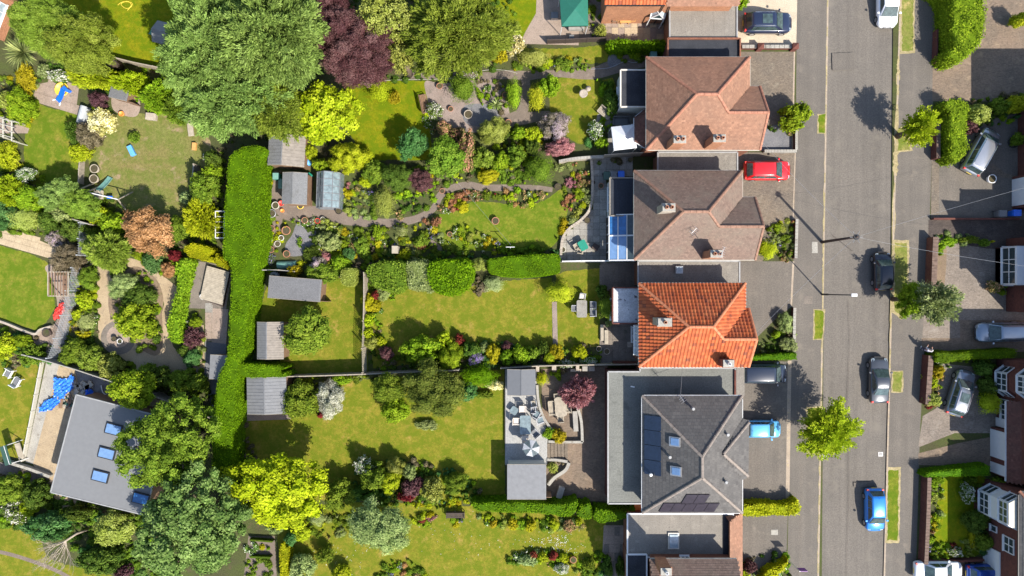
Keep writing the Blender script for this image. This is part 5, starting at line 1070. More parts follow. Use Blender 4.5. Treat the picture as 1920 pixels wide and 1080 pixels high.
# garden room with roof windows
P = [W(143, 740, 2.9), W(318, 785, 2.9), W(272, 966, 2.9), W(95, 923, 2.9)]; o = ((P[0][0]+P[2][0])/2, (P[0][1]+P[2][1])/2, 0)
t = thing('garden_room', 'large new garden room with pale grey membrane roof and blue roof windows', 'outbuilding', o); mb = MB(o); cx, cy = o[0], o[1]
mb.prism([(cx+(x-cx)*.96, cy+(y-cy)*.96) for x, y in P], 0, 2.75); mb.build('wall', M['wood'], t); flat_roof(t, o, P, 2.9, M['membrane'], M['lead'], ew=.1, upst=.03)
ra = math.atan2(P[1][1]-P[0][1], P[1][0]-P[0][0])
for px_, py_ in ((213, 805), (200, 850), (188, 893), (264, 935)):
    x, y = W(px_, py_, 3.0); b = MB(o); b.box(x, y, 2.98, 1.5, .98, .15, ra); s_ = b.build('roof_window', M['black'], t); b = MB(o); b.box(x, y, 3.07, 1.3, .8, .03, ra); b.build('pane', M['glass_blue'] if py_ in (935,) else M['glass_sky'], s_)
# raised deck with screen
z0 = .45; P = [W(388, 498, z0), W(430, 510, z0), W(416, 575, z0), W(375, 560, z0)]; o = (P[0][0], P[0][1], 0); t = thing('raised_deck', 'low raised timber deck with pots on it beside the tall hedge', 'deck', o)
u = Vector((P[1][0]-P[0][0], P[1][1]-P[0][1])); v = Vector((P[3][0]-P[0][0], P[3][1]-P[0][1])); n = 20
for i in range(n): b = MB(o); p = Vector(P[0])+v*((i+.5)/n); q = p+u; b.bar((p.x, p.y, z0-.02), (q.x, q.y, z0-.02), v.length/n*.92, .04); b.build('deck_board', M['wood_grey'], t)
b = MB(o); b.prism([(x, y) for x, y in P], 0, z0-.05); b.build('base', M['wood_dk'], t)
# gazebos
def gazebo(label, pts, apex, h, ha, mat, legs=True, name='gazebo', legmat='white'):
    o = (*W(*apex, ha), 0); t = thing(name, label, 'gazebo', o); C = [(*W(a, b_, h), h) for a, b_ in pts]; A = (*W(*apex, ha), ha); n = len(C)
    mb = MB(o)
    for i in range(n):
        p, q = Vector(C[i]), Vector(C[(i+1) % n]); m_ = (p+q)/2; m_.z -= .0; mm = (m_+Vector(A))/2; mm.z -= .04
        mb.add([p, q, A], [(0, 1, 2)]); mb.add([p, q, (q.x, q.y, h-.22), (p.x, p.y, h-.22)], [(0, 1, 2, 3), (3, 2, 1, 0)])
    mb.build('canopy', M[mat], t); b = MB(o)
    for i in range(n): b.bar(C[i], A, .04, .04)
    b.v = [(x, y, z-.05) for x, y, z in b.v]; b.build('frame', M['metal'], t)
    for c in C: b = MB(o); b.tube([(o[0]+(c[0]-o[0])*.97, o[1]+(c[1]-o[1])*.97, 0), (o[0]+(c[0]-o[0])*.97, o[1]+(c[1]-o[1])*.97, h-.05)], .035, 6); b.build('leg', M[legmat], t)
gazebo('green canvas gazebo on the top patio', [(1049, -8), (1102, -14), (1103, 48), (1053, 49)], (1078, 17), 2.3, 3.0, 'green_canvas')
gazebo('white pyramid-topped gazebo behind the red-brown roofed house', [(1146, 238), (1189, 233), (1194, 277), (1151, 282)], (1171, 255), 2.3, 2.9, 'white_canvas')
# parasol
px_, py_ = 996, 841; x, y = W(px_, py_, 2.6); t = thing('parasol', 'small pale green and white parasol on the raised terrace', 'parasol', (x, y, .4))
b = MB(); b.tube([(0, 0, 0), (0, 0, 2.3)], .03, 8); b.build('pole', M['white'], t); b = MB(); b.cyl(0, 0, 0, .08, .28, n=16); b.build('base', M['black'], t)
for i in range(8):
    a0, a1 = i*math.pi/4+.2, (i+1)*math.pi/4+.2; b = MB(); b.add([(0, 0, 2.35), (.8*math.cos(a0), .8*math.sin(a0), 2.0), (.72*math.cos((a0+a1)/2), .72*math.sin((a0+a1)/2), 2.03), (.8*math.cos(a1), .8*math.sin(a1), 2.0)], [(0, 1, 2, 3), (3, 2, 1, 0)]); b.build('canopy_panel', M['white_canvas'] if i % 2 else M['glass_gh'], t)
# raised terrace
def wallrib(parent, o, pts, w, z0, z1, mat, name): b = MB(o); b.prism([W(a, b_, z1) for a, b_ in ribbon(pts, w)], z0, z1); return b.build(name, M[mat], parent)
o = (*W(985, 800), 0); t = thing('raised_terrace', 'pale grey raised terrace with curved edge and brick steps', 'terrace', o)
P = [W(a, b_, .4) for a, b_ in smooth([(947, 692), (1004, 692), (1005, 740), (1010, 765), (1020, 790), (1026, 825), (1024, 870), (947, 872)], 4)]
P = [W(a, b_, .4) for a, b_ in [(947, 692), (1005, 692), (1006, 742), (1011, 768), (1020, 790), (1027, 806), (1027, 825), (1025, 872), (947, 872)]]
b = MB(o); b.prism(P, 0, .36); b.build('base', M['concrete'], t)
for i in range(24):
    x0 = 948+i*3.25; y1 = 871; y0 = 692 if x0 < 1004 else (770 if x0 < 1012 else 800); b = MB(o); p = W(x0+1.6, y0+1, .4); q = W(x0+1.6, y1-1, .4); b.bar((p[0], p[1], .38), (q[0], q[1], .38), .155, .035); b.build('deck_board', M['deck'], t)
b = MB(o); wallrib(t, o, [(1007, 722), (1010, 755), (1018, 780), (1030, 800), (1044, 815)], 4.5, 0, .55, 'concrete', 'curved_wall')
wallrib(t, o, [(1026, 862), (1046, 863), (1064, 866)], 5, 0, .5, 'concrete', 'retaining_wall'); wallrib(t, o, [(1067, 868), (1060, 882), (1040, 896), (1028, 910)], 6, 0, .5, 'concrete', 'retaining_wall')
wallrib(t, o, [(1028, 828), (1060, 829), (1093, 829)], 4.5, 0, .45, 'concrete', 'retaining_wall'); wallrib(t, o, [(1082, 762), (1090, 790), (1092, 829)], 5, 0, .45, 'concrete', 'retaining_wall')
for i in range(6): b = MB(o); q = rect(1026+6.6*i, 831, 1026+6.6*(i+1)-.8, 861, .3); b.prism(q, 0, .42-.06*i); b.build('step', M['drive_red'], t)
for (x0, y0, x1, y1, h_) in ((1005, 687, 1011, 697, .8), (1035, 685, 1043, 694, .8), (1080, 682, 1086, 695, .8), (1070, 692, 1090, 697, .6)): b = MB(o); b.prism(rect(x0, y0, x1, y1, h_), 0, h_); b.build('gate_pier', M['stone'], t)
for (x0, x1, l) in ((1092, 1103, 'pale storage box at the fence, left of a matching shaded one'), (1104, 1115, 'blue-grey storage box at the fence, right of its paler twin')):
    q = rect(x0, 687, x1, 696, .7); ox, oy = W((x0+x1)/2, 691); t2 = thing('storage_box', l, 'box', (ox, oy, 0)); b = MB((ox, oy, 0)); b.prism([(p[0]*.998, p[1]) for p in q], 0, .62); b.build('base', M['conc_p'], t2); b = MB((ox, oy, 0)); b.prism(q, .62, .68); b.build('lid', M['conc_p'], t2)
# --- fences
def fence(label, pts, h=1.8, mat='fence', post='fence', lattice=False, z0=0, step=1.85, name='fence', cat='fence', board=.14, thick=.03, cap=True):
    P = [W(a, b_) for a, b_ in pts]; o = (P[0][0], P[0][1], z0); t = thing(name, label, cat, o); hh = h
    segs = []
    for p, q in zip(P[:-1], P[1:]):
        L = math.hypot(q[0]-p[0], q[1]-p[1]); n = max(1, round(L/step))
        segs += [((p[0]+(q[0]-p[0])*i/n, p[1]+(q[1]-p[1])*i/n), (p[0]+(q[0]-p[0])*(i+1)/n, p[1]+(q[1]-p[1])*(i+1)/n)) for i in range(n)]
    pm = None
    for a, c in segs+[(segs[-1][1], None)]:
        b = MB(); b.box(0, 0, (hh+.08)/2, .1, .1, hh+.08); ob = b.build('post', M[post], t); ob.location = (a[0]-o[0], a[1]-o[1], 0)
    for a, c in segs:
        d = Vector((c[0]-a[0], c[1]-a[1], 0)); L = d.length; u = d.normalized(); b = MB(o); A = Vector((a[0], a[1], z0))
        if lattice:
            k = int(L/.2)
            for i in range(1, k): p = A+u*(L*i/k); b.bar(p+Vector((0, 0, .05)), p+Vector((0, 0, hh)), .03, .02)
            for j in range(int(hh/.2)): z = .08+.2*j; b.bar(A+u*.05+Vector((0, 0, z)), A+u*(L-.05)+Vector((0, 0, z)), .02, .03)
            s = b.build('lattice_panel', M[mat], t)
        else:
            k = max(2, int(L/board))
            for i in range(k): p0 = A+u*(.06+(L-.12)*i/k); p1 = A+u*(.06+(L-.12)*(i+.93)/k); n_ = Vector((-u.y, u.x, 0))*(thick/2+(.008 if i % 2 else 0)); b.add([p0-n_, p1-n_, p1+n_, p0+n_]+[w_+Vector((0, 0, hh-.03-(.01 if i % 3 else 0))) for w_ in (p0-n_, p1-n_, p1+n_, p0+n_)], [(4, 5, 6, 7), (0, 1, 5, 4), (1, 2, 6, 5), (2, 3, 7, 6), (3, 0, 4, 7)])
            s = b.build('fence_boards', M[mat], t); s['kind'] = 'stuff'
            if cap: b = MB(o); b.bar(A+Vector((0, 0, hh)), A+u*L+Vector((0, 0, hh)), .09, .04); b.build('capping_rail', M[mat], t)
    return t
fence('long fence with pale capping from the short hedge stub to the big olive tree', [(545, 702), (620, 700), (700, 697), (760, 694), (862, 690)], 1.7, post='conc_p')
fence('dark timber fence between the golden shrubs and the brick yard', [(940, 687), (1010, 683), (1100, 681), (1190, 680)], 1.5)
fence('tall trellis fence beside the yellow shrubs casting a lattice shadow', [(690, 512), (690, 560), (689, 600)], 1.8, board=.16)
fence('open trellis screen above the dark leafy corner, with ladder-like slats', [(689, 600), (687, 650), (688, 694)], 2.0, lattice=True, mat='wood_grey')
fence('pale concrete-capped fence between the gravel garden and the new garden room', [(66, 662), (105, 672), (160, 688), (232, 712)], 1.7, 'conc_p', 'conc_p')
fence('shaded stretch of fence behind the big leafy tree', [(236, 714), (300, 735), (370, 762), (410, 778)], 1.7, 'fence', 'conc_p')
fence('fence with washing and toys hung on it at the edge of the top lawn', [(213, 112), (260, 124), (338, 140)], 1.2, board=.12)
fence('dark picket fence with small white lamps along the top patio', [(1026, 82), (1060, 81), (1100, 79), (1134, 78)], 1.0, 'wood_dk', 'wood_dk', step=1.9)
fence('low timber edging fence dividing the pale garden path from the worn lawn', [(160, 292), (158, 320), (157, 345)], .8)
fence('low fence beside the dark bushes along the edge of the worn lawn', [(374, 312), (372, 335), (369, 360)], 1.2, 'conc_p')
fence('fence top behind the white gazebo beside the brown roofed house', [(1130, 297), (1187, 293), (1232, 292)], 1.7, 'fence')
fence('fence behind the two glazed patio panels and the long clipped hedge', [(1053, 491), (1090, 490), (1125, 490), (1186, 490)], 1.2, 'white', 'white')
fence('white fence run behind the pots between the long shed and the vegetable beds', [(494, 507), (530, 507), (560, 510)], 1.2, 'conc_p')
fence('fence panel behind the bushes below the small lawn at the left edge', [(160, 415), (190, 424)], 1.8, 'conc_p')
fence('low pale fence beside the construction strip in the lower left', [(83, 678), (66, 770), (48, 862)], .5, 'cream', 'cream')
def wall_(label, pts, w, h, mat, name='garden_wall', capm=None, brick_caps=False, cat='wall', piers=()):
    o = (*W(*pts[0]), 0); t = thing(name, label, cat, o); b = MB(o); b.prism([W(a, b_) for a, b_ in ribbon(pts, w, 6)], 0, h); b.build('wall', M[mat], t)
    if capm:
        s = smooth(pts, 6, False)
        for p, q in zip(s[:-1], s[1:]):
            P, Q = W(*p), W(*q); L = math.hypot(Q[0]-P[0], Q[1]-P[1]); n = max(1, int(L/(.24 if brick_caps else .6)))
            for i in range(n): f0, f1 = i/n, (i+.93)/n; b = MB(o); b.bar((P[0]+(Q[0]-P[0])*f0, P[1]+(Q[1]-P[1])*f0, h+.03), (P[0]+(Q[0]-P[0])*f1, P[1]+(Q[1]-P[1])*f1, h+.03), w/20+.06, .06); b.build('coping_stone', M[capm], t)
    for a, b_ in piers: x, y = W(a, b_); m_ = MB(o); m_.box(x, y, (h+.35)/2, .5, .5, h+.35); m_.add([(x-.29, y-.29, h+.35), (x+.29, y-.29, h+.35), (x+.29, y+.29, h+.35), (x-.29, y+.29, h+.35), (x, y, h+.55)], [(3, 2, 1, 0), (0, 1, 4), (1, 2, 4), (2, 3, 4), (3, 0, 4)]); m_.build('pier', M[mat], t)
    return t
wall_('low brick wall with two pyramid-capped piers beside the dark navy car', [(1388, 91), (1440, 91), (1487, 91)], 5, .5, 'brick_dk', capm='concrete', piers=((1421, 92), (1485, 92)))
wall_('low pale wall at the edge of the slate bed by the red car', [(1430, 285), (1460, 285), (1490, 285)], 4, .45, 'concrete', capm='concrete')
wall_('low wall with end pier along the pavement beside the slate bed', [(1489, 240), (1489, 262), (1489, 283)], 3.5, .5, 'brick_dk', capm='concrete')
wall_('low brick wall along the pavement in front of the flower bed of the brown-roofed house', [(1490, 412), (1489, 450), (1488, 485)], 4, .5, 'brick_dk', capm='concrete')
wall_('low brick wall along the pavement in front of the silvery shrubs', [(1486, 577), (1485, 610), (1485, 658)], 4, .5, 'brick_dk', capm='concrete')
wall_('broad brick front wall beside the small black car, casting a dark shadow on the pavement', [(1742, 446), (1740, 490), (1738, 545)], 9, 1.0, 'brick', capm='wallcap', brick_caps=True)
wall_('brick front wall beside the person and the yellow shrubs', [(1733, 665), (1730, 710), (1727, 755)], 8, 1.0, 'brick_dk', capm='wallcap', brick_caps=True)
wall_('long brick front wall along the bright front lawn behind the blue hatchback', [(1730, 890), (1728, 960), (1724, 1050)], 6, 1.0, 'brick_dk', capm='wallcap', brick_caps=True)
wall_('brick front wall under the tall bright hedge near the top', [(1750, 60), (1749, 90), (1748, 122)], 3, .7, 'brick_dk')
wall_('brick front wall beside the thin young street tree', [(1749, 232), (1748, 260), (1748, 300)], 6, .9, 'brick_dk', capm='wallcap', brick_caps=True)
wall_('low wall between the grey and the shaded driveways, topped with weeds', [(1745, 411), (1800, 411), (1905, 411)], 3, .5, 'brick_dk')
wall_('low brick wall below the front lawn next to the parked white car', [(1727, 1048), (1780, 1048), (1838, 1046)], 4, .6, 'brick_dk')
wall_('curved stone edging wall along the patio of the brown-roofed house', [(1108, 296), (1110, 350), (1106, 390), (1090, 412), (1066, 430), (1054, 450), (1051, 485)], 3.5, .35, 'stone', capm='stone')
wall_('pale garden wall above the slabbed path behind the dark red shrub', [(1047, 306), (1075, 301), (1110, 298), (1130, 297)], 4, .9, 'stone', capm='concrete')
wall_('low brick wall along the bottom of the narrow passage beside the orange-roofed house', [(1148, 678), (1170, 678), (1192, 679)], 4, .9, 'brick_dk')
wall_('low curved wall below the lawn at the left edge', [(-40, 590), (10, 604), (45, 618), (70, 626), (80, 618), (100, 612)], 4, .4, 'stone')
wall_('low pale wall along the brown path at the bottom left', [(20, 864), (60, 876), (100, 891)], 4, .5, 'concrete', capm='concrete')
# lattice screens of the left garden
fence('long pale lattice screen beside the brown garden bench', [(158, 503), (148, 545), (138, 590), (126, 632), (113, 668)], 1.9, 'lattice', 'lattice', lattice=True, name='trellis', cat='trellis')
fence('short pale lattice screen above the gravel path', [(172, 421), (170, 450), (168, 480)], 1.9, 'lattice', 'lattice', lattice=True, name='trellis', cat='trellis')
# fruit cage / cold frame by hedge
o = (*W(413, 420), 0); t = thing('fruit_cage', 'white-framed netted fruit cage between golden shrubs and the tall hedge', 'fruit cage', o); b = MB(o); q = rect(404, 396, 421, 446, 1.6)
for i in range(4): b.bar((*q[i], 1.6), (*q[(i+1) % 4], 1.6), .06, .06); b.bar((*q[i], 0), (*q[i], 1.6), .06, .06)
for i in range(1, 5): f = i/5; b.bar((q[1][0], q[1][1]+(q[2][1]-q[1][1])*f, 1.6), (q[0][0], q[1][1]+(q[2][1]-q[1][1])*f, 1.6), .03, .03)
b.build('frame', M['white'], t); b = MB(o); b.prism([(x*.9995, y) for x, y in q], .01, .05); b.build('bed', M['soil'], t)
# frame pergola left edge
o = (*W(12, 235), 0); t = thing('pergola', 'white-framed pergola at the left edge', 'pergola', o); b = MB(o)
for i in range(3): p, q = W(-10+16*i, 216+5*i, 2), W(-10+16*i, 252+6*i, 2); b.bar((*p, 2), (*q, 2), .08, .1); b.bar((*p, 0), (*p, 2), .08, .08); b.bar((*q, 0), (*q, 2), .08, .08)
for i in range(4): p, q = W(-14, 218+10*i, 2.1), W(26, 229+10*i, 2.1); b.bar((*p, 2.1), (*q, 2.1), .05, .08)
b.build('frame', M['cream'], t)

# ================================================================ FURNITURE AND LOOSE THINGS
def table(label, px, py, w, d, rz, mat, h=.74, z0=0, plank=0, oval=False, name='garden_table', top=None):
    x, y = W(px, py, z0+h); t = thing(name, label, 'table', (x, y, z0), rz)
    if plank:
        n = plank
        for i in range(n):
            f = (i+.5)/n-.5; ww = w*(math.sqrt(max(.15, 1-(2*f)**4*.35)) if oval else 1); b = MB(); b.box(0, f*d, h-.02, ww, d/n*.88, .035) if not oval else b.box(f*d, 0, h-.02, d/n*.88, ww, .035); b.build('slat', M[mat], t)
    else:
        b = MB()
        P = [(-w/2+.1, -d/2), (w/2-.1, -d/2), (w/2, -d/2+.1), (w/2, d/2-.1), (w/2-.1, d/2), (-w/2+.1, d/2), (-w/2, d/2-.1), (-w/2, -d/2+.1)]; b.prism(P, h-.03, h, bottom=True); b.build('tabletop', M[top or mat], t)
    W2, D2 = (d, w) if oval else (w, d)
    for sx in (-1, 1):
        for sy in (-1, 1): b = MB(); b.box(sx*(W2/2-.15), sy*(D2/2-.15), (h-.04)/2, .07, .07, h-.04); b.build('leg', M[mat], t)
    return t
def chair(label, px, py, rz, mat='wood_grey', z0=0, w=.55, cushion=None, name='garden_chair', cat='chair', L=.5, group=None):
    x, y = W(px, py, z0+.5); t = thing(name, label, cat, (x, y, z0), math.radians(rz), group)
    if w < .9: b = MB(); b.box(0, 0, .43, w, L, .05); b.build('seat', M[mat], t)
    else:
        for i in range(4): b = MB(); b.box(0, -L/2+L*(i+.5)/4, .43, w, L/4*.85, .035); b.build('slat', M[mat], t)
    b = MB(); b.box(0, -L/2-.03, .72, w, .05, .5); b.build('backrest', M[mat], t)
    for s in (-1, 1):
        b = MB(); b.box(s*(w/2-.02), 0, .63, .06, L, .04); b.box(s*(w/2-.02), L/2-.04, .52, .05, .05, .2); b.build('armrest', M[mat], t)
        for q in (-1, 1): b = MB(); b.box(s*(w/2-.05), q*(L/2-.04), .2, .05, .05, .4); b.build('leg', M[mat], t)
    if cushion: b = MB(); b.box(0, .01, .49, w*.84, L*.9, .08); b.build('cushion', M[cushion], t, bevel=.03)
    return t
# raised terrace set
table('pale green glass table on the raised terrace', 985, 797, 1.0, 1.75, 0, 'metal', z0=.4, top='glass_gh')
chair('cream armchair at the north end of the glass table', 980, 767, 180, 'cloth', .4, .62, 'cloth', L=.6); chair('cream armchair at the west side of the glass table', 968, 790, -90, 'cloth', .4, .62, 'cloth', L=.6)
chair('cream armchair at the south end of the glass table', 985, 822, 0, 'cloth', .4, .62, 'cloth', L=.6); chair('grey reclining chair south-east of the glass table', 1003, 812, 40, 'metal', .4, .6, 'corr', L=.7)
chair('blue-grey folding chair north-east of the glass table', 1006, 777, -30, 'metal', .4, .6, 'glass_gh', L=.6); chair('blue-grey folding chair leaning east of the glass table', 1013, 788, -70, 'metal', .4, .6, 'glass_gh', L=.6); chair('dark folding chair under the pavilion edge', 1001, 756, 10, 'metal', .4, .5, 'wood_grey'); chair('slim grey chair between the pavilion and the folding chairs', 1000, 768, 0, 'metal', .4, .45, 'corr')
table('small square glass side table at the west edge of the terrace', 964, 770, .7, .7, -.6, 'metal', .5, z0=.4, top='glass_gh')
# oval table set
table('oval slatted wooden table beside the pink-leaved tree', 1051, 763, 1.85, 1.05, .08, 'wood_grey', plank=9, oval=True)
chair('wooden armchair at the north end of the oval table', 1044, 743, 185, 'wood_grey'); chair('wooden armchair at the south end of the oval table', 1051, 785, 5, 'wood_grey'); chair('long wooden bench on the west side of the oval table', 1034, 765, -84, 'wood_grey', w=1.3, name='bench', cat='bench'); chair('shaded wooden bench on the east side of the oval table', 1064, 762, 96, 'wood_grey', w=1.2, name='bench', cat='bench')
def bx(name, label, cat, px, py, w, d, h, rz, mat, z0=0, lid=None, bev=.02):
    x, y = W(px, py, z0+h); t = thing(name, label, cat, (x, y, z0), rz); b = MB(); b.box(0, 0, (h-.06)/2, w*.96, d*.96, h-.06); b.build('base', M[mat], t, bevel=bev); b = MB(); b.box(0, 0, h-.03, w, d, .06); b.build('lid', M[lid or mat], t, bevel=bev); return t
bx('planter_bench', 'long white planter bench beside the curved wall', 'planter', 1079, 790, .45, 1.9, .5, .06, 'conc_p'); bx('storage_box', 'tilted white storage chest standing by the bottom hedge of the brick yard', 'box', 1051, 924, .55, 1.1, .6, -.3, 'conc_p')
# orange-roofed house set
table('grey-green rectangular table on the small lawn beside the orange-roofed house', 1091, 579, .95, 1.6, 0, 'metal', top='slab_grey')
chair('padded grey chair north of the grey-green table', 1092, 556, 170, 'metal', cushion='cloth'); chair('dark chair west of the grey-green table', 1077, 578, -90, 'metal', cushion='grey_canvas'); chair('upper dark chair east of the grey-green table', 1111, 572, 90, 'metal', cushion='grey_canvas', w=.65); chair('lower dark chair east of the grey-green table', 1111, 587, 90, 'metal', cushion='grey_canvas', w=.65)
# brown-roofed house patio
table('small square wooden table with a green cloth on the pale patio', 1093, 460, .75, .95, .5, 'wood_grey', top='green_pl'); chair('slatted wooden chair left of the green-topped table', 1081, 462, -60, 'wood_grey'); chair('slatted wooden chair below the green-topped table', 1088, 470, -10, 'wood_grey'); bx('side_table', 'low dark square stool on the patio near the conservatory', 'stool', 1117, 463, .6, .55, .45, -.5, 'wood_dk')
# orange wood set
table('orange wooden table on the top patio', 1173, 35, 1.0, .75, 0, 'wood_or', plank=5); chair('orange wooden chair left of the orange table', 1161, 35, -90, 'wood_or'); chair('orange wooden chair right of the orange table', 1185, 35, 90, 'wood_or'); chair('darker orange wooden chair further left of the orange table', 1153, 36, -90, 'wood')
bx('storage_box', 'white and grey box beside the green gazebo', 'box', 1040, 28, .7, .6, .6, 0, 'metal', lid='corr'); bx('storage_box', 'pale low box in front of the green gazebo legs', 'box', 1081, 52, 1.5, .3, .5, 0, 'conc_p'); bx('stool', 'small blue-grey stool by the dark picket fence', 'stool', 1072, 70, .45, .5, .45, 0, 'corr')
chair('brown wooden bench beside the pink gravel bed', 796, 195, -78, 'wood', w=1.7, name='bench', cat='bench', L=.6); chair('dark slatted bench at the back of the bottom lawn', 854, 966, 180, 'wood_dk', w=1.7, name='bench', cat='bench', L=.6)
chair('grey slatted lounger in the shaded corner behind the red-brown roofed house', 1133, 212, 140, 'wood_grey', w=1.3, name='bench', cat='bench', L=.6); chair('dark outdoor sofa in the shade above the white gazebo', 1165, 228, 180, 'grey_canvas', w=1.5, name='sofa', cat='sofa', cushion='felt_mid' if False else 'grey_canvas', L=.7)
chair('white and grey sun lounger on the lower left lawn', 16, 700, 150, 'white', w=.6, name='sun_lounger', cat='lounger', cushion='corr', L=.8); chair('second white and grey lounger end on the lower left lawn', 31, 716, -30, 'white', w=.6, name='sun_lounger', cat='lounger', cushion='corr', L=.8)
# swing seat / arbour
o = (*W(112, 530), 0); t = thing('pergola', 'brown timber arbour with a slatted seat beside the pale lattice screen', 'arbour', o); b = MB(o); q = rect(90, 510, 128, 555, 2.0)
for i in range(4): b.bar((*q[i], 0), (*q[i], 2.0), .08, .08); b.bar((*q[i], 2.0), (*q[(i+1) % 4], 2.0), .08, .08)
b.build('frame', M['wood_grey'], t)
for i in range(7): f = (i+.5)/7; b = MB(o); x = q[0][0]+(q[1][0]-q[0][0])*f; b.bar((x, q[0][1], 2.06), (x, q[3][1], 2.06), .06, .05); b.build('rafter', M['wood'], t)
for i in range(4): b = MB(o); x = q[0][0]+.4+.16*i; b.bar((x, q[0][1]+.3, .5), (x, q[3][1]-.3, .5), .12, .04); b.build('seat_slat', M['wood'], t)
# play things
def slide(parent, p, q, zt, mat, w=.42):
    b = MB(); P = Vector((*p, zt)); Q = Vector((*q, .12)); d = (Q-P); s = Vector((-d.y, d.x, 0)).normalized()*w/2; pts = [P+d*f+Vector((0, 0, -.12*math.sin(f*math.pi))) for f in (0, .3, .6, .85, 1)]
    vs = []
    for c in pts: vs += [c-s+Vector((0, 0, .12)), c-s, c+s, c+s+Vector((0, 0, .12))]
    b.add(vs, [(i*4+j, i*4+j+1, (i+1)*4+j+1, (i+1)*4+j) for i in range(4) for j in range(3)]); o = b.build('slide', M[mat], parent); m = o.modifiers.new('thickness', 'SOLIDIFY'); m.thickness = .03
x, y = W(308, 62, 2); t = thing('playhouse', 'grey-roofed climbing tower with a green slide on the top lawn', 'playhouse', (x, y, 0), -.25)
b = MB(); [b.box(sx*.75, sy*.75, .9, .1, .1, 1.8) for sx in (-1, 1) for sy in (-1, 1)]; b.box(0, 0, 1.0, 1.6, 1.6, .08); b.build('frame', M['wood_grey'], t)
for s in (-1, 1): b = MB(); vs = [(-.95, s*1.0, 1.9), (.95, s*1.0, 1.9), (.95, 0, 2.5), (-.95, 0, 2.5)]; vs += [(a, c, z-.04) for a, c, z in vs]; b.add(vs, [(0, 1, 2, 3), (7, 6, 5, 4), (0, 4, 5, 1), (1, 5, 6, 2), (2, 6, 7, 3), (3, 7, 4, 0)]); b.build('roof_panel', M['corr'], t)
slide(t, (-.8, -.1), (-2.4, .3), 1.0, 'green_pl', .6)
x, y = W(190, 368); t = thing('swing_set', 'wooden swing set with a faded green slide on the worn lawn', 'swing set', (x, y, 0)); A, B = Vector((-.9, .3, 2.0)), Vector((2.7, -.55, 2.0)); b = MB(); b.tube([A, B], .05, 8); b.build('crossbar', M['white'], t)
for c in (A, A+(B-A)*.22, B):
    for s in (-1, 1): b = MB(); b.bar(c, (c.x+s*.25, c.y+s*.95, 0), .09, .09); b.build('leg', M['wood_grey'], t)
b = MB(); b.box(.35, .0, 1.0, .9, .8, .06); b.build('platform', M['wood_grey'], t); slide(t, (.35, .4), (.95, 1.75), 1.05, 'teal_pl', .45)
for f in (.55,):
    c = A+(B-A)*f
    for s in (-.2, .2): b = MB(); b.tube([c+Vector((s, 0, 0)), c+Vector((s, 0, -1.5))], .012, 4); b.build('rope', M['white'], t)
    b = MB(); b.box(c.x, c.y, .5, .5, .25, .05); b.build('seat', M['blue_pl'], t)
x, y = W(122, 180); t = thing('toy_slide', 'blue plastic toddler slide with white ends on the small patio', 'toy slide', (x, y, 0), .75); slide(t, (.5, .1), (-.8, 0), .7, 'blue_pl', .45); b = MB(); b.box(.65, .1, .35, .3, .5, .7); b.build('ladder', M['blue_pl'], t, bevel=.04); b = MB(); b.bar((-.7, .25, .05), (-1.1, .45, .05), .1, .1); b.bar((-.7, -.2, .05), (-1.0, -.35, .05), .1, .1); b.build('foot', M['white'], t)
def lathe_thing(name, label, cat, px, py, prof, mat, z0=0, n=18, extra=None, sm=True):
    h = prof[-1][1]; x, y = W(px, py, z0+max(p[1] for p in prof)); t = thing(name, label, cat, (x, y, z0)); b = MB(); b.lathe(prof, 0, 0, n); b.build('body', M[mat], t, sm)
    if extra: b = MB(); b.cyl(0, 0, extra[1], extra[1]+.02, extra[2], n=n); b.build(extra[3], M[extra[0]], t)
    return t
lathe_thing('sandpit', 'round yellow sandpit beside the blue slide', 'sandpit', 115, 167, [(0, 0), (.5, 0), (.62, .1), (.66, .22), (.58, .22), (.54, .1), (0, .08)], 'yellow_pl')
pr = lambda r, h: [(0, 0), (r*.7, 0), (r, h), (r*.86, h), (r*.8, h-.06), (0, h-.06)]
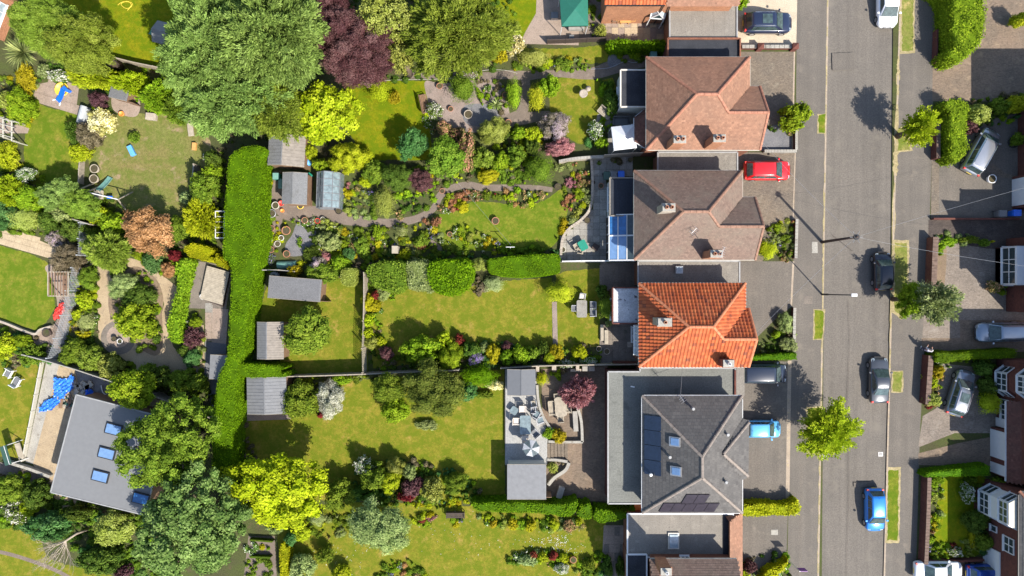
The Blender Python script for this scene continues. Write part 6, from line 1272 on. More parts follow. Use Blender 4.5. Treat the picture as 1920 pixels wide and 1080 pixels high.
pots = [(824, 161, .3, 'terra', 'pale terracotta pot at the top of the pink gravel bed'), (878, 214, .42, 'stone', 'round stone bowl on the shaded slate'), (845, 204, .26, 'terra', 'small terracotta pot beside the pink gravel path'), (947, 178, .3, 'terra', 'rust-coloured pot beside the clipped green column'), (953, 229, .3, 'terra', 'red pot at the end of the dark path'),
 (176, 316, .42, 'wood_grey', 'upper half-barrel planter at the edge of the worn lawn'), (175, 335, .42, 'wood_grey', 'lower half-barrel planter at the edge of the worn lawn'), (213, 635, .26, 'black', 'dark pot on the left of the paved circle'), (224, 640, .26, 'white', 'white pot right of the dark pot on the paved circle'), (380, 556, .3, 'white', 'white round pot at the lower corner of the deck'), (394, 507, .25, 'cream', 'cream pot at the top left of the deck'), (409, 512, .3, 'cream', 'cream pot at the top of the deck beside the mossy pot'), (417, 516, .3, 'olive' if False else 'yellow_pl', 'mossy yellow pot at the top right of the deck'),
 (86, 624, .4, 'wood_dk', 'round pot with a plant on the dirt semicircle left of the lattice'), (929, 414, .36, 'terra', 'terracotta urn standing on the kidney-shaped lawn'), (829, 358, .26, 'terra', 'small pot at the bend of the winding path'), (893, 395 if False else 400, .2, 'black', 'small dark pot at the edge of the kidney-shaped lawn') if False else (843, 439, .24, 'terra', 'terracotta pot by the lower flower bed of the kidney-shaped lawn'),
 (1123, 654, .26, 'stone', 'upper round grey pot at the corner of the shaded patio'), (1138, 659, .3, 'stone', 'right round grey pot at the edge of the shaded patio'), (1075, 1050, .32, 'terra', 'terracotta pot beside the brick circle'), (1101, 413, .3, 'wood_dk', 'dark pot on the curve of the patio wall'), (1127, 348, .26, 'terra', 'orange pot at the patio corner by the white extension'), (1046, 350, .32, 'wood_dk', 'dark pot at the top of the winding path'), (1112, 342, .2, 'wood_dk', 'small dark pot on the upper patio strip'), (1055, 468, .3, 'cream', 'pale pot in the corner of the round patio'),
 (537, 476, .34, 'terra', 'bright orange-rimmed pot among the slate pots'), (536, 432, .42, 'terra', 'large terracotta pot ringed by small pots left of the slate'), (508, 468, .3, 'terra', 'orange pot at the foot of the tall hedge'), (505, 450, .26, 'cream', 'cream pot at the foot of the tall hedge'), (509, 428, .28, 'terra', 'tan pot at the foot of the tall hedge above the cream one'), (509, 400, .4, 'metal', 'round blue-grey tub at the foot of the tall hedge'), (516, 392 if False else 385, .36, 'cream', 'cream tub beside the corner of the grey shed'), (571, 413, .3, 'terra', 'terracotta pot at the path edge above the slate'), (595, 414, .26, 'red_pl', 'red pot in the row at the path edge'), (605, 411, .24, 'cream', 'cream pot in the row at the path edge'), (583, 440 if False else 415, .22, 'wood_dk', 'dark pot in the row at the path edge'), (598, 471, .3, 'yellow_pl', 'yellow-rimmed pot beside the black dome'), (527, 446, .26, 'white', 'white-rimmed pot on the left row of pots'), (520, 457, .3, 'cream', 'grey-white pot low on the left row of pots'),
 (635, 395, .34, 'black', 'black bucket below the greenhouse corner'), (563, 386, .3, 'yellow_pl', 'yellow tub below the grey shed'), (1861, 335, .42, 'white', 'large white-rimmed planter at the corner of the right-hand driveway'), (243, 185, .2, 'terra', 'terracotta pot on the upper left patio')]
for px_, py_, r_, m_, l_ in pots:
    lathe_thing('plant_pot', l_, 'plant pot', px_, py_, pr(r_, r_*1.25), m_, extra=('soil', r_*1.25-.05, r_*.8, 'compost'))
lathe_thing('tub', 'small round orange tub on the patio by the golden shrubs', 'tub', 227, 213, pr(.24, .3), 'orange_pl'); lathe_thing('bucket', 'bright red bucket at the corner of the grey shed', 'bucket', 527, 381, pr(.26, .35), 'red_pl'); lathe_thing('bucket', 'orange watering can standing below the red bucket', 'watering can', 529, 395, pr(.18, .3), 'orange_pl')
lathe_thing('water_butt', 'blue-grey water butt at the corner of the long low shed', 'water butt', 513, 517, [(0, 0), (.34, 0), (.42, .5), (.38, 1.0), (.33, 1.03), (0, 1.03)], 'corr', extra=('black', 1.03, .15, 'lid')); lathe_thing('water_butt', 'dark blue water butt behind the slatted shed', 'water butt', 573, 303, [(0, 0), (.3, 0), (.36, .5), (.33, .9), (0, .92)], 'lblue_pl')
lathe_thing('birdbath', 'small stone birdbath with two basins on the lawn by the dark path', 'birdbath', 1094, 175, [(0, 0), (.2, 0), (.08, .1), (.08, .7), (.36, .8), (.4, .86), (.3, .83), (0, .8)], 'stone'); lathe_thing('birdbath', 'stone birdbath in the shade at the edge of the lawn by the dark path', 'birdbath', 1103, 166, [(0, 0), (.16, 0), (.06, .1), (.06, .4), (.22, .48), (.26, .52), (0, .48)], 'stone')
bx('cistern', 'rectangular pale stone trough on the worn lawn', 'trough', 282, 218, .95, .65, .45, -.1, 'stone'); bx('hutch', 'cream-topped hutch at the edge of the worn lawn', 'hutch', 388, 294, .75, .6, .8, 0, 'brick', lid='cream'); bx('side_table', 'small wooden crate on the worn lawn', 'crate', 363, 274, .35, .7, .35, -.05, 'wood_or')
bx('compost_bin', 'green compost bin between the tall hedge and the grey shed', 'compost bin', 517, 330, .6, .6, .8, 0, 'green_pl', lid='teal_pl'); bx('storage_box', 'turquoise box leaning beside the grey shed', 'box', 525, 344, .35, .9, .5, 0, 'teal_pl'); bx('storage_box', 'green box between the grey shed and the greenhouse', 'box', 580, 329, .45, .45, .5, -.7, 'green_pl')
bx('bird_table', 'small wooden-roofed bird table in the shady border', 'bird table', 740, 468, .55, .7, 1.3, 0, 'wood_grey'); bx('plank_stack', 'stack of weathered planks under the big conifer', 'planks', 356, 238, .5, 1.7, .25, .12, 'wood_grey'); bx('sun_lounger', 'blue folding seat lying on the worn lawn', 'seat', 245, 282, .45, 1.0, .35, .45, 'lblue_pl')
bx('doormat', 'pale doormat step at the back door of the orange-roofed house', 'doormat', 1181, 646, .45, .5, .05, 0, 'stone'); bx('side_table', 'timber planter box at the edge of the shaded patio', 'planter', 1137, 632, .35, 1.3, .4, 0, 'wood_grey'); bx('planter_box', 'second timber planter box at the edge of the small lawn', 'planter', 1129, 624, .3, 1.5, .35, 0, 'wood_grey')
bx('bin_lid', 'small grey-green cover at the side of the garden below the dark hedge', 'cover', 1138 if False else 1226, 101, .6, .5, .9, 0, 'teal_pl')
def dome(name, label, cat, px, py, w, d, h, mat, rz=0):
    x, y = W(px, py, h*.5); t = thing(name, label, cat, (x, y, 0), rz); b = MB(); n = 10; vs = []; m = 8
    for i in range(n+1):
        a = math.pi*i/n
        for j in range(m+1): vs.append((w/2*math.cos(a), -d/2+d*j/m, h*math.sin(a)*(1-.12*abs(j/m-.5)**2)))
    b.add(vs, [(i*(m+1)+j, (i+1)*(m+1)+j, (i+1)*(m+1)+j+1, i*(m+1)+j+1) for i in range(n) for j in range(m)]+[tuple(i*(m+1) for i in range(n+1)), tuple(i*(m+1)+m for i in range(n, -1, -1))]); b.build('cover', M[mat], t, False); return t
dome('cold_frame', 'low turquoise tunnel cover at the bottom of the potted garden', 'cold frame', 537, 497, .8, 1.7, .5, 'teal_pl', 1.6)
dome('covered_furniture', 'green-grey cover over garden furniture beside the cream-flowered shrub', 'cover', 154, 218, .9, 1.9, .8, 'green_dk' if False else 'lattice', -.25)
# folded parasol lying + blanket
def drape(name, label, cat, pts, amp, mat, zb=.08, n=44, seed=3):
    P = [W(a, b_) for a, b_ in pts]; X = np.array(P); lo = X.min(0); hi = X.max(0); o = ((lo[0]+hi[0])/2, (lo[1]+hi[1])/2, 0); r = np.random.default_rng(seed); vs = []; idx = {}; KK = [(r.normal()*3.2, r.normal()*3.2, r.random()*3) for _ in range(4)]
    for i in range(n+1):
        for j in range(n+1):
            x = lo[0]+(hi[0]-lo[0])*i/n; y = lo[1]+(hi[1]-lo[1])*j/n
            idx[i, j] = len(vs); z = zb+amp*sum((1-abs(math.sin(x*a_+y*b_+c_)))**1.5 for a_, b_, c_ in KK)*.45+.02*r.random(); vs.append((x-o[0]+r.normal()*.02, y-o[1]+r.normal()*.02, z))
    fs = []
    for i in range(n):
        for j in range(n):
            cx_ = lo[0]+(hi[0]-lo[0])*(i+.5)/n; cy_ = lo[1]+(hi[1]-lo[1])*(j+.5)/n
            if inside([cx_], [cy_], P)[0]: fs.append((idx[i, j], idx[i+1, j], idx[i+1, j+1], idx[i, j+1]))
    me = bpy.data.meshes.new(name); me.from_pydata(vs, [], fs); me.materials.append(M[mat]); ob = bpy.data.objects.new(name, me); link(ob); ob.location = o; tag(ob, label, cat); return ob
drape('tarpaulin', 'crumpled bright blue tarpaulin draped over the building strip', 'tarpaulin', [(104, 706), (128, 711), (138, 700), (144, 708), (140, 728), (128, 738), (118, 752), (100, 768), (76, 772), (78, 765), (88, 750), (104, 745)], .35, 'tarp')
drape('tarpaulin', 'small bundle of dark blue sheeting beside the garden room corner', 'tarpaulin', [(164, 730), (172, 727), (178, 735), (176, 743), (166, 742)], .4, 'blue_pl', n=10)
drape('blanket', 'red and yellow sheet hung beside the long pale lattice', 'blanket', [(116, 568), (124, 567), (125, 578), (116, 596), (104, 600), (101, 592), (108, 580)], .3, 'red_pl', n=14)
for k in range(26):
    px_, py_ = 140+random.random()*34, 716+random.random()*22; x, y = W(px_, py_); b = MB(); b.box(0, 0, .06+.05*(k % 3), random.uniform(.25, .5), random.uniform(.2, .4), .1, random.random()*3)
    if k == 0: rubble = thing('rubble_heap', 'heap of pale broken slabs beside the blue tarpaulin', 'rubble', (x, y, 0)); ro = (x, y)
    ob = b.build('stone', M['stone'] if k % 2 else M['concrete'], rubble); ob.location = (x-ro[0], y-ro[1], 0)
for k in range(16):
    px_, py_ = 114+random.random()*24, 745+random.random()*32; x, y = W(px_, py_); b = MB(); b.box(0, 0, .12+.04*(k % 4), random.uniform(.3, 1.1), random.uniform(.08, .3), .08, random.random()*3)
    if k == 0: junk = thing('timber_heap', 'untidy heap of offcuts and rubble at the wall of the new garden room', 'rubble', (x, y, 0)); ro = (x, y)
    ob = b.build('offcut', (M['wood_grey'], M['conc_p'], M['green_dk'], M['wood'])[k % 4], junk); ob.location = (x-ro[0], y-ro[1], 0)
x, y = W(38, 845); t = thing('garden_swing', 'green-canopied garden swing beside the lower left lawn', 'garden swing', (x, y, 0), .3); b = MB(); [b.bar((sx*.5, sy*.9, 0), (0, sy*.85, 1.7), .06, .06) for sx in (-1, 1) for sy in (-1, 1)]; b.bar((0, -.9, 1.7), (0, .9, 1.7), .06, .06); b.build('frame', M['white'], t)
b = MB(); vs = [(-.5, -.9, 1.62), (.25, -.9, 1.78), (.25, .9, 1.78), (-.5, .9, 1.62)]; vs += [(p, q_, z-.03) for p, q_, z in vs]; b.add(vs, [(0, 1, 2, 3), (7, 6, 5, 4), (0, 4, 5, 1), (1, 5, 6, 2), (2, 6, 7, 3), (3, 7, 4, 0)]); b.build('canopy', M['green_dk'], t); b = MB(); b.box(.3, 0, .5, .5, 1.5, .08); b.build('seat', M['wood_grey'], t)
# hose coils, metal hoop
def hose(label, pts, mat='yellow_pl', r=.02, name='hose'):
    x, y = W(*pts[0]); t = thing(name, label, 'hose', (x, y, 0)); b = MB((x, y, 0)); b.tube([(*W(*p), .09) for p in smooth(pts, 5, False)], r, 5); b.build('hose_pipe', M[mat], t); return t
hose('pale yellow hose looped along the top path', [(640, 152), (700, 152), (760, 150), (850, 148), (868, 143), (875, 138), (866, 135), (862, 143), (880, 150), (893, 143), (895, 136), (886, 137), (884, 146), (905, 133), (945, 132), (970, 138)], 'cream'); hose('yellow hose coiled on the top lawn', [(222, 10), (232, 4), (248, 6), (246, 14), (236, 16), (228, 8), (240, 3), (247, 10), (240, 20)], 'yellow_pl'); hose('grey hose trailing along the shaded side path', [(1108, 130), (1140, 128), (1165, 118), (1175, 115), (1190, 118), (1212, 110)], 'lattice'); hose('white curved pipe lying by the dark building ground', [(191, 722), (194, 735), (203, 742), (212, 744)], 'white', .05, 'pipe')
# wheelie bins
def bin_(label, px, py, rz, mat):
    x, y = W(px, py, 1.05); t = thing('wheelie_bin', label, 'bin', (x, y, 0), rz); b = MB(); vs = [(-.22, -.25, .08), (.22, -.25, .08), (.22, .22, .08), (-.22, .22, .08), (-.29, -.35, .98), (.29, -.35, .98), (.29, .33, .98), (-.29, .33, .98)]; b.add(vs, [(3, 2, 1, 0), (4, 5, 6, 7), (0, 1, 5, 4), (1, 2, 6, 5), (2, 3, 7, 6), (3, 0, 4, 7)]); b.build('body', M[mat], t)
    b = MB(); b.box(0, -.02, 1.02, .6, .72, .07); b.build('lid', M[mat], t, bevel=.03); b = MB(); b.tube([(-.25, .38, .97), (.25, .38, .97)], .025, 6); b.build('handle', M[mat], t)
    for s in (-1, 1): b = MB(); b.tube([(s*.24, .28, .1), (s*.3, .28, .1)], .1, 12); b.build('wheel', M['black'], t)
bin_('dark green wheelie bin, leftmost of three behind the brown-roofed house', 1138, 329, 0, 'green_dk'); bin_('grey-green wheelie bin between the dark green and the blue one', 1151, 328, 0, 'corr'); bin_('bright blue wheelie bin behind the brown-roofed house', 1165, 328, 0, 'blue_pl'); bin_('grey wheelie bin on the shaded driveway, left of a blue bin', 1881, 400, 1.57, 'corr'); bin_('bright blue wheelie bin on the shaded driveway at the right edge', 1908, 399, 1.57, 'blue_pl')
# telegraph pole, street lamp, wires
x, y = W(1541, 454); t = thing('telegraph_pole', 'dark telegraph pole at the left kerb with wires at its top', 'telegraph pole', (x, y, 0)); b = MB(); b.tube([(0, 0, -.3), (0, 0, 6.6)], [.15, .1], 10); b.build('pole', M['wood_dk'], t, True); b = MB(); b.cyl(0, 0, 6.35, 6.5, .24, n=12); b.build('wire_ring', M['black'], t)
for k in range(6): b = MB(); a = k*1.05; b.tube([(0, 0, 6.3), (.55*math.cos(a), .55*math.sin(a), 6.42)], .02, 4); b.build('insulator', M['metal'], t)
x2, y2 = W(1541, 552); t = thing('street_lamp', 'slim dark street lamp post with a small white head beside the left kerb', 'street lamp', (x2, y2, 0)); b = MB(); b.tube([(0, 0, -.3), (0, 0, 1.2), (0, 0, 1.25), (0, 0, 5.9)], [.09, .09, .055, .045], 10); b.build('pole', M['black'], t, True); b = MB(); b.box(.05, 0, 5.95, .5, .26, .12, 0); b.build('lamp_head', M['white'], t, bevel=.03); b = MB(); b.box(.05, 0, 5.88, .34, .18, .03); b.build('lens', M['glass_pale'], t)
def wire(label, p, q, sag=.5, r=.009):
    P, Q = Vector(p), Vector(q); t = thing('telephone_wire', label, 'wire', tuple(P)); b = MB(tuple(P)); pts = [P+(Q-P)*f-Vector((0, 0, sag*4*f*(1-f))) for f in [i/12 for i in range(13)]]; b.tube(pts, r, 4); b.build('cable', M['metal'], t)
wire('telephone wire from the pole to the brick house by the blue wheelie bin', (x, y, 6.4), (47.2, 9.5, 5.6), 1.2); wire('telephone wire from the pole to the red-brown roofed house', (x, y, 6.4), (21.2, 13, 5.2)); wire('telephone wire from the pole to the orange-roofed house', (x, y, 6.4), (*W(1404, 640, 5.5), 5.4)); wire('telephone wire from the pole across the road to the white-roofed bay house', (x, y, 6.4), (46.0, 1.5, 6.2), 1.0)
wire('thin pale washing line across the kidney-shaped lawn', (*W(850, 335), 2.2), (*W(958, 462), 2.2), .3)
x, y = W(957, 466); t = thing('washing_line_post', 'thin white washing line post at the edge of the dark hedge', 'post', (x, y, 0)); b = MB(); b.tube([(0, 0, 0), (0, 0, 2.3)], .04, 6); b.build('pole', M['white'], t); b = MB(); b.bar((-.4, 0, 2.3), (.4, 0, 2.3), .05, .05); b.build('crossbar', M['white'], t)
x, y = W(1898, 200 if False else 268); t = thing('wheel_planter', 'dark wheel leaning at the right edge of the driveway', 'wheel', (x, y, .06)); b = MB(); b.tube([(.45*math.cos(i*math.pi/8), .45*math.sin(i*math.pi/8), .08) for i in range(17)], .07, 6); b.build('tyre', M['tyre'], t); b = MB(); [b.bar((0, 0, .08), (.42*math.cos(i*1.257), .42*math.sin(i*1.257), .08), .06, .05) for i in range(5)]; b.build('spokes', M['black'], t)

# ================================================================ CARS
PA = {'navy': carpaint('navy', (.012, .018, .045), .1), 'red': carpaint('red', (.52, .012, .015), .1), 'black': carpaint('black', (.01, .012, .02), .3), 'dgrey': carpaint('dark_grey', (.09, .095, .105), .6), 'slate': carpaint('slate', (.012, .018, .035), .05), 'lblue': carpaint('light_blue', (.12, .42, .72), .3), 'white': carpaint('white', (.75, .76, .78), 0), 'blue': carpaint('blue', (.02, .2, .62), .3), 'silver': carpaint('silver', (.42, .43, .45), .7), 'paleblue': carpaint('pale_blue_grey', (.22, .27, .33), .6), 'dblue': carpaint('deep_blue', (.01, .06, .3), .4), 'bluegrey': carpaint('blue_grey', (.22, .24, .28), .6)}
make_car('parked_car', 'dark navy off-roader with roof rails on the cream gravel driveway', 1441, 41, 0, 4.5, 1.9, 1.72, PA['navy'], 'suv', rails=True, sunroof=True)
make_car('parked_car', 'bright red hatchback on the driveway of the brown-roofed house', 1440, 319, 0, 4.35, 1.8, 1.5, PA['red'], 'hatch')
make_car('parked_car', 'long dark slate-coloured people carrier under the low hedge beside the orange roof', 1432, 701, 0, 4.5, 1.85, 1.8, PA['slate'], 'mpv')
make_car('parked_car', 'small light blue hatchback beside the grey-roofed house', 1430, 805, 0, 3.6, 1.6, 1.5, PA['lblue'], 'hatch')
make_car('parked_car', 'white car at the top of the road facing down the picture', 1667, 5, -90, 4.4, 1.85, 1.5, PA['white'], 'hatch', z=-.09)
make_car('parked_car', 'small black hatchback parked in tree shade by the dry verge', 1658, 508, 91, 3.6, 1.65, 1.5, PA['black'], 'hatch', z=-.09)
make_car('parked_car', 'dark grey saloon parked at the right kerb opposite the yard tree', 1651, 713, 90, 4.3, 1.78, 1.45, PA['dgrey'], 'saloon', z=-.09)
make_car('parked_car', 'bright blue hatchback parked beside the long green verge', 1643, 958, -89, 4.05, 1.72, 1.5, PA['blue'], 'hatch', z=-.09)
make_car('parked_car', 'silver people carrier parked at an angle on the right-hand driveway', 1843, 283, 61, 4.6, 1.8, 1.7, PA['silver'], 'mpv', rails=True)
make_car('parked_car', 'pale blue-grey estate car in the shade at the right edge', 1880, 623, 181, 4.7, 1.8, 1.45, PA['paleblue'], 'estate')
make_car('parked_car', 'silver-grey estate car with roof rails parked at an angle beside the yellow bushes', 1803, 737, 72, 4.4, 1.75, 1.5, PA['bluegrey'], 'estate', rails=True, sunroof=True)
make_car('parked_car', 'white car at the bottom right edge, left of a blue one', 1762, 1072, 0, 4.5, 1.8, 1.5, PA['white'], 'saloon')
make_car('parked_car', 'deep blue car at the bottom right edge, right of a white one', 1852, 1077, 0, 3.7, 1.7, 1.5, PA['dblue'], 'hatch')

# ================================================================ PERSON beside the clipped hedge
x, y = W(1727, 654); per = thing('person', 'person in pale grey top standing at the end of the clipped front hedge', 'person', (x, y, .01), -.5)
def skin(name, V, E, R, mat, parent, lv=2):
    me = bpy.data.meshes.new(name); me.from_pydata(V, E, []); me.materials.append(mat); o = bpy.data.objects.new(name, me); link(o, parent); m = o.modifiers.new('skin', 'SKIN'); m.use_smooth_shade = True
    for i, r_ in enumerate(R): me.skin_vertices[0].data[i].radius = (r_, r_)
    me.skin_vertices[0].data[0].use_root = True; s = o.modifiers.new('sub', 'SUBSURF'); s.levels = lv; s.render_levels = lv; return o
V = [(0, 0, .95), (0, 0, 1.15), (0, 0, 1.38), (0, 0, 1.47), (0, .02, 1.55), (0, .03, 1.66), (.17, 0, 1.40), (.27, .06, 1.16), (.24, .28, 1.12), (.23, .36, 1.12), (-.17, 0, 1.40), (-.27, .05, 1.15), (-.22, .26, 1.10), (-.21, .34, 1.10), (.1, 0, .88), (.11, .03, .5), (.11, -.02, .09), (.12, .13, .04), (-.1, 0, .88), (-.12, .06, .5), (-.13, .02, .09), (-.14, .17, .04)]
E = [(0, 1), (1, 2), (2, 3), (3, 4), (4, 5), (2, 6), (6, 7), (7, 8), (8, 9), (2, 10), (10, 11), (11, 12), (12, 13), (0, 14), (14, 15), (15, 16), (16, 17), (0, 18), (18, 19), (19, 20), (20, 21)]
R = [.15, .14, .16, .06, .085, .095, .075, .05, .035, .03, .075, .05, .035, .03, .1, .06, .045, .035, .1, .06, .045, .035]
skm = plain('skin', (.5, .3, .22), .6); skin('body', V, E, R, skm, per)
skin('jumper', [(0, 0, .98), (0, 0, 1.15), (0, 0, 1.36), (.18, 0, 1.39), (.28, .06, 1.16), (.25, .22, 1.13), (-.18, 0, 1.39), (-.28, .05, 1.15), (-.23, .2, 1.11)], [(0, 1), (1, 2), (2, 3), (3, 4), (4, 5), (2, 6), (6, 7), (7, 8)], [.17, .165, .175, .09, .065, .055, .09, .065, .055], plain('jumper_cloth', (.5, .5, .55), .9), per)
skin('trousers', [(0, 0, .95), (.1, 0, .86), (.11, .03, .5), (.11, -.02, .12), (-.1, 0, .86), (-.12, .06, .5), (-.13, .02, .12)], [(0, 1), (1, 2), (2, 3), (0, 4), (4, 5), (5, 6)], [.16, .115, .08, .065, .115, .08, .065], plain('trouser_cloth', (.05, .05, .09), .9), per)
for s in (-1, 1):
    for k in range(4):
        bx_, by_ = s*.22+(-.028+.018*k), .36; L = (.075, .085, .08, .06)[k]; z = 1.12 if s > 0 else 1.10
        skin('finger', [(bx_, by_, z), (bx_, by_+L*.55, z-.005), (bx_, by_+L, z-.03)], [(0, 1), (1, 2)], [.009, .008, .007], skm, per, 1)
    skin('thumb', [(s*.22-s*.03, .34, 1.11), (s*.22-s*.055, .38, 1.10), (s*.22-s*.05, .41, 1.09)], [(0, 1), (1, 2)], [.011, .009, .008], skm, per, 1)
    b = MB(); b.box(s*.12, .08 if s > 0 else .12, .05, .1, .27, .09); b.build('shoe', M['white'], per, bevel=.03)
b = MB(); b.lathe([(0, 1.78), (.06, 1.77), (.10, 1.72), (.115, 1.65), (.105, 1.58)], 0, .01, 14); b.build('hair', plain('grey_hair', (.35, .33, .32), .8), per, True)
b = MB(); b.add([(0, .14, 1.64), (-.015, .115, 1.61), (.015, .115, 1.61), (0, .12, 1.67)], [(0, 1, 2), (0, 2, 3), (0, 3, 1)]); b.build('nose', skm, per)
for s in (-1, 1): b = MB(); b.cyl(s*.035, .115, 1.65, 1.66, .01, n=8); b.build('eye', M['black'], per); b = MB(); b.box(s*.1, .02, 1.64, .02, .04, .06); b.build('ear', skm, per, bevel=.008)

x, y = W(1478, 1050); t = thing('sale_board', 'estate sign with a purple panel on a white post beside the bottom yellow hedge', 'sign', (x, y, 0)); b = MB(); b.tube([(0, 0, 0), (0, 0, 2.6)], .04, 6); b.build('post', M['white'], t); b = MB(); b.box(.38, 0, 2.2, .7, .04, .75); b.build('panel', plain('purple_panel', (.18, .04, .25), .5), t)
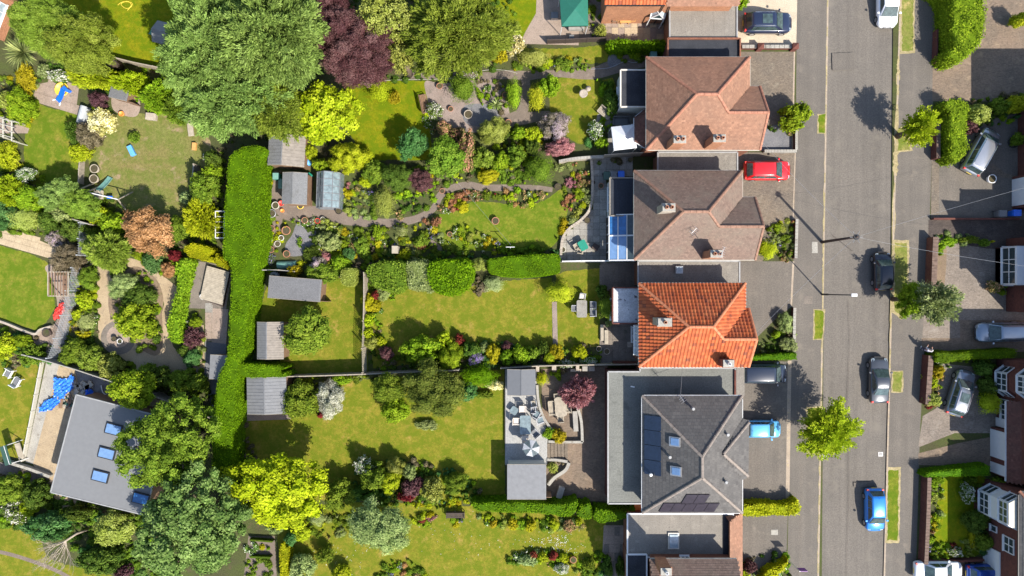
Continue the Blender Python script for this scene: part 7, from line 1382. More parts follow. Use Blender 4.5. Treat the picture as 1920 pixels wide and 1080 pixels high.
# ================================================================ TREES, SHRUBS, HEDGES
LM['var'] = leafmat('leaf_var', pal((.13, .14, .08), (.28, .28, .19), (.44, .43, .33), (.5, .48, .4)))
LM['brn'] = leafmat('leaf_brn', pal((.07, .06, .03), (.16, .13, .075), (.27, .22, .14)))
D = [
# kind, style, px, py, rx, h, label, ry
('oli','wisp',92,52,60,7.5,'large olive-green birch in the top left corner, left of its darker twin',52),
('oli','wisp',158,88,55,8,'darker olive-green birch crown beside the bright top lawn',48),
('con','feather',408,92,88,12,'huge grey-green conifer, western crown beside the climbing tower',100),
('con','feather',515,72,86,13,'huge grey-green conifer, eastern crown beside the purple tree',92),
('con','feather',440,188,84,10,'huge grey-green conifer, lower crown above the tall hedge',66),
('oli','feather',518,200,52,8,'dull brownish-green conifer between the huge conifer and the yellow tree',58),
('pur','wisp',668,88,80,8,'wide dark purple plum tree',68),
('pur','wisp',628,14,28,7,'dark purple crown at the top edge above the plum tree',24),
('olv','loose',728,38,56,8.5,'pale yellow-green open tree overhanging the purple plum',48),
('olv','loose',752,108,24,7,'pale yellow-green hanging branch crown right of the purple plum',32),
('oli','feather',860,66,88,9,'broad olive-green feathery tree at the top beside the lawn corner',74),
('yel','maple',608,214,60,6.5,'golden-yellow tree right of the dull conifer',62),
('lim','clip',712,171,22,2.2,'rounded lime-green bush on the shaded top-centre lawn',24),
('gol','loose',740,184,11,1.0,'wispy orange-yellow plant at the edge of the rounded lime bush',14),
('tea','broad',773,271,28,3.6,'blue-green leafy tree casting a shadow on the top-centre lawn',30),
('mid','broad',836,297,39,4.2,'mid-green leafy tree beside the salmon-flowered shrub',36),
('pnk','broad',876,282,20,2.8,'reddish-brown leaved shrub right of the mid-green tree',38),
('pnk','loose',832,240,16,1.6,'salmon-flowered azalea below the pink gravel bed, left clump',12),
('pnk','loose',858,252,15,1.6,'salmon-flowered azalea below the pink gravel bed, right clump',12),
('lim','fine',655,297,39,3.2,'broad lime-yellow dome right of the slatted shed',32),
('brt','broad',603,312,16,2.2,'glossy green bush at the greenhouse corner'),
('mid','broad',702,322,23,2.4,'leafy green shrub right of the lime-yellow dome'),
('yel','broad',685,341,12,1.2,'small yellow-green shrub below the leafy green one'),
('lim','fine',583,287,15,2.2,'small lime bush behind the slatted shed'),
('dkg','fine',745,332,29,2.8,'dark smoky-green round shrub left of the purple one'),
('pur','fine',791,339,23,2.2,'dark purple shrub beside the winding path'),
('olv','clip',722,379,21,2.0,'tall clipped yellow-olive bush at the winding path',32),
('gol','fine',916,332,22,1.3,'golden mound at the bend of the winding path',14),
('oli','broad',903,296,22,2.4,'olive shrub above the golden mound'),
('olv','fine',926,246,28,2.6,'rounded pale olive shrub below the pink gravel bed',26),
('mid','clip',868,167,28,2.6,'large clipped mid-green ball in the pink gravel bed'),
('wht','loose',815,208,17,1.4,'pale flowering shrub at the left of the pink gravel bed',16),
('brt','clip',963,178,15,2.4,'clipped green column left of the dark path',31),
('lim','clip',1006,184,17,2.2,'clipped yellow-lime column right of the dark path',28),
('brt','broad',1028,164,22,2.6,'bright leafy bush joined to the yellow-lime column'),
('mau','fine',1040,236,32,2.6,'pinkish-cream variegated shrub below the lawn with the birdbath',27),
('lim','loose',1000,254,18,1.8,'yellow-green bush left of the pinkish-cream shrub'),
('brt','broad',974,250,14,1.6,'small green bush at the end of the dark path'),
('rse','fine',1050,277,28,2.2,'deep red shrub above the stone wall',17),
('mid','clip',1012,320,28,2.6,'large clipped green ball beside the slabbed path corner',28),
('mid','broad',968,292,20,2.0,'leafy green shrub left of the large clipped ball'),
('brt','broad',940,300,15,1.8,'light green shrub above the winding path middle'),
('dkg','broad',998,276,15,1.8,'dark green shrub beneath the deep red one'),
('lim','feather',185,146,46,3.2,'yellow-green feathery conifer hedge bush, left of its twin',22),
('yel','feather',246,158,30,2.8,'golden feathery conifer above the small dark store',20),
('brt','feather',300,184,30,3.0,'bright green conifer between the golden one and the huge conifer',26),
('mid','feather',336,206,24,2.8,'mid-green conifer under the edge of the huge conifer'),
('mid','feather',330,158 if False else 140,20,2.2,'dark green shrub under the fence with toys'),
('gol','loose',50,150,17,1.4,'bright yellow flowering shrub beside the grey steps',30),
('pal','loose',84,134,12,1.2,'pale green hosta clump above the small patio'),
('wht','loose',115,143,26,1.3,'white-flowered border plants above the blue slide',11),
('brt','broad',42,202,26,2.6,'bright green shrub at the left beside the lawn',32),
('olv','loose',14,190,16,1.6,'olive shrub at the left edge above the pergola'),
('pur','fine',186,188,17,1.8,'small purple shrub left of the dark store'),
('crm','broad',192,230,27,2.0,'cream-yellow flowering shrub beside the covered furniture',26),
('brn','wisp',168,256,22,1.8,'coppery wispy shrub below the cream-flowered one'),
('dkg','feather',142,250,13,1.6,'dark green fern-like shrub beside the covered furniture',17),
('lim','loose',152,287,20,1.5,'yellow-green bush at the corner of the worn lawn'),
('mid','loose',252,258,11,.9,'tiny green bush on the worn lawn by the blue seat'),
('lim','loose',14,292,26,1.8,'yellow-green shrub at the left edge below the pergola'),
('wht','fine',50,330,21,1.5,'white daisy-like flowering bush in the left border',16),
('lim','feather',18,362,30,2.6,'yellow-green conifer at the left edge, end of the dense row'),
('brt','broad',62,372,28,2.6,'bright bush in the dense row, left of the grey-green tree'),
('con','wisp',112,366,38,3.6,'grey-green feathery tree in the dense row',30),
('oli','wisp',152,384,34,3.5,'olive feathery tree beside the swing set',28),
('sil','loose',128,402,26,2.6,'blue-grey shrub below the feathery trees',16),
('tea','broad',8,402,25,2.6,'blue-green shrub at the left edge beside the olive dome',30),
('olv','clip',52,410,29,2.2,'smooth clipped olive dome near the left picture edge',24),
('dkg','broad',96,416,20,2.2,'dark green bush right of the clipped olive dome'),
('dkg','broad',140,428,24,2.4,'dark green bush beside the short lattice screen'),
('lim','broad',186,402,20,2.4,'yellow-green leafy bush above the short lattice screen'),
('brt','broad',214,418,22,2.6,'bright leafy bush left of the copper tree'),
('mau','wisp',109,450,18,1.6,'pale grey-pink wispy shrub beside the cream path'),
('brn','wisp',130,486,26,2.6,'bare-looking brown shrub over the end of the cream path',28),
('mid','loose',178,440,14,1.6,'green bush right of the short lattice screen'),
('oli','feather',203,470,37,3.6,'olive conifer at the gravel path junction',38),
('cop','broad',280,433,50,4.6,'rounded copper-leaved tree below the swing set',46),
('mid','broad',332,432,20,2.4,'green bush right of the copper tree',26),
('mid','broad',386,352,29,3.0,'leafy green bush beside the low fence'),
('pal','broad',352,372,14,1.6,'pale green bush at the edge of the worn lawn shadow'),
('yel','feather',381,410,29,2.8,'golden conifer beside the fruit cage',38),
('dkg','broad',400,302,16,2.2,'dark green shrub between the worn lawn and the tall hedge',20),
('brt','broad',402,322,16,2.4,'bright green shrub beside the top of the tall hedge'),
('tea','broad',288,492,20,1.8,'blue-green shrub below the copper tree'),
('brt','loose',264,478,13,1.2,'small bright shrub below the copper tree'),
('cop','fine',316,506,14,1.2,'small orange-brown shrub by the gravel path'),
('red','fine',330,480,14,1.8,'dark red shrub left of the golden clipped hedge',12),
('mid','fine',169,522,21,1.8,'rounded green shrub beside the long lattice screen'),
('sil','fine',234,534,27,2.2,'silvery shrub in the planting island',25),
('dkg','broad',262,556,30,2.2,'dark green shrub in the planting island behind the silvery one',24),
('brt','maple',257,600,36,3.2,'large glossy green bush in the planting island',40),
('lim','loose',160,562,16,1.4,'yellow-green plants beside the gravel path'),
('sil','clip',163,603,18,1.1,'flat grey-green clipped mound beside the gravel path'),
('lim','loose',148,590,12,1.0,'low lime plant between the lattice and the grey-green mound'),
('gol','fine',156,626,13,1.0,'small golden shrub below the grey-green mound',9),
('brt','fine',368,604,12,1.2,'small bright ball below the deck'),
('pur','loose',364,632,20,1.5,'dark purple shrub with pale pink blossoms below the deck'),
('tea','fine',362,672,17,1.4,'blue-green ball at the lower end of the gravel garden'),
('dkg','broad',346,656,12,1.2,'small dark shrub above the blue-green ball'),
('dkg','fine',293,636,7,.7,'tiny green ball in the planting island tip'),
('mid','fine',262,655,8,.7,'tiny pale green ball at the bottom of the planting island'),
('mid','broad',144,660,27,2.4,'green bush at the foot of the long lattice screen',25),
('oli','broad',172,672,25,2.4,'olive-green bush behind the pale concrete-capped fence'),
('olv','broad',210,686,24,2.2,'yellowish-green bush behind the pale concrete-capped fence, right one'),
('brt','fine',46,640,19,1.4,'bright low bush below the dirt semicircle',14),
('mid','loose',62,666,24,1.8,'green shrub at the top of the lower left lawn',20),
('lim','loose',6,650,24,2.0,'yellow-green shrub at the left edge above the lower left lawn'),
('brt','maple',252,730,40,4.6,'bright green leafy tree above the garden room',40),
('mid','broad',278,698,18,2.4,'green bush in shade above the bright leafy tree'),
('dkg','broad',305,706,22,2.6,'dark green bush in the shaded strip'),
('mid','broad',342,712,24,2.8,'mid-green bush in the shaded strip, middle one'),
('mid','broad',372,716,18,2.6,'mid-green bush in the shaded strip next to the tall hedge'),
('mid','maple',318,832,92,8.5,'big dense green tree overhanging the garden room',88),
('mdb','maple',362,982,108,9.5,'biggest grey-green leafy tree at the bottom left',104),
('mid','broad',18,918,30,2.4,'green bush at the bottom left edge'),
('dkg','broad',72,926,26,2.4,'dark green bush below the brown path'),
('yel','loose',56,952,16,1.4,'yellow-flowered shrub in the bottom left border'),
('wht','loose',30,958,22,1.5,'white-speckled shrub in the bottom left border'),
('tea','broad',92,985,40,3.2,'blue-green bush behind the leafless tree',30),
('olv','broad',214,990,36,3.6,'yellow-olive shrub below the garden room',34),
('dkg','broad',150,960,24,2.4,'dark bush against the garden room wall',14),
('dkg','broad',190,1048,40,3.0,'dark green shrub in shade at the bottom',30),
('pur','loose',232,1072,16,1.6,'purple shrub at the bottom edge'),
('mid','maple',576,622,44,4.0,'loose spreading fruit tree on the small square lawn',46),
('gol','fine',690,566,13,1.6,'golden shrub on the trellis, upper left',16),
('gol','fine',703,574,13,1.5,'golden ball in front of the trellis'),
('red','fine',705,554,9,1.2,'small crimson shrub above the golden ball'),
('sil','fine',719,549,14,1.0,'pale silvery shrub right of the crimson one'),
('yel','loose',692,600,12,1.8,'yellow climbing shrub mid-way down the trellis'),
('yel','loose',690,624,10,1.8,'yellow climbing shrub lower down the trellis'),
('olv','fine',696,642,13,1.5,'olive-yellow shrub near the foot of the trellis'),
('lim','fine',715,640,10,1.2,'bright lime ball by the trellis'),
('pur','fine',725,662,14,1.6,'dark purple bush below the bright lime ball'),
('brt','broad',790,654,35,3.3,'lime-green leafy bush along the fence of the main lawn',30),
('brt','fine',845,668,22,2.6,'smooth bright green bush right of the leafy lime one',26),
('lim','broad',832,638,16,2.0,'yellow-green bush behind the smooth bright green one'),
('red','fine',862,636,10,1.4,'crimson shrub beside the smooth bright green bush'),
('dkg','broad',884,655,16,1.8,'dark green shrub right of the crimson shrub'),
('vio','fine',892,672,14,1.4,'dark violet-tinged shrub in front of the lawn fence'),
('gol','fine',925,663,14,1.5,'golden shrub in the row along the main lawn',18),
('sil','fine',908,650,9,1.1,'small silver bush beside the golden row shrub'),
('pur','fine',950,648,10,1.2,'small purple shrub at the end of the lawn border'),
('brt','fine',950,670,14,1.6,'rounded green shrub right of the golden row shrub'),
('brt','broad',976,664,18,1.9,'bright green shrub by the dark timber fence'),
('mid','broad',999,660,13,1.7,'mid-green shrub right of the bright green one'),
('dkg','loose',1018,652,12,1.4,'dark open shrub left of the orange-gold shrub'),
('gol','fine',1044,659,15,1.5,'orange-gold shrub at the corner of the small lawn',16),
('lim','fine',1030,670,12,1.3,'lime shrub in front of the orange-gold one'),
('yel','fine',1086,659,14,1.5,'yellow-green ball at the bottom of the small lawn'),
('wht','loose',1062,682,18,1.0,'white-edged low shrub along the dark fence, left one',8),
('wht','loose',1104,678,19,1.0,'white-edged low shrub along the dark fence, right one',8),
('dko','broad',812,732,62,5.0,'large rounded dark olive tree on the long lawn',50),
('mid','broad',730,726,34,4.0,'leafy green tree left of the large olive one',28),
('brt','broad',742,768,26,2.4,'bright green shrub at the foot of the large olive tree'),
('tea','broad',872,732,22,2.2,'dark blue-green shrub right of the large olive tree'),
('hdg','clip',900,704,37,2.4,'smooth clipped bright green oval bush',22),
('crm','fine',928,722,16,1.4,'cream-flowered shrub behind the clipped oval bush',11),
('mid','loose',905,740,22,.8,'low green plants below the clipped oval bush',8),
('mid','broad',565,748,36,3.2,'leafy green bush beside the blue-grey ribbed shed',38),
('var','fine',620,748,28,2.6,'creamy-white variegated bush on the long lawn',34),
('red','fine',602,778,7,.8,'tiny crimson plant below the creamy-white bush'),
('brt','loose',640,712,20,1.4,'low bright plants along the conc-capped fence' if False else 'low bright plants along the long pale-capped fence',9),
('sil','loose',800,797,24,.7,'low silvery plants under the large olive tree',9),
('gyl','maple',524,918,90,6.5,'big golden-yellow tree at the bottom',76),
('dkg','broad',468,880,20,2.4,'dark bush between the tall hedge and the golden tree',24),
('mid','broad',640,925,30,2.6,'green bush right of the big golden tree'),
('mid','broad',704,892,30,3.2,'leafy green shrub above the silvery-flowered tree',24),
('wht','loose',684,872,19,2.4,'white-flowering shrub at the top of the shrub group',17),
('lim','fine',733,902,21,2.8,'yellow-green ball in the shrub group',22),
('olv','fine',742,872,18,2.2,'pale olive shrub behind the yellow-green ball'),
('sil','fine',768,884,15,1.8,'silver-blue shrub in the shrub group'),
('pur','broad',774,912,20,2.0,'purplish-green shrub in the middle of the shrub group'),
('red','loose',762,930,16,1.5,'reddish shrub at the front of the shrub group',10),
('olv','loose',812,918,22,2.2,'pale olive open shrub right of the reddish one'),
('mid','fine',856,904,24,2.2,'rounded green shrub at the right of the shrub group',20),
('dkg','broad',690,922,26,2.6,'dark shrub between the golden tree and the silvery tree',16),
('sil','broad',713,986,55,5.0,'rounded silvery-green flowering tree',52),
('pal','clip',597,970,15,1.4,'pale clipped ball beside the big golden tree'),
('tea','broad',545,1010,14,1.2,'small blue-green shrub below the golden tree'),
('lim','fine',568,1000,16,1.3,'lime shrub below the golden tree'),
('sil','broad',568,1062,26,2.2,'grey-green bush at the bottom beside the yellow hedge'),
('sil','fine',516,990,18,1.3,'grey-green ground-hugging shrub at the golden hedge end',9),
('mid','loose',610,1040,16,1.8,'dark green shrub on the bottom lawn edge'),
('lim','broad',640,1075,18,1.6,'lime shrub at the bottom edge of the lawn'),
('lim','clip',1050,548,28,2.4,'rounded lime tree above the narrow gravel strip',21),
('mid','clip',1135,576,15,2.0,'rounded green bush against the flat-roofed extension',24),
('dkg','broad',1128,545,12,1.6,'dark leafy shrub at the corner of the shaded patio'),
('sil','fine',1143,604,9,1.0,'small silver-blue shrub at the extension corner'),
('rse','feather',1083,736,29,2.8,'pink-red feathery maple in the brick yard',27),
('yel','clip',1016,710,13,1.3,'small yellow ball at the terrace corner'),
('gol','fine',1047,817,16,1.2,'bright golden shrub at the head of the brick steps',13),
('brt','loose',1030,812,12,1.1,'green shrub joined to the bright golden one'),
('olv','loose',1036,876,10,1.0,'small olive plant in the triangular brick bed'),
('olv','clip',1002,110,30,1.6,'low clipped olive mound at the strip lawn',17),
('yel','fine',1027,119,10,1.0,'small yellow ball beside the low clipped mound'),
('crm','loose',966,84,18,2.4,'tall cream-flowering shrub at the lawn corner',19),
('gol','loose',938,106,14,1.8,'bright golden shrub right of the feathery tree',15),
('mid','loose',1056,118,20,1.0,'low green border plants beside the strip lawn',7),
('dkg','broad',1146,192,15,1.6,'dark shrub left of the white extension',26),
('wht','loose',1116,246,16,1.6,'rose bush with pale blooms beside the white gazebo',20),
('brt','loose',1128,268,12,1.3,'small green shrub left of the white gazebo'),
('olv','loose',1126,58,11,1.0,'spiky variegated plant on the top patio'),
('brt','maple',1488,219,29,3.0,'round bright green tree at the edge of the slate bed'),
('gyl','clip',1437,468,20,1.8,'smooth lime-yellow ball in the front bed'),
('dkg','feather',586,476,14,1.0,'dark green tussock in front of the black dome shade'),
('sil','broad',618,452,22,1.5,'blue-grey shrub in the potted garden',20),
('tea','fine',655,476,13,1.0,'small blue-green shrub in the potted garden'),
('brt','broad',640,494,20,1.6,'bright green bush at the bottom of the potted garden',16),
('mau','fine',598,498,17,1.5,'buff-pink shrub at the bottom of the potted garden'),
('gol','loose',552,508,13,1.3,'golden shrub behind the white fence run'),
('rse','fine',611,480,9,.8,'small dusky red plant in the potted garden'),
('brt','fine',646,457,9,.7,'small bright ball in the potted garden'),
('mid','broad',680,462,15,1.2,'mid-green bush in the vegetable border',18),
('grs','clip',753,433,12,1.2,'pale clipped ball beside the winding path'),
('cop','fine',818,416,10,1.0,'small orange-brown ball on the winding path bend'),
('gol','fine',814,430,8,.6,'yellow flower clump below the orange-brown ball'),
('gol','fine',868,389,11,.8,'yellow mound at the left of the kidney-shaped lawn'),
('olv','clip',651,394,7,.8,'small yellow-olive ball right of the greenhouse path'),
('brt','loose',708,440 if False else 436,10,.9,'narrow bright green plant in the vegetable border',14),
('gol','loose',709,457,7,.6,'yellow flowers at the foot of the narrow green plant'),
('yel','loose',758,477,14,.9,'yellow shrub beside the bird table',10),
('mid','broad',790,452,14,1.0,'green shrub in the long border',14),
('olv','fine',898,496,16,1.8,'pale yellow-olive shrub between the bright bush and the long clipped hedge',14),
('pal','clip',927,532,20,1.2,'pale sage clipped mound below the long clipped hedge',17),
('brn','loose',905,540,10,.6,'small patch of brown plants beside the sage mound'),
('mid','broad',604,514,34,2.0,'green bush right of the buff-pink shrub',20),
('lim','spray',1722,240,27,5.0,'thin young street tree with bright leaves beside the dry verge',27),
('brt','broad',1706,562,22,4.2,'bright green side of the double street tree',34),
('pal','spray',1748,566,36,5.2,'pale drooping side of the double street tree',36),
('lim','spray',1553,808,43,5.2,'star-shaped young street tree beside the left kerb',44),
('lim','broad',1908,40,15,2.2,'yellow-green bush at the right edge, top'),
('olv','broad',1832,214,24,2.2,'olive shrub right of the tall lime hedge end',18),
('mid','broad',1872,200,18,1.6,'mid-green shrub in the border behind the silver people carrier',18),
('lim','broad',1902,196,22,2.0,'yellow-green shrub at the right edge behind the silver people carrier',17),
('pur','loose',1816,238,16,1.3,'purplish flowering shrub beside the silver people carrier',13),
('yel','fine',1796,262,10,1.6,'yellow-tipped bush at the lower right of the lime hedge end'),
('mid','broad',1905,262,12,1.2,'small green shrub at the right edge beside the wheel'),
('brt','loose',1780,453,13,.8,'weedy green plants on the low wall, left clump',8),
('mid','loose',1818,450,18,.8,'weedy green plants on the low wall, long middle clump',8),
('mid','loose',1845,455,12,.7,'weedy green plants on the low wall, right clump',7),
('pnk','loose',1862,538,12,1.2,'rose bush with pink blooms at the corner of the bay window'),
('gol','fine',1757,697,12,1.2,'orange-yellow ball behind the brick front wall'),
('lim','loose',1747,718,11,1.0,'lime shrub below the orange-yellow ball'),
('olv','broad',1746,748,16,1.4,'dull olive shrub at the lower end of the brick front wall',14),
('yel','clip',1854,755,22,1.6,'rounded yellow-green bush beside the porch'),
('dkg','broad',1850,722,18,1.4,'dark shrub in the shade above the rounded yellow-green bush',18),
('dkg','broad',1842,690,20,1.3,'dark shrub in the shade above the angled grey estate',14),
('mid','broad',1872,908,14,1.5,'green shrub at the top of the white two-storey bay'),
('dkg','broad',1828,975,24,1.6,'dark green shrub below the white two-storey bay',24),
('mid','broad',1845,1015,17,1.4,'mid-green shrub against the brick wall below the bay'),
('wht','loose',1812,925,14,1.2,'white-flowered bush in the shade of the front lawn',20),
('gol','loose',1823,1010,8,.5,'orange flower strip at the lawn edge',16),
('wht','loose',1790,1034,16,.8,'white-flowered clump at the bottom of the front lawn',9),
('sil','fine',1471,604,15,1.3,'silvery-white shrub behind the low pavement wall',19),
('pal','fine',1478,646,18,1.3,'pale green ball behind the low pavement wall',15),
('brt','fine',1455,627,8,.8,'small bright ball left of the silvery-white shrub'),
('pur','loose',1405,1062,13,1.3,'dark purple shrub at the bottom front garden'),
('yel','loose',1392,1074,12,1.2,'yellow shrub beside the dark purple one at the bottom'),
('brt','loose',1389,6,12,2.4,'bright bush at the corner of the top garage'),
('gol','fine',962,983,11,.9,'yellow ball in the bottom border, leftmost of three'),
('gol','fine',995,986,11,.9,'orange-yellow ball in the bottom border, middle one'),
('lim','fine',1038,983,11,.9,'yellow-green ball in the bottom border, right one'),
('gol','fine',925,982,8,.7,'small yellow clump at the start of the bottom border'),
('pnk','fine',1066,986,13,.9,'pinkish-brown shrub at the end of the bottom border'),
('yel','loose',1084,978,7,.8,'small yellow shrub at the very end of the bottom border'),
('pal','loose',990,1050,18,.9,'pale green leafy clump in the lower island bed',12),
('red','fine',1000,1040,8,.8,'dark red plant in the lower island bed, left one'),
('red','fine',1037,1042,9,.8,'dark red plant in the lower island bed, right one'),
('lim','fine',1018,1044,10,.9,'lime plant between the two dark red ones'),
('yel','fine',1057,1046,9,.8,'yellow-green plant beside the terracotta pot'),
('wht','fine',1053,1066,14,.9,'round white-flowered cushion beside the brick circle',12),
('mid','loose',1105,1058,12,1.0,'green shrub beside the bottom pond bed'),
('dkg','broad',1140,1062,10,1.4,'dark shrub between the slab paths, left one',20),
('dkg','broad',1163,1062,9,1.4,'dark shrub between the slab paths, right one',20),
('mid','loose',788,970,8,.6,'small reddish-edged plant in the half-round lawn bed, left' ,5),
('rse','loose',808,971,10,.6,'dusky red plant in the half-round lawn bed, right',5),
]
for d in D:
    plant(d[0], d[1], d[2], d[3], d[4], d[5], d[6], d[7] if len(d) > 7 else None)
# ---- hedges
hedge('mid', [(690, 500), (720, 491), (762, 493), (768, 515), (764, 538), (742, 548), (715, 540), (700, 534), (690, 520)], 2.2, 'informal hedge row, mid-green left end at the trellis', leaf=.17, rough=.2, bulge=.2)
hedge('pal', [(765, 493), (800, 491), (812, 510), (812, 546), (790, 542), (766, 538)], 2.1, 'informal hedge row, grey-green middle stretch', leaf=.15, rough=.2, bulge=.2)
hedge('hdg', [(806, 494), (850, 488), (884, 492), (887, 520), (872, 544), (842, 552), (814, 545), (803, 520)], 2.4, 'informal hedge row, bright lime-green right end', leaf=.17, rough=.2, bulge=.2)
hedge('hdg', [(428, 300), (440, 284), (470, 272), (497, 278), (509, 300), (508, 380), (510, 450), (502, 496), (492, 550), (486, 600), (480, 650), (468, 690), (464, 740), (460, 800), (455, 860), (442, 892), (412, 896), (398, 880), (398, 820), (403, 750), (410, 700), (424, 672), (429, 600), (433, 540), (430, 494), (418, 478), (420, 400), (425, 340)], 3.1, 'tall clipped hedge running the full height of the gardens beside the sheds', dens=180, leaf=.12, bulge=.08)
hedge('hdg', [(450, 680), (500, 678), (538, 680), (543, 692), (540, 706), (500, 708), (450, 706)], 2.6, 'short stub of clipped hedge between the two lower sheds', dens=130)
hedge('gldh', [(346, 464), (362, 456), (385, 460), (406, 468), (403, 491), (376, 488), (350, 478)], 1.8, 'golden clipped hedge block, larger left one', leaf=.11)
hedge('gldh', [(402, 478), (410, 476), (433, 490), (432, 504), (415, 502), (401, 493)], 1.8, 'golden clipped hedge block, smaller right one', leaf=.11)
hedge('brt', [(336, 487), (362, 488), (366, 506), (356, 545), (350, 590), (346, 635), (330, 644), (316, 632), (316, 600), (326, 565), (332, 530), (330, 505)], 1.4, 'informal leafy green hedge between the gravel path and the deck', leaf=.18, rough=.16, bulge=.14)
hedge('hdg', [(918, 486), (960, 480), (1010, 477), (1046, 478), (1050, 495), (1046, 512), (1000, 519), (950, 518), (920, 512), (914, 500)], 2.0, 'long clipped bright hedge above the main lawn')
hedge('olv', [(640, 506), (671, 505), (672, 532), (642, 534)], 1.8, 'squarish olive clipped block left of the trellis')
hedge('hdk', [(890, 934), (960, 929), (1020, 932), (1078, 934), (1078, 960), (1060, 968), (1000, 962), (930, 960), (892, 956)], 2.2, 'long clipped hedge at the foot of the long lawn, left section', leaf=.15, bulge=.09)
hedge('hdk', [(1084, 940), (1106, 941), (1108, 972), (1084, 968)], 2.0, 'square middle block of the clipped hedge at the foot of the long lawn', leaf=.15, bulge=.09)
hedge('hdk', [(1114, 946), (1150, 946), (1187, 948), (1187, 960), (1172, 972), (1135, 980), (1114, 974)], 2.0, 'right-hand section of the clipped hedge next to the grey flat roof', leaf=.15, bulge=.09)
hedge('hdg', [(1140, 80), (1160, 73), (1200, 77), (1246, 76), (1249, 98), (1200, 100), (1160, 102), (1142, 98)], 1.6, 'leafy hedge below the top patio', leaf=.17, rough=.14, bulge=.1)
hedge('hdk', [(1408, 664), (1494, 660), (1495, 674), (1408, 676)], 1.2, 'low flat-topped hedge above the slate people carrier', smo=False, leaf=.1)
hedge('gldh', [(1389, 939), (1420, 936), (1460, 938), (1495, 936), (1497, 964), (1450, 966), (1392, 966)], 1.3, 'golden-yellow clipped hedge between two driveways', leaf=.16, rough=.12, bulge=.12)
hedge('gldh', [(525, 1022), (547, 1020), (548, 1050), (545, 1100), (527, 1100)], 1.4, 'yellow clipped hedge block at the bottom edge', leaf=.12)
hedge('gldh', [(1430, 1062), (1474, 1046), (1476, 1062), (1450, 1085), (1425, 1090)], 1.2, 'yellow hedge at the bottom of the front garden', leaf=.14, rough=.1)
hedge('brt', [(1760, -30), (1830, -30), (1846, 10), (1848, 45), (1834, 86), (1800, 116), (1768, 118), (1756, 92), (1754, 40)], 2.6, 'tall bright leafy hedge beside the top right driveway', leaf=.17, rough=.22, bulge=.22, dens=130)
hedge('brt', [(1768, 192), (1800, 186), (1816, 205), (1812, 250), (1814, 280), (1796, 304), (1768, 302), (1756, 270), (1758, 220)], 2.0, 'bright leafy hedge end beside the silver people carrier', leaf=.15, rough=.2, bulge=.2, dens=140)
hedge('hdk', [(1748, 659), (1790, 658), (1850, 654), (1900, 653), (1907, 660), (1900, 670), (1850, 673), (1800, 675), (1780, 680), (1750, 678)], 1.5, 'long clipped front hedge beside the standing person', leaf=.1)
hedge('hdk', [(1735, 874), (1800, 871), (1856, 873), (1857, 893), (1800, 894), (1735, 895)], 1.4, 'clipped front hedge above the bright front lawn', leaf=.1, smo=False)
hedge('mid', [(466, 1008), (512, 1010), (512, 1016), (466, 1014)], .6, 'low box hedge edging of the bottom knot bed, upper row', smo=False, leaf=.08)
hedge('mid', [(466, 1040), (508, 1040), (508, 1046), (466, 1045)], .6, 'low box hedge edging of the bottom knot bed, lower row', smo=False, leaf=.08)
# ---- spiky cordyline and leafless tree
def blades(name, label, px, py, r, h, n, kind):
    x, y = W(px, py, h*.8); R = np.random.default_rng(5); V = []; Q = []; off = 0; T = []
    for k in range(n):
        a = R.random()*6.283; e = .1+R.random()*1.2; L = WS(r)*(.75+.35*R.random()); d = np.array([math.cos(a)*math.cos(e), math.sin(a)*math.cos(e), math.sin(e)]); s = np.array([-math.sin(a), math.cos(a), 0])*.035
        p0 = np.array([0, 0, h*.6]); p1 = p0+d*L*.55; p2 = p0+d*L-np.array([0, 0, .35*L*(1.2-e)*.6]); V += [p0-s, p0+s, p1+s*1.2, p1-s*1.2, p2+s*.2, p2-s*.2]; Q += [[off, off+1, off+2, off+3], [off+3, off+2, off+4, off+5]]; T += [R.random()]*2; off += 6
    me = np_mesh('fronds', np.array(V), np.array(Q), np.array(T), mats=[LM[kind]]); t = thing(name, label, 'plant', (x, y, 0)); o = bpy.data.objects.new('fronds', me); link(o, t); b = MB(); b.tube([(0, 0, 0), (0, 0, h*.62)], [.12, .09], 8); b.build('trunk', M['bark'], t)
blades('cordyline', 'spiky grey-green cordyline with radiating blades at the left', 38, 96, 34, 2.4, 170, 'sil'); blades('spiky_plant', 'small spiky pale plant on the patio of the shrub border', 930, 195, 15, .8, 60, 'grs'); blades('spiky_plant', 'spiky yellow-green plant beside the dark passage of the top patio', 1127, 58, 14, .9, 60, 'olv')
x, y = W(166, 992); t = thing('leafless_tree', 'leafless pale-branched tree leaning over the bottom left lawn', 'tree', (x, y, 0)); b = MB(); b.tube([(0, 0, 0), (-.2, .1, 1.5), (-.5, -.2, 2.8)], [.14, .11, .08], 7); b.build('trunk', M['bark_pale'], t, True); b = MB(); R = random.Random(4)
def twig(p, d, L, r, dep):
    q = p+d*L; b.tube([p, (p+q)/2+Vector((R.uniform(-.05, .05), R.uniform(-.05, .05), 0)), q], [r, r*.8, r*.55], 4, cap=False)
    if dep: 
        for k in range(3): nd = (d+Vector((R.uniform(-.55, .55), R.uniform(-.55, .55), R.uniform(-.1, .4)))).normalized(); twig(q if k else (p+q)/2, nd, L*R.uniform(.6, .85), r*.6, dep-1)
for k in range(7): a = 3.3+k*.28; twig(Vector((-.5, -.2, 2.5)), Vector((math.cos(a), math.sin(a), R.uniform(.1, .5))).normalized(), R.uniform(.9, 1.4), .045, 3)
b.build('branches', M['bark_pale'], t)
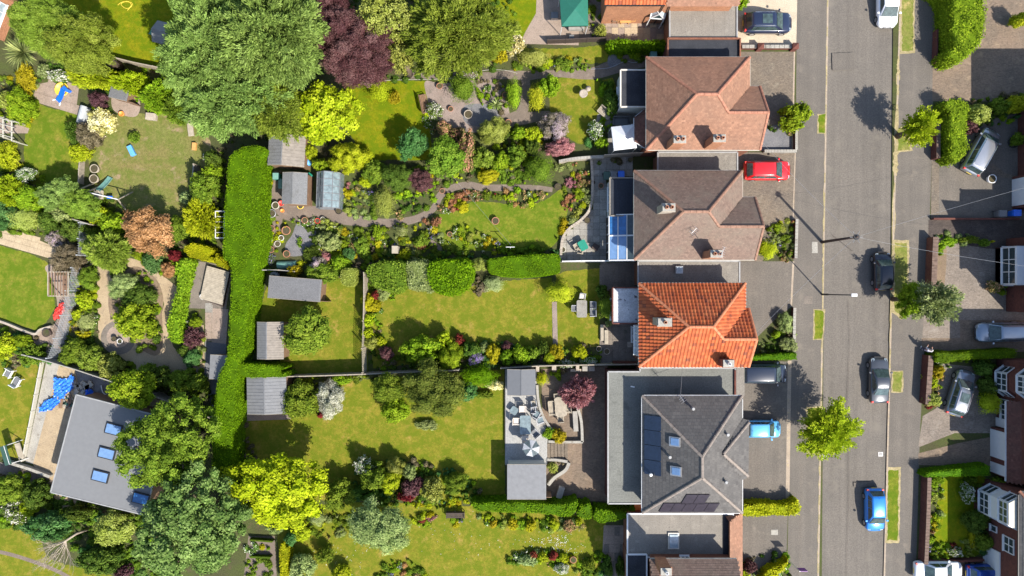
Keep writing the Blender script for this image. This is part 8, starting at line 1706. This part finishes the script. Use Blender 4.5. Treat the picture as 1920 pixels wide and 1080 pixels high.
# ---- flower beds and ground cover (uncountable small planting)
G = [('mid', 5), ('brt', 3), ('dkg', 3), ('lim', 2), ('sil', 1.5), ('wht', 1), ('pnk', 1), ('gol', .7), ('brn', 1.5)]
C_ = [('mid', 6), ('brt', 4), ('gol', .8), ('wht', 1.5), ('rse', .8), ('vio', .8), ('sil', 2.5), ('lim', 2.5), ('red', .3), ('cop', .8), ('olv', 2), ('pnk', 1)]
F_ = [('gol', 1.4), ('cop', 2), ('mid', 1.5), ('olv', 1), ('pnk', 2), ('lim', 2), ('brt', 2), ('wht', 1.5), ('red', 1)]
SH = [('dkg', 5), ('mid', 5), ('tea', 2), ('brt', 1.5), ('brn', 1)]
BEDS = [
 ([(640, 350), (695, 340), (705, 400), (690, 412), (650, 402), (640, 380)], C_, 2.6), ([(742, 352), (800, 360), (815, 370), (806, 390), (775, 402), (745, 405)], G, 2.2), ([(515, 405), (535, 410), (540, 440), (520, 480), (500, 500), (498, 470), (508, 430)], C_, 1.6),
 ([(535, 412), (600, 412), (640, 420), (640, 445), (600, 430), (560, 424)], C_, 3), ([(575, 425), (640, 425), (720, 430), (720, 490), (640, 500), (560, 500), (595, 470)], G, 2.6), ([(560, 435), (567, 435), (567, 465), (560, 465)], G, 4),
 ([(720, 425), (775, 420), (812, 410), (830, 435), (828, 480), (760, 492), (720, 490)], C_, 2.8), ([(826, 375), (850, 362), (905, 356), (940, 362), (960, 372), (905, 374), (860, 392), (828, 402), (818, 390)], F_, 3.2), ([(940, 358), (990, 356), (1028, 360), (1020, 372), (985, 388), (960, 386)], F_, 3.5),
 ([(840, 432), (880, 424), (905, 440), (960, 470), (900, 478), (845, 472)], C_, 2.6), ([(690, 478), (830, 472), (920, 480), (918, 488), (840, 492), (700, 492)], SH, 3), ([(930, 455), (985, 462), (1040, 465), (1045, 478), (960, 482)], SH, 3),
 ([(1062, 335), (1085, 318), (1104, 322), (1106, 375), (1095, 405), (1070, 425), (1050, 450), (1038, 460), (1048, 430), (1062, 405), (1052, 370)], C_, 3.2), ([(1046, 305), (1100, 302), (1130, 300), (1130, 308), (1095, 308), (1060, 318), (1046, 322)], C_, 3), ([(1140, 297), (1187, 296), (1187, 303), (1140, 303)], SH, 3.5),
 ([(800, 180), (815, 220), (850, 245), (880, 262), (830, 262), (800, 240)], G, 2.6), ([(895, 150), (950, 160), (950, 200), (930, 215), (900, 190)], G, 2.0), ([(850, 300), (960, 310), (1000, 330), (990, 348), (900, 340), (850, 345), (800, 360), (770, 320)], G, 2.6), ([(940, 240), (985, 240), (1020, 250), (1000, 300), (940, 320), (900, 320)], G, 2.6), ([(1035, 112), (1102, 112), (1105, 130), (1040, 134)], C_, 3.2), ([(960, 120), (1035, 122), (1035, 134), (965, 134)], G, 2.5),
 ([(1115, 155), (1150, 152), (1160, 198), (1150, 235), (1125, 270), (1100, 270), (1115, 240), (1132, 210)], SH, 2.8), ([(1160, 100), (1212, 100), (1212, 112), (1165, 116)], SH, 3),
 ([(685, 540), (715, 535), (755, 540), (745, 560), (715, 570), (725, 640), (740, 680), (700, 692), (690, 640)], G, 2.2), ([(740, 670), (860, 640), (960, 645), (1035, 660), (1035, 684), (900, 690), (745, 692)], SH, 2.8), ([(1045, 655), (1120, 650), (1125, 684), (1045, 686)], SH, 2.6), ([(880, 530), (905, 520), (915, 550), (890, 553)], [('brn', 3), ('mau', 1)], 3),
 ([(540, 708), (640, 705), (700, 702), (740, 700), (740, 712), (640, 716), (545, 722)], G, 2.6), ([(660, 880), (780, 860), (880, 895), (900, 938), (780, 945), (660, 940)], SH, 2.4), ([(770, 938), (900, 936), (900, 948), (780, 952)], [('lim', 3), ('gol', 1), ('mid', 2)], 3), ([(560, 962), (655, 950), (660, 1000), (600, 1006), (565, 990)], G, 2),
 ([(900, 963), (1000, 968), (1075, 975), (1092, 990), (1050, 996), (1000, 992), (940, 992), (905, 978)], C_, 2.6), ([(956, 1040), (1000, 1030), (1060, 1036), (1090, 1055), (1080, 1075), (1030, 1060), (960, 1056)], C_, 2.8), ([(774, 964), (818, 964), (815, 982), (795, 987), (778, 980)], F_, 3), ([(845, 974), (870, 974), (862, 987), (850, 987)], C_, 4), ([(695, 1090), (752, 1044), (806, 1090)], C_, 3), ([(1090, 1062), (1110, 1040), (1132, 1034), (1134, 1080), (1100, 1090)], SH, 3),
 ([(1440, 430), (1470, 412), (1488, 414), (1486, 484), (1462, 486), (1440, 450)], C_, 3), ([(1452, 600), (1482, 580), (1482, 658), (1410, 660), (1430, 635)], G, 1.8), ([(1440, 240), (1487, 240), (1487, 250), (1445, 252)], G, 1.2),
 ([(1735, 896), (1765, 896), (1762, 960), (1752, 1000), (1760, 1040), (1732, 1046)], C_, 2.8), ([(1790, 895), (1830, 895), (1838, 940), (1835, 1000), (1815, 985), (1830, 950), (1805, 920)], SH, 2.8), ([(1740, 1020), (1820, 1015), (1840, 1040), (1745, 1044)], C_, 2.5), ([(1822, 990), (1850, 960), (1860, 1030), (1870, 1045), (1840, 1040)], SH, 3), ([(1738, 680), (1790, 682), (1768, 700), (1752, 760), (1732, 760)], F_, 2.4), ([(1785, 678), (1860, 675), (1866, 740), (1838, 745), (1840, 700)], SH, 2.4), ([(1815, 190), (1960, 175), (1960, 215), (1860, 235), (1820, 240)], SH, 2.6), ([(1752, 440), (1850, 445), (1850, 458), (1780, 464), (1770, 500), (1758, 500)], G, 1.5), ([(1858, 530), (1885, 530), (1890, 548), (1865, 548)], C_, 3),
 ([(0, 300), (60, 315), (110, 345), (220, 370), (240, 420), (180, 440), (60, 440), (-40, 425)], SH, 2.2), ([(-40, 170), (40, 130), (70, 160), (66, 230), (20, 230), (-40, 210)], G, 2.2), ([(180, 200), (215, 210), (190, 270), (160, 300), (140, 250), (160, 210)], G, 2.2), ([(225, 400), (340, 400), (400, 330), (420, 280), (420, 450), (340, 480), (230, 470)], SH, 2.2), ([(60, 120), (200, 130), (340, 150), (400, 260), (380, 240), (300, 205), (150, 160), (70, 150)], SH, 2.0), ([(130, 500), (180, 500), (184, 640), (150, 690), (110, 670), (135, 600)], G, 2.4), ([(215, 505), (245, 500), (295, 530), (302, 600), (300, 655), (255, 650), (225, 600), (208, 560)], G, 1.4), ([(260, 480), (330, 480), (335, 520), (300, 515), (265, 495)], G, 2.6), ([(-40, 610), (40, 625), (70, 650), (100, 675), (85, 685), (-40, 680)], SH, 2.6), ([(110, 675), (240, 715), (400, 770), (395, 720), (280, 695), (180, 650), (120, 655)], SH, 2.4), ([(355, 595), (385, 595), (380, 700), (350, 690), (350, 640)], G, 1.6),
 ([(-40, 890), (60, 905), (200, 960), (270, 975), (300, 1080), (180, 1060), (100, 1000), (-40, 975)], SH, 2.4), ([(20, 880), (100, 900), (270, 960), (270, 975), (100, 930), (0, 900)], SH, 1.5), ([(462, 1018), (500, 1018), (500, 1036), (462, 1036)], C_, 2), ([(462, 1050), (505, 1050), (505, 1100), (462, 1100)], SH, 2.4), ([(445, 790), (475, 800), (480, 860), (450, 900), (440, 840)], [('brn', 4), ('dkg', 1)], 1.4), ([(550, 590), (560, 600), (545, 612)], G, 3), ([(1040, 866), (1062, 870), (1030, 900)], [('brn', 3), ('olv', 1)], 2), ([(1012, 690), (1060, 694), (1050, 712), (1020, 712)], G, 1.6), ([(500, 505), (640, 500), (700, 505), (700, 522), (640, 524), (610, 512), (500, 512)], SH, 2.4), ([(1085, -20), (1128, -20), (1132, 75), (1110, 78)], SH, 1.2),
 ([(1386, 1052), (1476, 1040), (1478, 1100), (1386, 1100)], G, 2), ([(655, 130), (700, 145), (690, 150), (650, 150)], G, 2), ([(500, 320), (516, 320), (512, 400), (500, 440)], G, 1.0), ([(30, 622), (100, 640), (108, 664), (60, 655)], [('brn', 2), ('dkg', 1)], 1.0), ([(390, 0), (660, 0), (600, 150), (640, 290), (510, 260), (440, 280), (400, 260)], [('dkg', 4), ('brn', 3)], 1.0), ([(640, -20), (940, -20), (930, 130), (650, 140)], [('dkg', 3), ('mid', 1)], .8),
]
for i, (p, pl, dn) in enumerate(BEDS): bed(p, pl, dn, 'bed_planting', seed=i)
# white clover / daisies on the bottom lawn
r = np.random.default_rng(9); C = []
for cx_, cy_, s_, n_ in ((1046, 1015, 16, 70), (1025, 1010, 30, 50), (850, 1000, 60, 40), (1070, 1030, 14, 20), (640, 1040, 30, 40)):
    for k in range(n_): a, b_ = W(cx_+r.normal()*s_, cy_+r.normal()*s_*.45); C.append((a, b_, .06))
C = np.array(C); v, q = leaf_quads(C, unit(r.normal(size=C.shape)*.2+np.array([0, 0, 1.])), .07, .05, r); me = np_mesh('daisies', v, q, np.full(len(q), .9), mats=[M['white']]); o = bpy.data.objects.new('daisies', me); link(o); o['kind'] = 'stuff'
